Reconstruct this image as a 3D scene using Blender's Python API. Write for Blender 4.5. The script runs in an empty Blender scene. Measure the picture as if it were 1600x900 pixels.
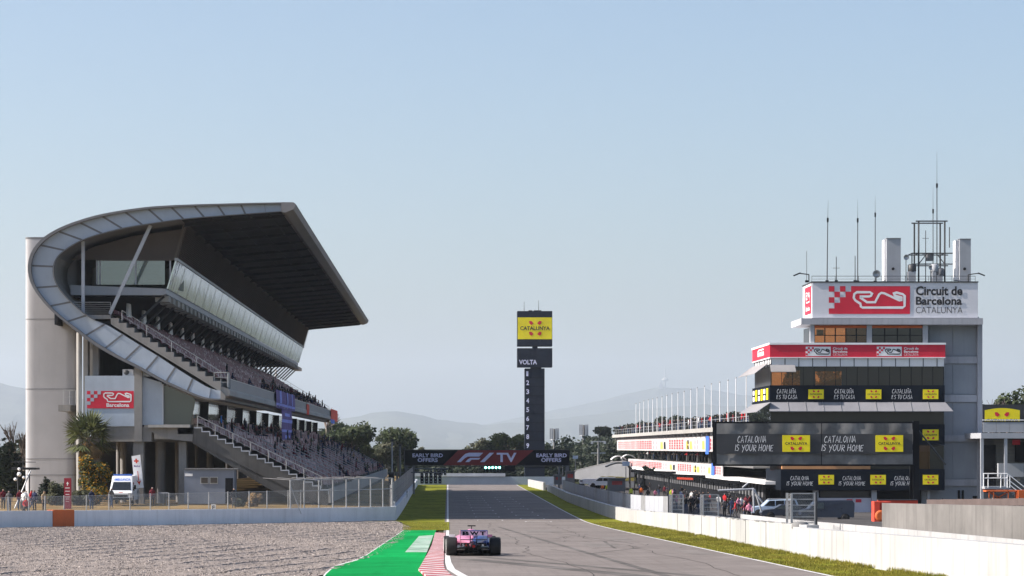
import bpy, math, random
from mathutils import Vector, Matrix
R = math.radians
random.seed(7)
sc = bpy.context.scene
col = sc.collection
# ---------------------------------------------------------------- camera, sky, sun, exposure
HC, F, VX, VY = 7.6, 4000.0, 700.0, 699.0       # eye height, focal length in photo pixels, vanishing point of the straight
cam = bpy.data.objects.new('camera', bpy.data.cameras.new('camera')); col.objects.link(cam)
cam.location = (0, 0, HC); cam.rotation_euler = (R(90), 0, 0)
cam.data.sensor_width = 36; cam.data.lens = 90
cam.data.shift_x = 0.0625; cam.data.shift_y = 249 / 1600
cam.data.clip_start = 0.5; cam.data.clip_end = 60000
sc.camera = cam
SUN = Vector((-1.45, -0.13, 1.0)).normalized()
ELEV = math.asin(SUN.z); AZ = math.atan2(SUN.x, SUN.y)
w = bpy.data.worlds.new('World'); sc.world = w; w.use_nodes = True
nt = w.node_tree; bg = nt.nodes['Background']
sky = nt.nodes.new('ShaderNodeTexSky'); sky.sky_type = 'NISHITA'; sky.sun_disc = False
sky.sun_elevation = ELEV; sky.sun_rotation = AZ
sky.air_density = 1.0; sky.dust_density = 2.4; sky.ozone_density = 2.6; sky.altitude = 100
nt.links.new(sky.outputs[0], bg.inputs[0]); bg.inputs[1].default_value = 0.096
sl = bpy.data.lights.new('sun', 'SUN'); sl.energy = 5.0; sl.angle = R(0.5); sl.color = (1, 0.915, 0.83)
so = bpy.data.objects.new('sun', sl); col.objects.link(so)
so.rotation_euler = SUN.to_track_quat('Z', 'Y').to_euler(); so.location = (-60, 60, 120)
sc.view_settings.view_transform = 'Standard'; sc.view_settings.look = 'None'
sc.view_settings.exposure = 0.9; sc.view_settings.gamma = 1; sc.view_settings.use_curve_mapping = False
sc.cycles.use_denoising = True
sc.cycles.max_bounces = 8; sc.cycles.diffuse_bounces = 3; sc.cycles.glossy_bounces = 3
sc.cycles.transparent_max_bounces = 24; sc.cycles.volume_bounces = 1
sc.cycles.caustics_reflective = False; sc.cycles.caustics_refractive = False

# ---------------------------------------------------------------- helpers
def P(px, py, Y):                                  # photo pixel at distance Y -> point in the place
    return Vector(((px - VX) * Y / F, Y, HC - (py - VY) * Y / F))
def hh(Y):                                          # drop from the eye to the ground
    a = 2.1 + .0202 * Y
    b = 6.63 + .00385 * (min(Y, 560) - 223)
    k = .25
    return -k * math.log(math.exp(-a / k) + math.exp(-b / k)) if a < 40 else b
def gz(Y): return HC - hh(max(Y, -60))
def onground(px, py):                               # pixel of a point on the ground profile -> point
    t = (py - VY) / F; lo, hi = 20, 900
    for _ in range(60):
        m = (lo + hi) / 2
        if hh(m) / m > t: lo = m
        else: hi = m
    return Vector(((px - VX) * lo / F, lo, gz(lo)))

def tag(o, label=None, cat=None, group=None, kind=None):
    if label: o['label'] = label
    if cat: o['category'] = cat
    if group: o['group'] = group
    if kind: o['kind'] = kind
    return o
def thing(name, loc, label, cat, group=None, rz=0.0):
    o = bpy.data.objects.new(name, None); o.empty_display_size = .3
    col.objects.link(o); o.location = loc; o.rotation_euler = (0, 0, rz)
    return tag(o, label, cat, group)
def wloc(o):
    v = Vector((0, 0, 0))
    while o is not None: v = v + o.location; o = o.parent
    return v

class MB:
    """collects faces; build() links them as ONE mesh object"""
    def __init__(s, T=None): s.v, s.f, s.m, s.sm, s.T = [], [], [], [], T
    def add(s, vs, fs, m=0, smooth=False):
        n = len(s.v)
        if s.T: vs = [s.T(*p) for p in vs]
        s.v += [tuple(p) for p in vs]
        for f in fs: s.f.append([n + i for i in f]); s.m.append(m); s.sm.append(smooth)
        return s
    def box(s, x0, x1, y0, y1, z0, z1, m=0):
        if x0 > x1: x0, x1 = x1, x0
        if y0 > y1: y0, y1 = y1, y0
        if z0 > z1: z0, z1 = z1, z0
        return s.add([(x0,y0,z0),(x1,y0,z0),(x1,y1,z0),(x0,y1,z0),(x0,y0,z1),(x1,y0,z1),(x1,y1,z1),(x0,y1,z1)],
              [(0,3,2,1),(4,5,6,7),(0,1,5,4),(1,2,6,5),(2,3,7,6),(3,0,4,7)], m)
    def pbox(s, px0, px1, py0, py1, Y, d, m=0):     # box whose front face fills the pixel rectangle at distance Y, d deep
        a = P(px0, py1, Y); b = P(px1, py0, Y)
        return s.box(a.x, b.x, Y, Y + d, a.z, b.z, m)
    def quad(s, a, b, c, d, m=0): return s.add([a, b, c, d], [(0,1,2,3)], m)
    def prism(s, poly, y0, y1, m=0, smooth=False):  # polygon in x,z pushed along y
        n = len(poly)
        a = sum(poly[i][0]*poly[(i+1)%n][1]-poly[(i+1)%n][0]*poly[i][1] for i in range(n))
        if a < 0: poly = poly[::-1]
        vs = [(x, y0, z) for x, z in poly] + [(x, y1, z) for x, z in poly]
        s.add(vs, [list(range(n)), list(range(2*n-1, n-1, -1))], m)
        return s.add(vs, [((i+1) % n, i, n+i, n+(i+1) % n) for i in range(n)], m, smooth)
    def slab(s, poly, z0, z1, m=0):                 # polygon in x,y pushed along z
        n = len(poly)
        a = sum(poly[i][0]*poly[(i+1)%n][1]-poly[(i+1)%n][0]*poly[i][1] for i in range(n))
        if a < 0: poly = poly[::-1]
        vs = [(x, y, z0) for x, y in poly] + [(x, y, z1) for x, y in poly]
        return s.add(vs, [list(range(n-1, -1, -1)), list(range(n, 2*n))] + [(i, (i+1) % n, n+(i+1) % n, n+i) for i in range(n)], m)
    def tube(s, a, b, r, r2=None, n=8, m=0, smooth=True, cap=True):
        a, b = Vector(a), Vector(b); r2 = r if r2 is None else r2
        d = (b - a); d = d.normalized() if d.length > 1e-9 else Vector((0,0,1))
        u = d.cross(Vector((0,0,1)) if abs(d.z) < .95 else Vector((1,0,0))).normalized(); w_ = d.cross(u)
        vs = [a + (u*math.cos(t)+w_*math.sin(t))*r for t in [2*math.pi*i/n for i in range(n)]] + \
             [b + (u*math.cos(t)+w_*math.sin(t))*r2 for t in [2*math.pi*i/n for i in range(n)]]
        s.add(vs, [(i, (i+1) % n, n+(i+1) % n, n+i) for i in range(n)], m, smooth)
        if cap: s.add(vs, [list(range(n-1, -1, -1)), list(range(n, 2*n))], m)
        return s
    def path(s, pts, r, n=6, m=0):
        for i in range(len(pts)-1):
            ra, rb = (r[i], r[i+1]) if isinstance(r, (list, tuple)) else (r, r)
            s.tube(pts[i], pts[i+1], ra, rb, n, m)
        return s
    def bar(s, a, b, w_, h_, m=0):                  # square bar between two points
        a, b = Vector(a), Vector(b); d = (b - a).normalized()
        u = d.cross(Vector((0,0,1)) if abs(d.z) < .95 else Vector((0,1,0))).normalized(); v = u.cross(d)
        c = [(-1,-1),(1,-1),(1,1),(-1,1)]
        vs = [p + u*(i*w_/2) + v*(j*h_/2) for p in (a, b) for i, j in c]
        return s.add(vs, [(3,2,1,0),(4,5,6,7),(0,1,5,4),(1,2,6,5),(2,3,7,6),(3,0,4,7)], m)
    def loft(s, secs, m=0, smooth=True, closed=True, cap=True):
        n = len(secs[0]); vs = [p for q in secs for p in q]; fs = []
        for k in range(len(secs)-1):
            for i in range(n if closed else n-1):
                j = (i+1) % n
                fs.append((k*n+i, k*n+j, (k+1)*n+j, (k+1)*n+i))
        s.add(vs, fs, m, smooth)
        if cap and closed: s.add(vs, [list(range(n-1, -1, -1)), [(len(secs)-1)*n+i for i in range(n)]], m)
        return s
    def lathe(s, c, prof, axis='z', n=20, m=0, smooth=True):
        c = Vector(c); secs = []
        for r, t in prof:
            q = []
            for i in range(n):
                a = 2*math.pi*i/n; x, y = r*math.cos(a), r*math.sin(a)
                q.append(c + (Vector((x,y,t)) if axis == 'z' else Vector((t,x,y)) if axis == 'x' else Vector((y,t,x))))
            secs.append(q)
        return s.loft(secs, m, smooth)
    def ball(s, c, r, m=0, n=10, k=6, sz=(1,1,1)):
        prof = [(max(.001, math.sin(math.pi*i/k))*r, -math.cos(math.pi*i/k)*r*sz[2]/sz[0]) for i in range(k+1)]
        return s.lathe(c, [(a*sz[0], b*sz[0]) for a, b in prof], 'z', n, m)
    def strip(s, pts, w_, c=0.0, m=0, closed=False):    # flat ribbon with width w in the first two coordinates (use with T)
        n = len(pts); L, Rr = [], []
        for i in range(n):
            p = Vector(pts[i])
            a = Vector(pts[i-1]) if (i > 0 or closed) else p
            b = Vector(pts[(i+1) % n]) if (i < n-1 or closed) else p
            d = (b - a); d = d.normalized() if d.length > 1e-9 else Vector((1,0))
            d1 = (p-a).normalized() if (p-a).length > 1e-9 else d; k = max(.5, abs(d.dot(d1)))
            nn = Vector((-d.y, d.x)) * (w_/2/k)
            L.append(p+nn); Rr.append(p-nn)
        vs = [(q.x, q.y, c) for q in L] + [(q.x, q.y, c) for q in Rr]
        return s.add(vs, [(n+i, n+(i+1) % n, (i+1) % n, i) for i in range(n if closed else n-1)], m)
    def build(s, name, mat, parent=None, world=True):
        me = bpy.data.meshes.new(name)
        off = wloc(parent) if (parent is not None and world) else Vector((0,0,0))
        me.from_pydata([(p[0]-off.x, p[1]-off.y, p[2]-off.z) for p in s.v], [], s.f)
        for mm in (mat if isinstance(mat, (list, tuple)) else [mat]): me.materials.append(mm)
        me.polygons.foreach_set('material_index', s.m); me.polygons.foreach_set('use_smooth', s.sm)
        me.update()
        o = bpy.data.objects.new(name, me); col.objects.link(o)
        if parent is not None: o.parent = parent
        return o
def structure(name, mb, mat): return tag(mb.build(name, mat), kind='structure')
def copy_tree(o, parent=None):
    kids = [c for c in KIDS.get(o.name, o.children)]
    c = o.copy(); col.objects.link(c)
    if parent is not None: c.parent = parent
    for k in kids: copy_tree(k, c)
    return c
KIDS = {}

def plane_T(O, u, v, n):                            # sign plane: a along u, b along v, c out of the face
    O, u, v, n = Vector(O), Vector(u).normalized(), Vector(v).normalized(), Vector(n).normalized()
    return lambda a, b, c=0.0: O + u*a + v*b + n*c
def front_T(px, py, Y): return plane_T(P(px, py, Y), (1,0,0), (0,0,1), (0,-1,0))   # origin lower left, facing the camera side
_font = {}
def text(s, mat, parent, T, a0, b0, w_, h_, c=.012, bold=0.0, shear=0.0, name='lettering'):
    """word fitted into the rectangle a0,b0,w,h of the sign plane T"""
    k = (s, bold, shear)
    if k not in _font:
        cu = bpy.data.curves.new('t', 'FONT'); cu.body = s; cu.size = 1; cu.offset = bold; cu.shear = shear; cu.resolution_u = 3
        ob = bpy.data.objects.new('t', cu); col.objects.link(ob)
        dg = bpy.context.evaluated_depsgraph_get(); dg.update()
        me = bpy.data.meshes.new_from_object(ob.evaluated_get(dg))
        _font[k] = ([tuple(v.co) for v in me.vertices], [list(p.vertices) for p in me.polygons])
        bpy.data.objects.remove(ob); bpy.data.curves.remove(cu); bpy.data.meshes.remove(me)
    vs, fs = _font[k]
    x0 = min(v[0] for v in vs); x1 = max(v[0] for v in vs); y0 = min(v[1] for v in vs); y1 = max(v[1] for v in vs)
    m = MB(T)
    m.add([(a0+(v[0]-x0)/(x1-x0)*w_, b0+(v[1]-y0)/(y1-y0)*h_, c) for v in vs], fs)
    return m.build(name, mat, parent)
STROKES = {  # hand drawn capitals on a 1 x 1.6 box
 'A': [[(0,0),(.45,1.6),(.85,0)],[(.12,.55),(.8,.6)]], 'C': [[(.85,1.35),(.5,1.6),(.1,1.1),(.05,.5),(.4,0),(.85,.25)]],
 'T': [[(0,1.5),(1,1.62)],[(.5,1.55),(.42,0)]], 'L': [[(.1,1.6),(.05,.05),(.8,.12)]], 'O': [[(.5,1.6),(.1,1.2),(.05,.4),(.4,0),(.8,.4),(.85,1.2),(.5,1.6)]],
 'N': [[(.05,0),(.1,1.5),(.75,.1),(.85,1.65)]], 'I': [[(.35,1.6),(.3,0)]], 'S': [[(.85,1.4),(.4,1.6),(.12,1.2),(.75,.6),(.6,.1),(.05,.15)]],
 'Y': [[(.05,1.6),(.35,.8),(.8,1.3)],[(.9,1.65),(.5,.5),(.25,-.25)]], 'U': [[(.08,1.6),(.05,.4),(.35,0),(.75,.3),(.85,1.6)]],
 'R': [[(.1,0),(.1,1.6),(.7,1.5),(.75,1.0),(.15,.8),(.85,0)]], 'H': [[(.1,1.6),(.05,0)],[(.8,1.65),(.75,0)],[(.05,.75),(.9,.9)]],
 'M': [[(0,0),(.15,1.6),(.45,.6),(.8,1.6),(.95,0)]], 'E': [[(.8,1.55),(.15,1.45),(.1,.05),(.8,.1)],[(.1,.8),(.65,.85)]],
 'G': [[(.85,1.35),(.4,1.6),(.05,.9),(.15,.2),(.6,0),(.8,.65),(.45,.65)]], 'Ñ': [[(.05,0),(.1,1.5),(.75,.1),(.85,1.65)],[(.2,1.85),(.4,2.0),(.55,1.85),(.75,2.0)]],
 "'": [[(.4,1.7),(.3,1.3)]], ' ': []}
def brush(s, mat, parent, T, a0, b0, w_, h_, lw=.13, c=.012):
    rnd = random.Random(s); m = MB(T); adv = 1.12; x = 0; tot = sum(.5 if ch in " I'" else adv for ch in s)
    kx = w_/tot; ky = h_/1.6
    for ch in s:
        dy = rnd.uniform(-.08, .08)
        for st in STROKES[ch]:
            pts = [(a0+(x+p[0]+p[1]*.12)*kx, b0+(p[1]+dy)*ky) for p in st]
            # width follows the smaller scale
            m.strip(pts, lw*min(kx*1.35, ky), c)
        x += .5 if ch in " I'" else adv
    return m.build('lettering', mat, parent)

# ---------------------------------------------------------------- materials (all procedural)
def mat(name, c, rough=.75, var=.12, scale=1.5, metal=0.0, bump=0.0, streak=0.0, spec=.4, c2=None, big=.08, bscale=None, detail=5, sdir=(1,1,.07)):
    m = bpy.data.materials.new(name); m.use_nodes = True; n = m.node_tree.nodes; l = m.node_tree.links
    b = n['Principled BSDF']; b.inputs['Roughness'].default_value = rough; b.inputs['Metallic'].default_value = metal
    b.inputs['Specular IOR Level'].default_value = spec
    tc = n.new('ShaderNodeTexCoord')
    def noise(sc_, stretch=None, det=detail):
        nz = n.new('ShaderNodeTexNoise'); nz.inputs['Scale'].default_value = sc_; nz.inputs['Detail'].default_value = det; nz.inputs['Roughness'].default_value = .65
        if stretch:
            mp = n.new('ShaderNodeMapping'); mp.inputs['Scale'].default_value = stretch
            l.new(tc.outputs['Object'], mp.inputs[0]); l.new(mp.outputs[0], nz.inputs[0])
        else: l.new(tc.outputs['Object'], nz.inputs[0])
        return nz
    def ramp(nz, lo=.3, hi=.7):
        r = n.new('ShaderNodeMapRange'); r.inputs[1].default_value = lo; r.inputs[2].default_value = hi; l.new(nz.outputs[0], r.inputs[0]); return r
    def mix(fac, a, bb):
        x = n.new('ShaderNodeMix'); x.data_type = 'RGBA'
        l.new(fac, x.inputs[0])
        for k, v in ((6, a), (7, bb)):
            if hasattr(v, 'is_linked'): l.new(v, x.inputs[k])
            else: x.inputs[k].default_value = (*v, 1)
        return x.outputs[2]
    lo = tuple(max(0, k*(1-var)) for k in c); hi = tuple(min(1, k*(1+var)) for k in c) if c2 is None else c2
    nz = noise(scale)
    cc = mix(ramp(nz).outputs[0], lo, hi)
    if big > 0:
        nb = noise(scale*.13, det=3); r = ramp(nb)
        g = n.new('ShaderNodeHueSaturation'); mr = n.new('ShaderNodeMapRange'); mr.inputs[3].default_value = 1-big*1.5; mr.inputs[4].default_value = 1+big*1.5
        l.new(r.outputs[0], mr.inputs[0]); l.new(mr.outputs[0], g.inputs['Value']); l.new(cc, g.inputs['Color']); cc = g.outputs[0]
    if streak > 0:
        ns = noise(2.2, sdir, 4); r = ramp(ns, .5, .75)
        mu = n.new('ShaderNodeMath'); mu.operation = 'MULTIPLY'; mu.inputs[1].default_value = streak; l.new(r.outputs[0], mu.inputs[0])
        cc = mix(mu.outputs[0], cc, tuple(k*.35 for k in c))
    l.new(cc, b.inputs['Base Color'])
    rr = n.new('ShaderNodeMapRange'); rr.inputs[3].default_value = max(.02, rough-.08); rr.inputs[4].default_value = min(1, rough+.08)
    l.new(nz.outputs[0], rr.inputs[0]); l.new(rr.outputs[0], b.inputs['Roughness'])
    if bump > 0:
        nb2 = noise(bscale or scale*4); bp = n.new('ShaderNodeBump'); bp.inputs['Strength'].default_value = bump; bp.inputs['Distance'].default_value = .05
        l.new(nb2.outputs[0], bp.inputs['Height']); l.new(bp.outputs[0], b.inputs['Normal'])
    return m
def leafmat(name, a, b_, c=None, scale=.35):
    m = mat(name, a, .6, 0, scale, c2=b_, big=.25, spec=.25); n = m.node_tree.nodes; l = m.node_tree.links
    pb = n['Principled BSDF']; src = pb.inputs['Base Color'].links[0].from_socket
    geo = n.new('ShaderNodeNewGeometry'); hs = n.new('ShaderNodeHueSaturation'); mr = n.new('ShaderNodeMapRange')
    mr.inputs[3].default_value = .55; mr.inputs[4].default_value = 1.5
    l.new(geo.outputs['Random Per Island'], mr.inputs[0]); l.new(mr.outputs[0], hs.inputs['Value']); l.new(src, hs.inputs['Color'])
    last = hs.outputs[0]
    if c:
        cm = n.new('ShaderNodeMath'); cm.operation = 'GREATER_THAN'; cm.inputs[1].default_value = .72
        ml = n.new('ShaderNodeMath'); ml.operation = 'FRACT'; mx = n.new('ShaderNodeMath'); mx.operation = 'MULTIPLY'; mx.inputs[1].default_value = 37.7
        l.new(geo.outputs['Random Per Island'], mx.inputs[0]); l.new(mx.outputs[0], ml.inputs[0]); l.new(ml.outputs[0], cm.inputs[0])
        x = n.new('ShaderNodeMix'); x.data_type = 'RGBA'; l.new(cm.outputs[0], x.inputs[0]); l.new(last, x.inputs[6]); x.inputs[7].default_value = (*c, 1); last = x.outputs[2]
    l.new(last, pb.inputs['Base Color'])
    tr = n.new('ShaderNodeBsdfTranslucent'); l.new(last, tr.inputs[0]); ms = n.new('ShaderNodeMixShader'); ms.inputs[0].default_value = .3
    l.new(pb.outputs[0], ms.inputs[1]); l.new(tr.outputs[0], ms.inputs[2]); l.new(ms.outputs[0], n['Material Output'].inputs[0])
    return m
def glassmat(name, tint, refl=.25, thru=.4, dark=(.02,.025,.03), wob=0.0, rough=.02):
    """a window pane: part mirror, part tinted see-through, part dark body"""
    m = bpy.data.materials.new(name); m.use_nodes = True; n = m.node_tree.nodes; l = m.node_tree.links
    b = n['Principled BSDF']; b.inputs['Base Color'].default_value = (*dark, 1); b.inputs['Roughness'].default_value = .3
    g = n.new('ShaderNodeBsdfGlossy'); g.inputs['Roughness'].default_value = rough; g.inputs['Color'].default_value = (.9,.93,.95,1)
    t = n.new('ShaderNodeBsdfTransparent'); t.inputs[0].default_value = (*tint, 1)
    a1 = n.new('ShaderNodeMixShader'); a1.inputs[0].default_value = thru; l.new(b.outputs[0], a1.inputs[1]); l.new(t.outputs[0], a1.inputs[2])
    a2 = n.new('ShaderNodeMixShader'); lw = n.new('ShaderNodeLayerWeight'); lw.inputs[0].default_value = .35
    ad = n.new('ShaderNodeMath'); ad.operation = 'MULTIPLY_ADD'; ad.inputs[1].default_value = .3; ad.inputs[2].default_value = refl; ad.use_clamp = True
    l.new(lw.outputs['Fresnel'], ad.inputs[0]); l.new(ad.outputs[0], a2.inputs[0])
    l.new(a1.outputs[0], a2.inputs[1]); l.new(g.outputs[0], a2.inputs[2]); l.new(a2.outputs[0], n['Material Output'].inputs[0])
    if wob > 0:
        tc = n.new('ShaderNodeTexCoord'); nz = n.new('ShaderNodeTexNoise'); nz.inputs['Scale'].default_value = .6; nz.inputs['Detail'].default_value = 2
        bp = n.new('ShaderNodeBump'); bp.inputs['Strength'].default_value = wob; bp.inputs['Distance'].default_value = .1
        l.new(tc.outputs['Object'], nz.inputs[0]); l.new(nz.outputs[0], bp.inputs['Height']); l.new(bp.outputs[0], g.inputs['Normal'])
    return m
def meshmat(name, c, cell=.08, fill=.18):
    """woven wire: thin wires with clear gaps, repeated on the object's own metres"""
    m = mat(name, c, .5, .1, 3, metal=.6); n = m.node_tree.nodes; l = m.node_tree.links
    tc = n.new('ShaderNodeTexCoord'); sp = n.new('ShaderNodeSeparateXYZ'); l.new(tc.outputs['Object'], sp.inputs[0])
    def mt(op, *a):
        x = n.new('ShaderNodeMath'); x.operation = op
        for i, v in enumerate(a):
            if isinstance(v, (int, float)): x.inputs[i].default_value = v
            else: l.new(v, x.inputs[i])
        return x.outputs[0]
    h = mt('ADD', sp.outputs[0], sp.outputs[1])
    d1 = mt('LESS_THAN', mt('FRACT', mt('DIVIDE', mt('ADD', h, sp.outputs[2]), cell)), fill)
    d2 = mt('LESS_THAN', mt('FRACT', mt('DIVIDE', mt('SUBTRACT', h, sp.outputs[2]), cell)), fill)
    f = mt('MAXIMUM', d1, d2)
    t = n.new('ShaderNodeBsdfTransparent'); ms = n.new('ShaderNodeMixShader')
    l.new(f, ms.inputs[0]); l.new(t.outputs[0], ms.inputs[1]); l.new(n['Principled BSDF'].outputs[0], ms.inputs[2]); l.new(ms.outputs[0], n['Material Output'].inputs[0])
    return m
def emit(name, c, s):
    m = bpy.data.materials.new(name); m.use_nodes = True; b = m.node_tree.nodes['Principled BSDF']
    b.inputs['Base Color'].default_value = (*c, 1); b.inputs['Emission Color'].default_value = (*c, 1); b.inputs['Emission Strength'].default_value = s
    return m
K = dict(
 asphalt=mat('asphalt', (0.189,0.168,0.1579), .95, .10, 1.2, bump=.25, bscale=30, big=.10, spec=.03, streak=.22, sdir=(2.2,.035,1)),
 lane=mat('lane_asphalt', (0.0825,0.07875,0.07875), .95, .15, .8, big=.12, spec=.04),
 gravel=mat('gravel_stone', (0.1344,0.1134,0.1008), .95, .0, 16, c2=(0.3864,0.336,0.3066), big=.10, spec=.03),
 soil=mat('dry_soil', (.075,.075,.05), .98, .3, .3, c2=(.055,.07,.03), big=.2, spec=.02),
 drygrass=mat('dry_grass', (0.2244,0.1571,0.06732), .95, .3, .6, c2=(0.3142,0.2094,0.08976), big=.2, spec=.1),
 verge=mat('verge_grass', (0.1144,0.1276,0.01232), .98, .3, 1.8, c2=(.245,.245,.03), big=.22, spec=.02, bump=.6, bscale=9),
 white=mat('white_paint', (.74,.74,.73), .7, .05, .9, streak=.12, big=.05),
 wallwhite=mat('wall_white', (.385,.385,.385), .75, .07, .8, streak=.5, big=.10, bump=.2),
 line=mat('line_white', (0.576,0.568,0.552), .8, .1, 3, big=.05),
 red=mat('red_paint', (.52,.035,.05), .6, .1, 2, big=.06),
 kerbred=mat('kerb_red', (0.34,0.0255,0.0425), .8, .2, 3, c2=(0.476,0.102,0.119), big=.1, streak=.3, sdir=(1.5,.1,1), spec=.1),
 kerbwhite=mat('kerb_white', (0.493,0.425,0.4165), .8, .12, 3, c2=(0.612,0.5695,0.561), big=.08, streak=.3, sdir=(1.5,.1,1), spec=.1),
 green=mat('green_paint', (0.00255,0.2295,0.051), .95, .12, .8, c2=(0.0051,0.289,0.07225), big=.16, bump=.1, bscale=25, spec=.03, streak=.3, sdir=(1.2,.06,1)),
 orange=mat('orange_paint', (0.578,0.119,0.0255), .7, .1, 1.5, streak=.2),
 conc=mat('concrete', (0.2574,0.2496,0.2418), .9, .12, .7, streak=.3, big=.12, bump=.15),
 concl=mat('pale_concrete', (0.3588,0.351,0.3354), .9, .09, .6, streak=.22, big=.08, bump=.12),
 concd=mat('grey_concrete', (0.18,0.18,0.18), .9, .12, .7, streak=.3, big=.12),
 clad=mat('blue_grey_cladding', (.38,.44,.52), .5, .07, .8, streak=.1, big=.06, spec=.4),
 cladl=mat('grey_cladding', (0.374,0.391,0.425), .55, .06, .8, streak=.12, big=.06),
 flange=mat('roof_flange', (0.15,0.1537,0.165), .6, .08, 1, big=.05),
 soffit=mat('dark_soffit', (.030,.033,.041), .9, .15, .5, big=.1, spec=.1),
 louvre=mat('brown_louvre', (0.1275,0.1087,0.1013), .6, .1, .8),
 brown=mat('brown_panel', (0.088,0.076,0.072), .7, .1, .6),
 dark=mat('dark_steel', (.035,.037,.042), .5, .15, 2, spec=.4),
 black=mat('black_panel', (.010,.011,.014), .7, .1, 2, spec=.08),
 navy=mat('navy_board', (.018,.023,.038), .7, .12, 1.2, spec=.08),
 steel=mat('galvanised_steel', (0.391,0.3995,0.408), .45, .1, 2, metal=.5),
 paint=mat('grey_steel_paint', (.42,.45,.50), .5, .06, 2),
 seatr=mat('maroon_seat', (0.119,0.0187,0.02975), .6, .2, .4, c2=(0.17,0.03825,0.04675)),
 seatw=mat('pale_seat', (.36,.245,.26), .55, .12, .5),
 yellow=mat('yellow_sign', (.92,.76,.01), .6, .05, 1.5),
 signred=mat('sign_red', (.66,.02,.05), .5, .06, 1.5),
 signwhite=mat('sign_white', (.86,.86,.87), .5, .03, 1.5),
 ink=mat('black_ink', (.02,.02,.025), .6, .05, 2),
 bannerd=mat('dark_banner_cloth', (.010,.014,.022), .8, .15, .6, big=.1, spec=.06),
 meshb=mat('grey_banner_cloth', (.12,.12,.122), .7, .2, .35, c2=(.24,.24,.235), big=.2, streak=.25),
 blue=mat('blue_cloth', (.05,.16,.62), .7, .1, 2), purple=mat('purple_cloth', (.07,.045,.20), .75, .25, 1.5, c2=(.14,.08,.30)),
 flagred=mat('red_cloth', (.62,.06,.03), .75, .12, 2),
 tyre=mat('tyre_rubber', (.012,.012,.013), .7, .1, 6), rim=mat('dark_rim', (.08,.08,.085), .35, .1, 4, metal=.7),
 carglass=mat('car_glass', (.012,.014,.017), .06, .05, 2, spec=.8),
 pink=mat('pink_livery', (.40,.14,.24), .3, .04, 3, spec=.6), carblue=mat('blue_livery', (.035,.07,.28), .3, .06, 3, spec=.6),
 carbon=mat('carbon', (.014,.014,.016), .4, .1, 6),
 bluepaint=mat('pale_blue_paint', (.42,.52,.66), .3, .05, 2, spec=.6), darkpaint=mat('dark_blue_paint', (.018,.024,.045), .3, .1, 2, spec=.6),
 vanwhite=mat('van_white', (.74,.76,.79), .35, .04, 2, spec=.5),
 bark=mat('bark', (.11,.085,.065), .95, .25, 3, bump=.4), barkpale=mat('pale_bark', (0.204,0.17,0.153), .95, .2, 3),
 pine=leafmat('pine_leaves', (0.02975,0.04675,0.0187), (0.06375,0.08075,0.034)), pale=leafmat('pale_leaves', (.075,.09,.05), (.13,.125,.08)),
 grove=leafmat('grove_leaves', (0.0238,0.0357,0.0221), (0.04675,0.0595,0.03825)),
 bushy=leafmat('bush_leaves', (.05,.07,.02), (.10,.10,.03), (.42,.22,.02)), palmm=leafmat('palm_leaves', (.07,.095,.035), (.15,.16,.07)),
 thatch=mat('dead_fronds', (.24,.15,.06), .95, .3, 4), conifer=leafmat('conifer_leaves', (.012,.022,.015), (.03,.04,.025)),
 grass=leafmat('grass_blades', (.19,.21,.03), (.42,.34,.07), None, 1.5),
 hill=mat('hill_scrub', (.07,.085,.06), .95, .3, .01, c2=(.12,.12,.09), big=.2, spec=.05),
 wire=meshmat('chain_link', (.36,.37,.38), .075, .16), wired=meshmat('dark_mesh', (.10,.105,.11), .075, .34),
 orangeglass=glassmat('amber_glass', (1,.76,.55), .05, .88, (.12,.06,.03)),
 darkglass=glassmat('dark_glass', (.5,.38,.30), .035, .2, (.018,.015,.014)),
 mirror=glassmat('mirror_glass', (.6,.75,.75), .62, .1, (.06,.085,.09), wob=.08),
 boxglass=glassmat('green_glass', (.72,.82,.78), .16, .45, (.22,.28,.265)),
 greenglass=glassmat('dull_green_glass', (.4,.5,.45), .10, .15, (.055,.075,.07)),
 lamp=emit('start_light', (.25,1,.75), 6.0),
 f1red=mat('gantry_red', (.21,.018,.018), .5, .05, 1), lilac=mat('lilac_letters', (.70,.70,.90), .5, .03, 2),
)
# ---------------------------------------------------------------- ground, straight, pit lane, gravel
YS = [-60, -20, 20, 45] + list(range(60, 300, 8)) + list(range(300, 600, 20)) + [700, 1000, 2000, 4000, 8000, 16000, 27000, 50000]
def sheet(name, edges, dz, m, kind='structure'):
    """strip of ground: edges(Y) -> (left x, right x)"""
    mb = MB()
    rows = [(Y, *edges(Y)) for Y in YS if edges(Y)]
    for (Y0, a0, b0), (Y1, a1, b1) in zip(rows, rows[1:]):
        mb.quad((a0, Y0, gz(Y0)+dz), (b0, Y0, gz(Y0)+dz), (b1, Y1, gz(Y1)+dz), (a1, Y1, gz(Y1)+dz))
    return tag(mb.build(name, m), kind=kind)
def lerp(pts, t):
    if t <= pts[0][0]: return pts[0][1]
    for (a, b), (c, d) in zip(pts, pts[1:]):
        if t <= c: return b + (d-b)*(t-a)/(c-a)
    return pts[-1][1]
RX = [(-60, 10.0), (70, 10.4), (107, 10.75), (223, 11.9), (244, 12.2), (517, 14.2), (560, 14.6)]      # right edge of the track
LX = [(-60, 4.0), (62, 1.0), (70, .38), (76, .16), (84, .06), (94, .02), (560, 0)]                                  # left edge
WR = [(-60, 13.0), (68, 13.3), (90, 13.1), (110, 13.3), (134, 14.2), (165, 14.8), (206, 15.2), (330, 15.4), (439, 17.0)]  # right wall foot
rx = lambda Y: lerp(RX, Y); lx = lambda Y: lerp(LX, Y); wr = lambda Y: lerp(WR, Y)
sheet('ground', lambda Y: (-3000-Y, 3000+Y), -.06, K['soil'])
ROAD_END = 530
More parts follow.
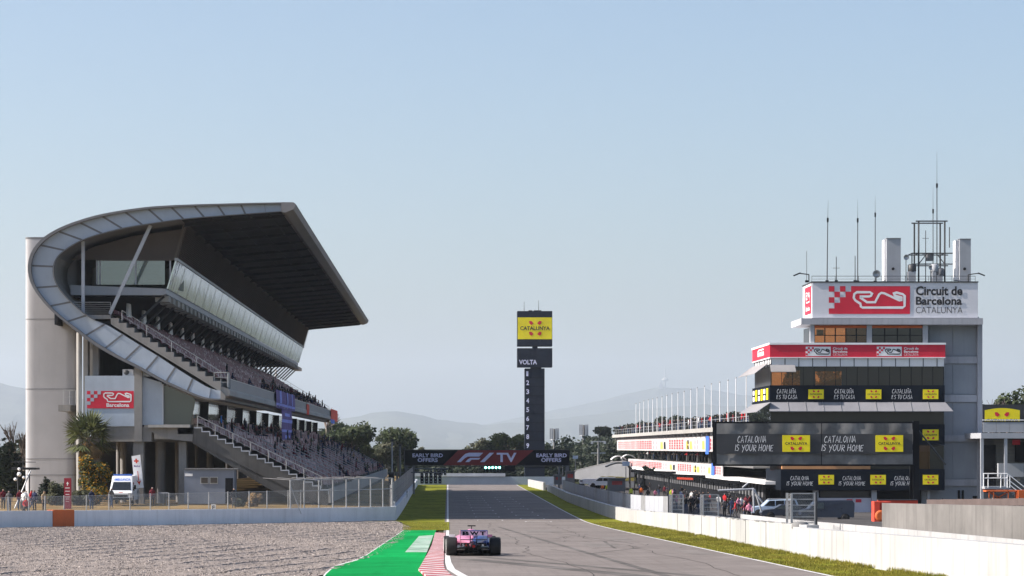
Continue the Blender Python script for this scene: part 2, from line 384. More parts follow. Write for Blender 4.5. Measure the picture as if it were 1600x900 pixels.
sheet('road', lambda Y: (lx(Y)-.3, rx(Y)+.1) if Y <= 530 or Y == 540 else None, .012, K['asphalt'])
sheet('edge_line', lambda Y: (rx(Y)-.10, rx(Y)+.02) if Y <= 540 else None, .022, K['line']).name = 'painted_line'
sheet('painted_line', lambda Y: (lx(Y)-.13-max(0, (90-Y)*.004), lx(Y)+.05) if Y <= 540 else None, .022, K['line'])
sheet('right_verge', lambda Y: (rx(Y)-.02, wr(Y)+.4) if Y <= 540 else None, .004, K['verge']).name = 'grass_verge'
sheet('grass_verge', lambda Y: (-7.5, lx(Y)-.1) if 215 <= Y <= 560 else None, .004, K['verge'])
sheet('pit_lane', lambda Y: (wr(Y)+.2, 60) if Y <= 540 else None, -.02, K['lane'])
# grid boxes painted on the straight
gb = MB()
def mark(x0, x1, y0, y1):
    gb.quad((x0, y0, gz(y0)+.03), (x1, y0, gz(y0)+.03), (x1, y1, gz(y1)+.03), (x0, y1, gz(y1)+.03))
for i in range(10):
    Y = 372 - i*16
    xa, xb = 2.6, 6.6
    mark(xa, xa+2.3, Y, Y+.25); mark(xa, xa+.10, Y-1.6, Y); mark(xa+2.16, xa+2.3, Y-1.6, Y)
    mark(xb, xb+2.3, Y-8, Y-7.65); mark(xb, xb+.14, Y-9.6, Y-8); mark(xb+2.16, xb+2.3, Y-9.6, Y-8)
structure('grid_markings', gb, K['line'])
# dark rubbered lines left by cars braking and turning in
tm = MB()
for (x0, x1, ya, yb, wd) in ((5.6, .3, 66, 89, .8), (7.4, 1.0, 66, 92, .5), (5.9, 3.6, 64, 190, .28), (5.4, 8.2, 98, 110, .16), (7.0, 7.6, 108, 126, .14), (8.6, 6.4, 120, 160, .12)):
    for k in range(14):
        t0, t1 = k/14, (k+1)/14; Y0, Y1 = ya+(yb-ya)*t0, ya+(yb-ya)*t1; X0, X1 = x0+(x1-x0)*t0, x0+(x1-x0)*t1
        tm.quad((X0, Y0, gz(Y0)+.0165), (X0+wd, Y0, gz(Y0)+.0165), (X1+wd, Y1, gz(Y1)+.0165), (X1, Y1, gz(Y1)+.0165))
structure('tyre_marks', tm, mat('rubbered_asphalt', (.105,.098,.095), .95, .3, 1.2, c2=(.16,.148,.14), big=.2, spec=.03))
cr = MB(); rc_ = random.Random(14)
def crack(x, y, n, dx, dy, wd):
    for k in range(n):
        x1, y1 = x+dx+rc_.uniform(-.25,.25), y+dy*rc_.uniform(.6,1.4)
        cr.quad((x,y,gz(y)+.018),(x+wd,y,gz(y)+.018),(x1+wd,y1,gz(y1)+.018),(x1,y1,gz(y1)+.018)); x, y = x1, y1
for i in range(26): crack(rc_.uniform(4,10), rc_.uniform(100,190), rc_.randint(2,5), rc_.uniform(-.5,.5), rc_.uniform(.8,2.2), .05)
for xs_ in (3.9, 7.9): crack(xs_, 62, 60, 0.0, 2.5, .035)
structure('road_cracks', cr, mat('tar_seam', (.07,.066,.064), .9, .2, 2, spec=.03))
pt = MB()
for (x, y, w_, l_) in ((6.2,112,1.6,9),(8.3,128,1.2,14),(2.2,134,1.9,7),(5.0,160,2.4,12),(9.2,96,.9,8)):
    for k in range(3): y0, y1 = y+l_*k/3, y+l_*(k+1)/3; pt.quad((x,y0,gz(y0)+.0145),(x+w_,y0,gz(y0)+.0145),(x+w_,y1,gz(y1)+.0145),(x,y1,gz(y1)+.0145))
structure('road_patches', pt, mat('patched_asphalt', (.165,.15,.142), .95, .12, 1.5, c2=(.21,.19,.178), big=.15, spec=.03))
# green run-off, worn white patch and kerb
def gpoly(name, pix, dz, m):
    mb = MB(); v = [onground(*p) for p in pix]
    # the ground bends, so cut the outline into bands of equal distance
    n = 14; ya, yb = min(p.y for p in v), max(p.y for p in v)
    def span(Y):
        xs = []
        for i in range(len(v)):
            a, b = v[i], v[(i+1) % len(v)]
            if (a.y-Y)*(b.y-Y) <= 0 and abs(a.y-b.y) > 1e-6: xs.append(a.x+(b.x-a.x)*(Y-a.y)/(b.y-a.y))
        return (min(xs), max(xs)) if xs else None
    for k in range(n):
        Y0 = ya+(yb-ya)*max(k/n, 1e-4); Y1 = ya+(yb-ya)*min((k+1)/n, 1-1e-4)
        s0, s1 = span(Y0), span(Y1)
        if s0 and s1: mb.quad((s0[0], Y0, gz(Y0)+dz), (s0[1], Y0, gz(Y0)+dz), (s1[1], Y1, gz(Y1)+dz), (s1[0], Y1, gz(Y1)+dz))
    return structure(name, mb, m)
gpoly('green_runoff', [(500,912),(513,894),(530,881),(562,876),(632,828.5),(682,828.5),(655,893),(668,912)], .028, K['green'])
gpoly('runoff_edge', [(497,912),(510,894),(528,880),(561,875),(631,828),(634,828),(562,877.5),(531,882),(515,895),(504,912)], .024, K['line'])
gpoly('worn_patch', [(633,864),(655,838),(677,837),(667,864)], .034, mat('worn_white', (.12,.33,.20), .95, .2, 1.6, c2=(.50,.54,.50), big=.2, spec=.03))
kb = MB(); per = 1.15
KL = lambda Y: lerp([(62,-.28),(74,-.86),(77,-.84),(96,-.76),(112,-.72),(156,-.78)], Y)
Y = 64.0; i = 0
while Y < 156:
    a0, a1, b0, b1 = KL(Y), KL(Y+per), lx(Y)-.17-max(0,(90-Y)*.006), lx(Y+per)-.17-max(0,(90-Y-per)*.006)
    z0, z1 = gz(Y), gz(Y+per)
    v = [(a0,Y,z0+.075),(b0,Y,z0+.03),(b1,Y+per,z1+.03),(a1,Y+per,z1+.075),(a0,Y,z0-.05),(a1,Y+per,z1-.05),(b0,Y,z0-.05)]
    kb.add(v, [(0,1,2,3),(4,0,3,5),(4,6,1,0)], i % 2); Y += per; i += 1
tag(kb.build('kerb', [K['kerbwhite'], K['kerbred']]), kind='structure')
# gravel trap: a lumpy sheet of stones
gv = MB(); rnd = random.Random(3)
WL = [(-60,143), (-32.5,185), (-4.7,228)]
def wally(x):
    return lerp([(a, b) for a, b in WL], x) if x > -60 else 143
xs = []; x = -46.0
while x < 0: xs.append(x); x += .15
ys = []; y = 64.0
while y < 231: ys.append(y); y += .24 + max(0, y-100)*.004
nx = len(xs); vs = []; ff = []
def runoff_x(Y):   # left edge of the green
    return lerp([(64,-4.0),(72,-3.35),(76,-3.2),(82,-3.15),(90,-2.85),(108,-2.4),(140,-2.4),(157,-2.62),(165,-2.3),(185,-2.6),(228,-4.6)], Y)
fa, fb = onground(30,880), onground(560,838); fd = Vector((fb.x-fa.x, fb.y-fa.y)).normalized()
for y in ys:
    for x in xs:
        fq = ((x-fa.x)*fd.y-(y-fa.y)*fd.x+.35*math.sin(x*.21+y*.13))/1.9
        fq = abs(fq-round(fq))*1.9
        e = (-.07 if fq < .16 else (.03 if fq < .36 else 0))*(1 if math.sin(x*.37+y*.11) > -.5 else .3)+ rnd.gauss(0, .008) + .006*math.sin(x*1.9+y*.7)*math.sin(y*.33-x*.8)
        vs.append((x+rnd.uniform(-.05,.05), y+rnd.uniform(-.08,.08), gz(y)-.005+e+.012))
for j in range(len(ys)-1):
    for i in range(nx-1):
        xm, ym = xs[i]+.07, ys[j]+.1
        if xm < runoff_x(ym) - .02 and ym < wally(xm)+.6: ff.append((j*nx+i, j*nx+i+1, (j+1)*nx+i+1, (j+1)*nx+i))
gv.add(vs, ff)
for _ in range(120000):      # single stones lying on top
    y = 66+150*rnd.random()**1.35; x = -(rnd.random())*min(44, y*.185+2); 
    if x > runoff_x(y)-.05 or y > wally(x)-.3: continue
    r = rnd.uniform(.011,.027)*(1+y/110); h = r*rnd.uniform(.7,1.3); a = rnd.random()*6; z = gz(y)-.01
    gv.add([(x+r*math.cos(a),y+r*math.sin(a),z),(x+r*math.cos(a+2.1),y+r*math.sin(a+2.1),z),(x+r*math.cos(a+4.2),y+r*math.sin(a+4.2),z),(x+rnd.uniform(-.3,.3)*r,y+rnd.uniform(-.3,.3)*r,z+h)], [(0,1,3),(1,2,3),(2,0,3)], 1)
gs2 = leafmat('loose_stone', (.16,.135,.12), (.43,.375,.345), None, 3); structure('gravel', gv, [K['gravel'], gs2])
gpoly('grass_verge', [(626,816),(702,816),(702,829),(633,829),(644,823)], .03, K['verge'])
# dry infield behind the left wall, higher than the track
WT = lambda x, y: gz(y)+1.24
inf = MB(); rows = []
for (x, y) in [(-140, 60), (-60,143), (-32.5,185), (-18.6,206.5), (-4.7,228)]: rows.append(((x-.15, y+.35), WT(x,y)-.12))
for y in (260, 300, 350, 400, 460, 530): rows.append(((-5.6-(y-228)*.0045, y), WT(0,y)-.12))
for (p0, z0), (p1, z1) in zip(rows, rows[1:]):
    i0, i1 = (p0[0]-9, p0[1]+8), (p1[0]-9, p1[1]+8)
    inf.quad((*p0, z0), (*p1, z1), (*i1, 2.5), (*i0, 2.5))
    inf.quad((*i0, 2.5), (*i1, 2.5), (-160, i1[1]+30, 2.5), (-260, i0[1]+30, 2.5))
structure('infield', inf, K['drygrass'])
# hills beyond, two ridges with real depth
def ridge(name, prof, Y, depth, seed, m):
    rnd = random.Random(seed); mb = MB(); cols = []
    x0, x1 = prof[0][0], prof[-1][0]; n = 150
    def nz(a, b): return math.sin(a*.031+seed)*.5+math.sin(a*.083+b*1.3+seed*2)*.3+math.sin(a*.19-b*2.1)*.2
    R_ = 10
    for i in range(n+1):
        px = x0+(x1-x0)*i/n; top = P(px, lerp(prof, px), Y); q = []
        for k in range(R_+1):
            t = k/R_; yy = Y-depth*(1-t)*(1+.12*nz(px, 1))
            z = (top.z+4)*t**1.25*(1+.10*nz(px, t*4)*(1-t)*2) + (rnd.uniform(-7,7) if 0 < k else 0) - 6
            q.append((top.x*(.9+.1*t)+rnd.uniform(-20,20), yy, z+2))
        q.append((top.x, Y+depth*.7, -10)); cols.append(q)
    for a, b in zip(cols, cols[1:]):
        for k in range(R_+1): mb.add([a[k], b[k], b[k+1], a[k+1]], [(0,1,2,3)], 0, True)
    return structure(name, mb, m)
ridge('hills', [(-700,640),(-500,612),(-300,590),(-120,585),(0,597),(36,608),(110,622),(220,640),(330,660),(430,662),(510,657),(540,653),(575,647),(613,641),(640,647),(680,655),(730,662),(760,664),(820,660),(900,650),(1000,640),(1100,632),(1250,640),(1400,650),(1600,655),(1900,640),(2300,650)], 18500, 4000, 1, K['hill'])
ridge('hills', [(300,690),(620,676),(730,668),(760,663),(790,656),(830,648),(870,639),(920,631),(960,620),(1000,611),(1030,606),(1042,604),(1060,607),(1090,606),(1130,612),(1170,618),(1260,628),(1360,640),(1480,650),(1650,662),(1900,675),(2300,690)], 22500, 4500, 5, K['hill'])
t = thing('mast_tower', P(1039,606,22400), 'tiny needle of a communications tower on the far ridge above the pit building', 'tower')
m = MB(); b = P(1039,609,22400); k = 2.6
m.tube(b, b+Vector((0,0,28))*k, 4*k, 3*k, 8); m.lathe(b, [(4*k,28*k),(11*k,30*k),(11*k,37*k),(4*k,40*k)], 'z', 12); m.tube(b+Vector((0,0,38))*k, b+Vector((0,0,84))*k, 2.6*k, 1.2*k, 8)
m.build('shaft', K['concl'], t)
m = MB(); m.box(b.x-22*k, b.x-6*k, 22390, 22430, b.z, b.z+17*k); m.box(b.x-17*k, b.x-11*k, 22395, 22425, b.z+17*k, b.z+27*k); m.build('base_building', K['concl'], t)
# air
hz = MB(); hz.box(-16000, 16000, -150, 27000, -60, 900)
ho = tag(hz.build('haze', None), kind='stuff'); ho.data.materials.clear()
hm = bpy.data.materials.new('haze'); hm.use_nodes = True; hn = hm.node_tree.nodes; hn.remove(hn['Principled BSDF'])
pv = hn.new('ShaderNodeVolumePrincipled'); pv.inputs['Density'].default_value = .00006; pv.inputs['Color'].default_value = (.75,.83,.94,1); pv.inputs['Anisotropy'].default_value = .3
pv.inputs['Density Attribute'].default_value = ''
hm.node_tree.links.new(pv.outputs[0], hn['Material Output'].inputs['Volume']); ho.data.materials.append(hm)

# ---------------------------------------------------------------- walls along the track
def wall(name, pts, h0, th, m, label, top=None, cat='wall', group=None, joints=None):
    """low wall along ground points; th to the outside (left of travel negative)"""
    t = thing(name, Vector((*pts[0], gz(pts[0][1]))), label, cat, group); mb = MB(); L = []
    for i, p in enumerate(pts):
        a = Vector(pts[max(0,i-1)]); b = Vector(pts[min(len(pts)-1,i+1)]); d = (b-a).normalized(); n = Vector((-d.y, d.x))*th
        z = gz(p[1]); q = Vector(p); L.append([(q.x,q.y,z-.3),(q.x,q.y,z+h0),(q.x+n.x,q.y+n.y,z+h0),(q.x+n.x,q.y+n.y,z-.3)])
    mb.loft(L, 0, False); mb.build('wall_body', m, t)
    return t
def dense(pts, step=8):
    o = []
    for a, b in zip(pts, pts[1:]):
        k = max(1, int((Vector(b)-Vector(a)).length/step))
        o += [tuple(Vector(a).lerp(Vector(b), i/k)) for i in range(k)]
    return o+[pts[-1]]
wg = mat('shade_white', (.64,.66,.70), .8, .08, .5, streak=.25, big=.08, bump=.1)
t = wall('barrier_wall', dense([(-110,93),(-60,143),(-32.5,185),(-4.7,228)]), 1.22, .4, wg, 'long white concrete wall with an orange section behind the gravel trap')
m = MB()
def onwall(px):
    for k in range(2000):
        u = k/2000; p = Vector((-32.5,185)).lerp(Vector((-4.7,228)), u) 
        if VX+F*p.x/p.y >= px: return p
a, b = onwall(82), onwall(115); d = (b-a).normalized(); nn = Vector((d.y, -d.x))*.06
m.add([(a.x+nn.x,a.y+nn.y,gz(a.y)-.2),(b.x+nn.x,b.y+nn.y,gz(b.y)-.2),(b.x+nn.x,b.y+nn.y,gz(b.y)+1.27),(a.x+nn.x,a.y+nn.y,gz(a.y)+1.27),
       (a.x-nn.x*9,a.y-nn.y*9,gz(a.y)-.2),(b.x-nn.x*9,b.y-nn.y*9,gz(b.y)-.2),(b.x-nn.x*9,b.y-nn.y*9,gz(b.y)+1.27),(a.x-nn.x*9,a.y-nn.y*9,gz(a.y)+1.27)],
      [(0,1,2,3),(3,2,6,7),(0,3,7,4),(1,5,6,2)])
m.build('orange_section', K['orange'], t)
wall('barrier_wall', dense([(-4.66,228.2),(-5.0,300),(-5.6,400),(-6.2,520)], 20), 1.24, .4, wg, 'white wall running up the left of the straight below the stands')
wall('barrier_wall', dense([(13.3,97),(13.05,88),(13.3,67),(13.2,50)]), 1.06, -.35, K['wallwhite'], 'nearest bright white wall of jointed slabs at the right edge of the photo')
wall('barrier_wall', dense([(17.0,439),(15.4,330),(15.2,206),(14.8,165),(14.2,134),(13.3,110),(13.1,93.5)]), 1.15, .45, K['wallwhite'], 'long white wall between the right grass verge and the pit lane')
wall('barrier_wall', [(16.2,506),(17.0,446)], 1.4, -.4, K['wallwhite'], 'short white wall end beside the sunlit strip at the far end')
t = wall('barrier_wall', [(-7,536),(26,536)], 1.7, .5, mat('bluegrey_barrier', (.26,.31,.37), .8, .1, .4), 'blue grey barrier across the far end of the straight')
m = MB(); m.box(-7,12,535.7,536.4,gz(536)+1.75,gz(536)+2.4); m.build('upper_band', K['paint'], t)
# joints and dirt plates on the nearest wall are real gaps covered by dark strips
nearwall = [o for o in col.objects if o.get('label','').startswith('nearest bright')][0]
m = MB()
for y in (66, 68.6, 70.4, 72.5, 75.4, 77.6, 79.4, 81.6, 84.2, 86.2, 88.4, 91.5):
    x = wr(y) if y < 67 else lerp([(67,13.3),(88,13.05),(97,13.3)], y); z = gz(y); jw = .09 if int(y*10) % 3 == 0 else .045; m.box(x-.015, x+.01, y-jw, y+jw, z, z+1.05)
m.build('joint', K['dark'], nearwall)
longwall = [o for o in col.objects if o.get('label','').startswith('long white wall between')][0]
rj = random.Random(8)
for i in range(8):
    y = 97+i*9.7; x = wr(y); z = gz(y)
    m = MB(); m.box(x-.02, x+.01, y-.05, y+.05, z, z+1.15); m.build('joint', K['concd'], longwall)
for i in range(22):      # chipped, scuffed lengths of the top edge and foot
    y = 95+rj.random()**1.5*110; x = wr(y); z = gz(y); L = rj.uniform(.3,1.6)
    m = MB(); m.box(x-.02, wr(y+L)+.05, y, y+L, z+1.13, z+1.17); m.build('chipped_edge', K['concd'], longwall)
# inner pit entry walls: white low wall and grey concrete wall
def vwall(name, pts, label, m, th=.35):
    """wall given by (pixel x, top y, foot y, distance)"""
    t = thing(name, P(pts[0][0], pts[0][2], pts[0][3]), label, 'wall'); mb = MB(); L = []
    for (px, yt, yb, Y) in pts:
        a, b = P(px, yt, Y), P(px, yb, Y); L.append([(b.x,b.y,b.z-.6),(a.x,a.y,a.z),(a.x+.06,a.y+th,a.z),(b.x+.06,b.y+th,b.z-.6)])
    mb.loft(L, 0, False); mb.build('wall_body', m, t); return t
vwall('barrier_wall', [(1157,803.5,830,158),(1260,814,845,136),(1369,823,860,119),(1480,833,875,106),(1600,844,890,95),(1720,856,905,86)], 'low white wall of the pit entry running in front of the grey concrete wall', K['wallwhite'])
vwall('barrier_wall', [(1378,786,835,150),(1600,791,850,122),(1750,794,862,108)], 'bare grey concrete wall at the right edge above the white pit entry wall', mat('bare_concrete', (.155,.148,.141), .95, .14, .7, streak=.45, big=.12, bump=.25))
# ---------------------------------------------------------------- the covered grandstand
YN, YF = 230.0, 440.0
def G(px, py, Y=YN):
    v = P(px, py, YN); return (v.x, v.z)
def resample(pts, n):
    L = [0]
    for a, b in zip(pts, pts[1:]): L.append(L[-1]+math.hypot(b[0]-a[0], b[1]-a[1]))
    out = []
    for k in range(n):
        t = L[-1]*k/(n-1); i = 0
        while i < len(L)-2 and L[i+1] < t: i += 1
        u = (t-L[i])/max(1e-9, L[i+1]-L[i]); out.append((pts[i][0]+(pts[i+1][0]-pts[i][0])*u, pts[i][1]+(pts[i+1][1]-pts[i][1])*u))
    return out
def smooth(pts, it=2):
    for _ in range(it):
        pts = [pts[0]]+[((a[0]+2*b[0]+c[0])/4, (a[1]+2*b[1]+c[1])/4) for a, b, c in zip(pts, pts[1:], pts[2:])]+[pts[-1]]
    return pts
OUT = [(440,317),(400,317.6),(360,318.6),(320,319.6),(278,321),(235,323.5),(200,328),(173,332.5),(147,338),(124,345),(104,352),(87,360),(73,368),(61,378),(51,391),(45.5,405),(44,418),(45.5,433),(50,446),(58,459),(69,473),(80,485),(92.4,496),(117,515.5),(144,537),(183,560),(213,574),(253,596.5),(278,607),(303,618),(316,623),(330,625.5),(345,625)]
INN = [(440,331),(400,334),(360,337),(320,340),(283,343.5),(235,350.5),(200,356),(173,362.5),(150,368.5),(130,375.5),(117,382),(107,388.5),(97,395),(89.5,403),(85,412),(84,422),(85,432),(88,442),(93,450),(98,457.5),(107,467),(115.5,475.5),(133,491),(150,501),(168,506),(190,520),(220,539),(250,557),(275,574),(300,590),(318,601),(330,608),(345,610)]
OUTg = [G(*p) for p in smooth(resample(OUT, 90))]; INNg = [G(*p) for p in smooth(resample(INN, 90))]
gs = thing('grandstand', (-27, YN+100, 2.5), 'huge grandstand with a curved grey roof over two tiers of maroon seats', 'grandstand')
def mixp(a, b, t): return (a[0]+(b[0]-a[0])*t, a[1]+(b[1]-a[1])*t)
def shellpart(name, m, i0, i1, y0, y1, t0=0.0, t1=1.0, parent=gs):
    mb = MB(); A = [mixp(o, i, t0) for o, i in zip(OUTg, INNg)][i0:i1]; B = [mixp(o, i, t1) for o, i in zip(OUTg, INNg)][i0:i1]; n = len(A)
    vs = [(x,y0,z) for x,z in A]+[(x,y1,z) for x,z in A]+[(x,y0,z) for x,z in B]+[(x,y1,z) for x,z in B]
    for k in range(n-1):
        mb.add(vs, [(k,k+1,n+k+1,n+k)], 0, True); mb.add(vs, [(2*n+k+1,2*n+k,3*n+k,3*n+k+1)], 0, True)
        mb.add(vs, [(k+1,k,2*n+k,2*n+k+1),(n+k,n+k+1,3*n+k+1,3*n+k)])
    mb.add(vs, [(0,n,3*n,2*n),(n-1,2*n+n-1,3*n+n-1,n+n-1)])
    return mb.build(name, m, parent)
sh = shellpart('roof', mat('roof_sheet', (.16,.165,.18), .6, .12, .3, streak=.0, big=.1), 0, 46, YN+.05, YF, .02, .98)
shellpart('lower_shell', K['conc'], 45, 90, YN+.05, YF, .02, .98)
shellpart('end_band', K['clad'], 0, 90, YN-.12, YN+.06, .13, .96)
shellpart('flange', K['flange'], 0, 90, YN-.55, YN+.10, 0, .125)
shellpart('inner_lip', K['flange'], 0, 62, YN-.40, YN+.08, .955, 1.0)
def ribs():
    k = 3
    while k < 88:
        m = MB(); a, b = OUTg[k], INNg[k]
        p, q = mixp(a,b,.12), mixp(a,b,.96); m.bar((p[0],YN-.125,p[1]), (q[0],YN-.125,q[1]), .02, .17); m.build('rib', K['flange'], gs); k += 4
ribs()
# roof front edge, soffit beams and purlins
m = MB(); a = G(440,317); 
def T2(px, py): return G(px, py)
fa = [G(440,316.8), G(459,316.8), G(463,320), G(459,328), G(446,333), G(440,331.5)]
m.prism(fa, YN-.55, YF+.3); m.build('roof_edge', mat('roof_edge_metal', (.20,.195,.20), .55, .08, 1, big=.06), gs)
for i in range(22):
    y = YN+2.5+i*(YF-YN-5)/21
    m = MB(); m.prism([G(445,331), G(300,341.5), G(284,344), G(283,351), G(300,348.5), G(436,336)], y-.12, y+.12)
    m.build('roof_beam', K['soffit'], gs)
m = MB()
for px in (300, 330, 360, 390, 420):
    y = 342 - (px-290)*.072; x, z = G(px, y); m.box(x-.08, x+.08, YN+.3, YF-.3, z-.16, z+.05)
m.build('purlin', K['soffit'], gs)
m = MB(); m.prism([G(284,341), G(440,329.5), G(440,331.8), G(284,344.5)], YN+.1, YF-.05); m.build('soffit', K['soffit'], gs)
# louvred wall above the boxes
lv = MB(); t0, t1 = G(284,344), G(268.6,399.6); N_ = 19
for k in range(N_):
    p, q = mixp(t0,t1,k/N_), mixp(t0,t1,(k+.55)/N_)
    lv.prism([(p[0]-.12,p[1]), (p[0]+.05,p[1]-.01), (q[0]+.16,q[1]), (q[0]-.12,q[1])], YN+4.2, YF-.2)
lv.prism([(t0[0]-.3,t0[1]), (t0[0]-.14,t0[1]), (t1[0]-.14,t1[1]), (t1[0]-.3,t1[1])], YN+4.2, YF-.2)
lv.build('louvre_wall', K['louvre'], gs)
m = MB(); m.prism([G(112,392), G(135,380), G(200,362), G(281,351), G(268,399), G(100,400)], YN+4.4, YN+4.8); m.build('end_wall', K['brown'], gs)
# box level: sloping glass front, end glass, floor slab
b0, b1 = G(268.6,399.9), G(254.5,446.5)
m = MB(); m.prism([b0, (b0[0]-.12,b0[1]), (b1[0]-.12,b1[1]), b1], YN+4.2, YF-.2); gl = m.build('glass_front', K['mirror'], gs)
for i in range(0, 26):
    y = YN+4.2+i*8.1; m = MB(); m.bar((b0[0]+.02,y,b0[1]), (b1[0]+.02,y,b1[1]), .02, .02); m.build('mullion', K['steel'], gl)
m = MB(); m.prism([(b0[0]+.12,b0[1]+.12), (b0[0]-.2,b0[1]+.12), (b0[0]-.2,b0[1]-.14), (b0[0]+.12,b0[1]-.14)], YN+4.1, YF-.1); m.build('head_rail', K['paint'], gl)
f0, f1 = G(250,446.5), G(250,459)
m = MB(); m.prism([G(252,446.8), G(100,441), G(100,457), G(246,457.2), G(252,455)], YN+3.9, YF-.1); m.build('box_floor', K['cladl'], gs)
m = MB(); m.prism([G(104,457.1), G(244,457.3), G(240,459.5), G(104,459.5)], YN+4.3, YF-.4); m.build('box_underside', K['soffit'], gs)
for i in range(54):
    y = YN+5+i*4.0; x, z = G(248,457); m = MB(); m.box(x-.9, x+.35, y, y+2.0, z-.55, z-.02); m.build('floor_rib', K['concl'], gs)
m = MB(); x0, z0 = G(140,440); x1, z1 = G(266,401)
m.box(x0, b1[0]-.3, YN+4.3, YN+4.38, z0, z1); ge = m.build('end_glass', K['boxglass'], gs)
for px in (141, 146, 203, 258):
    m = MB(); x, _ = G(px, 0); m.box(x-.07, x+.07, YN+4.22, YN+4.42, z0, z1); m.build('frame_post', K['paint'], ge)
m = MB(); x, _ = G(140,0); m.box(x, b0[0]-.3, YN+4.2, YN+4.45, z1-.05, z1+.25); m.build('frame_head', K['brown'], ge)
m = MB(); m.box(*[G(110,0)[0], G(262,0)[0]], YN+14, YN+14.2, z0, z1); m.build('room_wall', mat('room_wall', (.5,.56,.54), .9, .1, .4), gs)
tb = thing('table', (G(222,0)[0], YN+6, z0), 'dark table standing behind the end glass of the grandstand box level', 'table')
m = MB(); m.box(G(208,0)[0], G(240,0)[0], YN+5.5, YN+6.6, z0+.72, z0+.78); m.build('table_top', K['dark'], tb)
for px in (209, 239):
    for y in (YN+5.6, YN+6.5): m = MB(); x = G(px,0)[0]; m.box(x-.04, x+.04, y-.04, y+.04, z0, z0+.72); m.build('leg', K['dark'], tb)
# struts, posts and the end platform
m = MB(); m.bar((*[G(128,0)[0]], YN+.8, G(0,376)[1]), (G(128,0)[0], YN+.8, G(0,490)[1]), .28, .28); m.build('end_post', K['paint'], gs)
a, b = G(234,351), G(170,490); m = MB(); m.bar((a[0],YN+.7,a[1]), (b[0],YN+.7,b[1]), .30, .30); m.build('end_strut', K['paint'], gs)
for i in range(36):
    y = YN+5+i*6.0
    a, b = G(247,458), G(206,497); m = MB(); m.bar((a[0],y,a[1]), (b[0],y,b[1]), .2, .2); m.build('strut', K['dark'], gs)
for i in range(18):
    y = YN+7+i*12; x0_, z0_ = G(184,505); x1_, z1_ = G(184,461); m = MB()
    m.add([(x0_,y,z0_),(x0_,y+3.6,z0_),(x0_,y+2.6,z1_-.3),(x0_,y+.9,z1_-.3),(x0_-.2,y,z0_),(x0_-.2,y+3.6,z0_),(x0_-.2,y+2.6,z1_-.3),(x0_-.2,y+.9,z1_-.3)], [(0,1,2,3),(7,6,5,4),(0,4,5,1),(3,2,6,7),(0,3,7,4),(1,5,6,2)]); m.build('daylit_opening', K['signwhite'], gs)  # white panels stand in for daylight through the rear openings
m = MB(); xa, za = G(100,503); xb, zb = G(100,459); m.box(G(150,0)[0]-4.5, G(150,0)[0]-4.2, YN+5, YF-1, za, zb); m.build('rear_wall', K['soffit'], gs)
pl = MB(); xa, za = G(113,492); pl.box(xa, G(172,0)[0], YN+.3, YN+5, za-.35, za+.02); pl.build('platform', K['conc'], gs)
def railing(pts, h=1.05, step=2.0, name='railing', m_=None, r=.025, bars=3, parent=gs):
    m = MB()
    for a, b in zip(pts, pts[1:]):
        a, b = Vector(a), Vector(b); n = max(1, int((b-a).length/step))
        for i in range(n+1):
            p = a.lerp(b, i/n); m.tube(p, p+Vector((0,0,h)), r, None, 5, 0, True, False)
        for k in range(1, bars+1):
            u = Vector((0,0,h*k/bars)); m.tube(a+u, b+u, r*(1.3 if k == bars else .7), None, 5, 0, True, False)
    return m.build(name, m_ or K['steel'], parent)
railing([(G(114,0)[0], YN+.35, za), (G(172,0)[0], YN+.35, za)], 1.15, 1.7, bars=6)
# ---- tiers
UB, UF, NU = G(173,497), G(345,603), 14
LB, LF, NL = G(303,668), G(513,771), 17
def tier(B, Fr, n, y0, y1, thick):
    dx, dz = (Fr[0]-B[0])/n, (Fr[1]-B[1])/n; top = []
    for r in range(n):
        top += [(B[0]+dx*r, B[1]+dz*r), (B[0]+dx*(r+1), B[1]+dz*r)]
    top.append((B[0]+dx*n, B[1]+dz*n))
    mb = MB(); under = [(Fr[0], Fr[1]-thick), (B[0], B[1]-thick)]
    # sides as strips so the stepped outline stays clean
    for r in range(n):
        xl, xr, z = B[0]+dx*r, B[0]+dx*(r+1), B[1]+dz*r
        mb.add([(xl,y0,z),(xr,y0,z),(xr,y1,z),(xl,y1,z)], [(0,1,2,3)])
        mb.add([(xr,y0,z),(xr,y0,z+dz),(xr,y1,z+dz),(xr,y1,z)], [(0,1,2,3)])
        for y, o in ((y0, 1), (y1, -1)):
            q = [(xl,y,z-thick+(0)),(xr,y,z+dz-thick),(xr,y,z),(xl,y,z)]
            mb.add(q, [(0,1,2,3)] if o > 0 else [(3,2,1,0)])
    mb.add([(B[0],y0,B[1]-thick),(Fr[0],y0,Fr[1]-thick),(Fr[0],y1,Fr[1]-thick),(B[0],y1,B[1]-thick)], [(3,2,1,0)])
    return mb
tier(UB, UF, NU, YN+.02, YF-.4, .55).build('upper_tier', K['conc'], gs)
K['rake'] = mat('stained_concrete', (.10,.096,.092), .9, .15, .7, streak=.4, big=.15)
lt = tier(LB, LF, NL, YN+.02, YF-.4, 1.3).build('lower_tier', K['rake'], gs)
m = MB()     # pale nosing along the end steps of the lower tier
dx, dz = (LF[0]-LB[0])/NL, (LF[1]-LB[1])/NL
for r in range(NL):
    xl, xr, z = LB[0]+dx*r, LB[0]+dx*(r+1), LB[1]+dz*r
    m.box(xl, xr+.03, YN-.03, YN+.06, z-.07, z+.03); m.box(xr-.03, xr+.05, YN-.035, YN+.06, z+dz-.06, z-.07)
m.build('step_edge', K['paint'], lt)
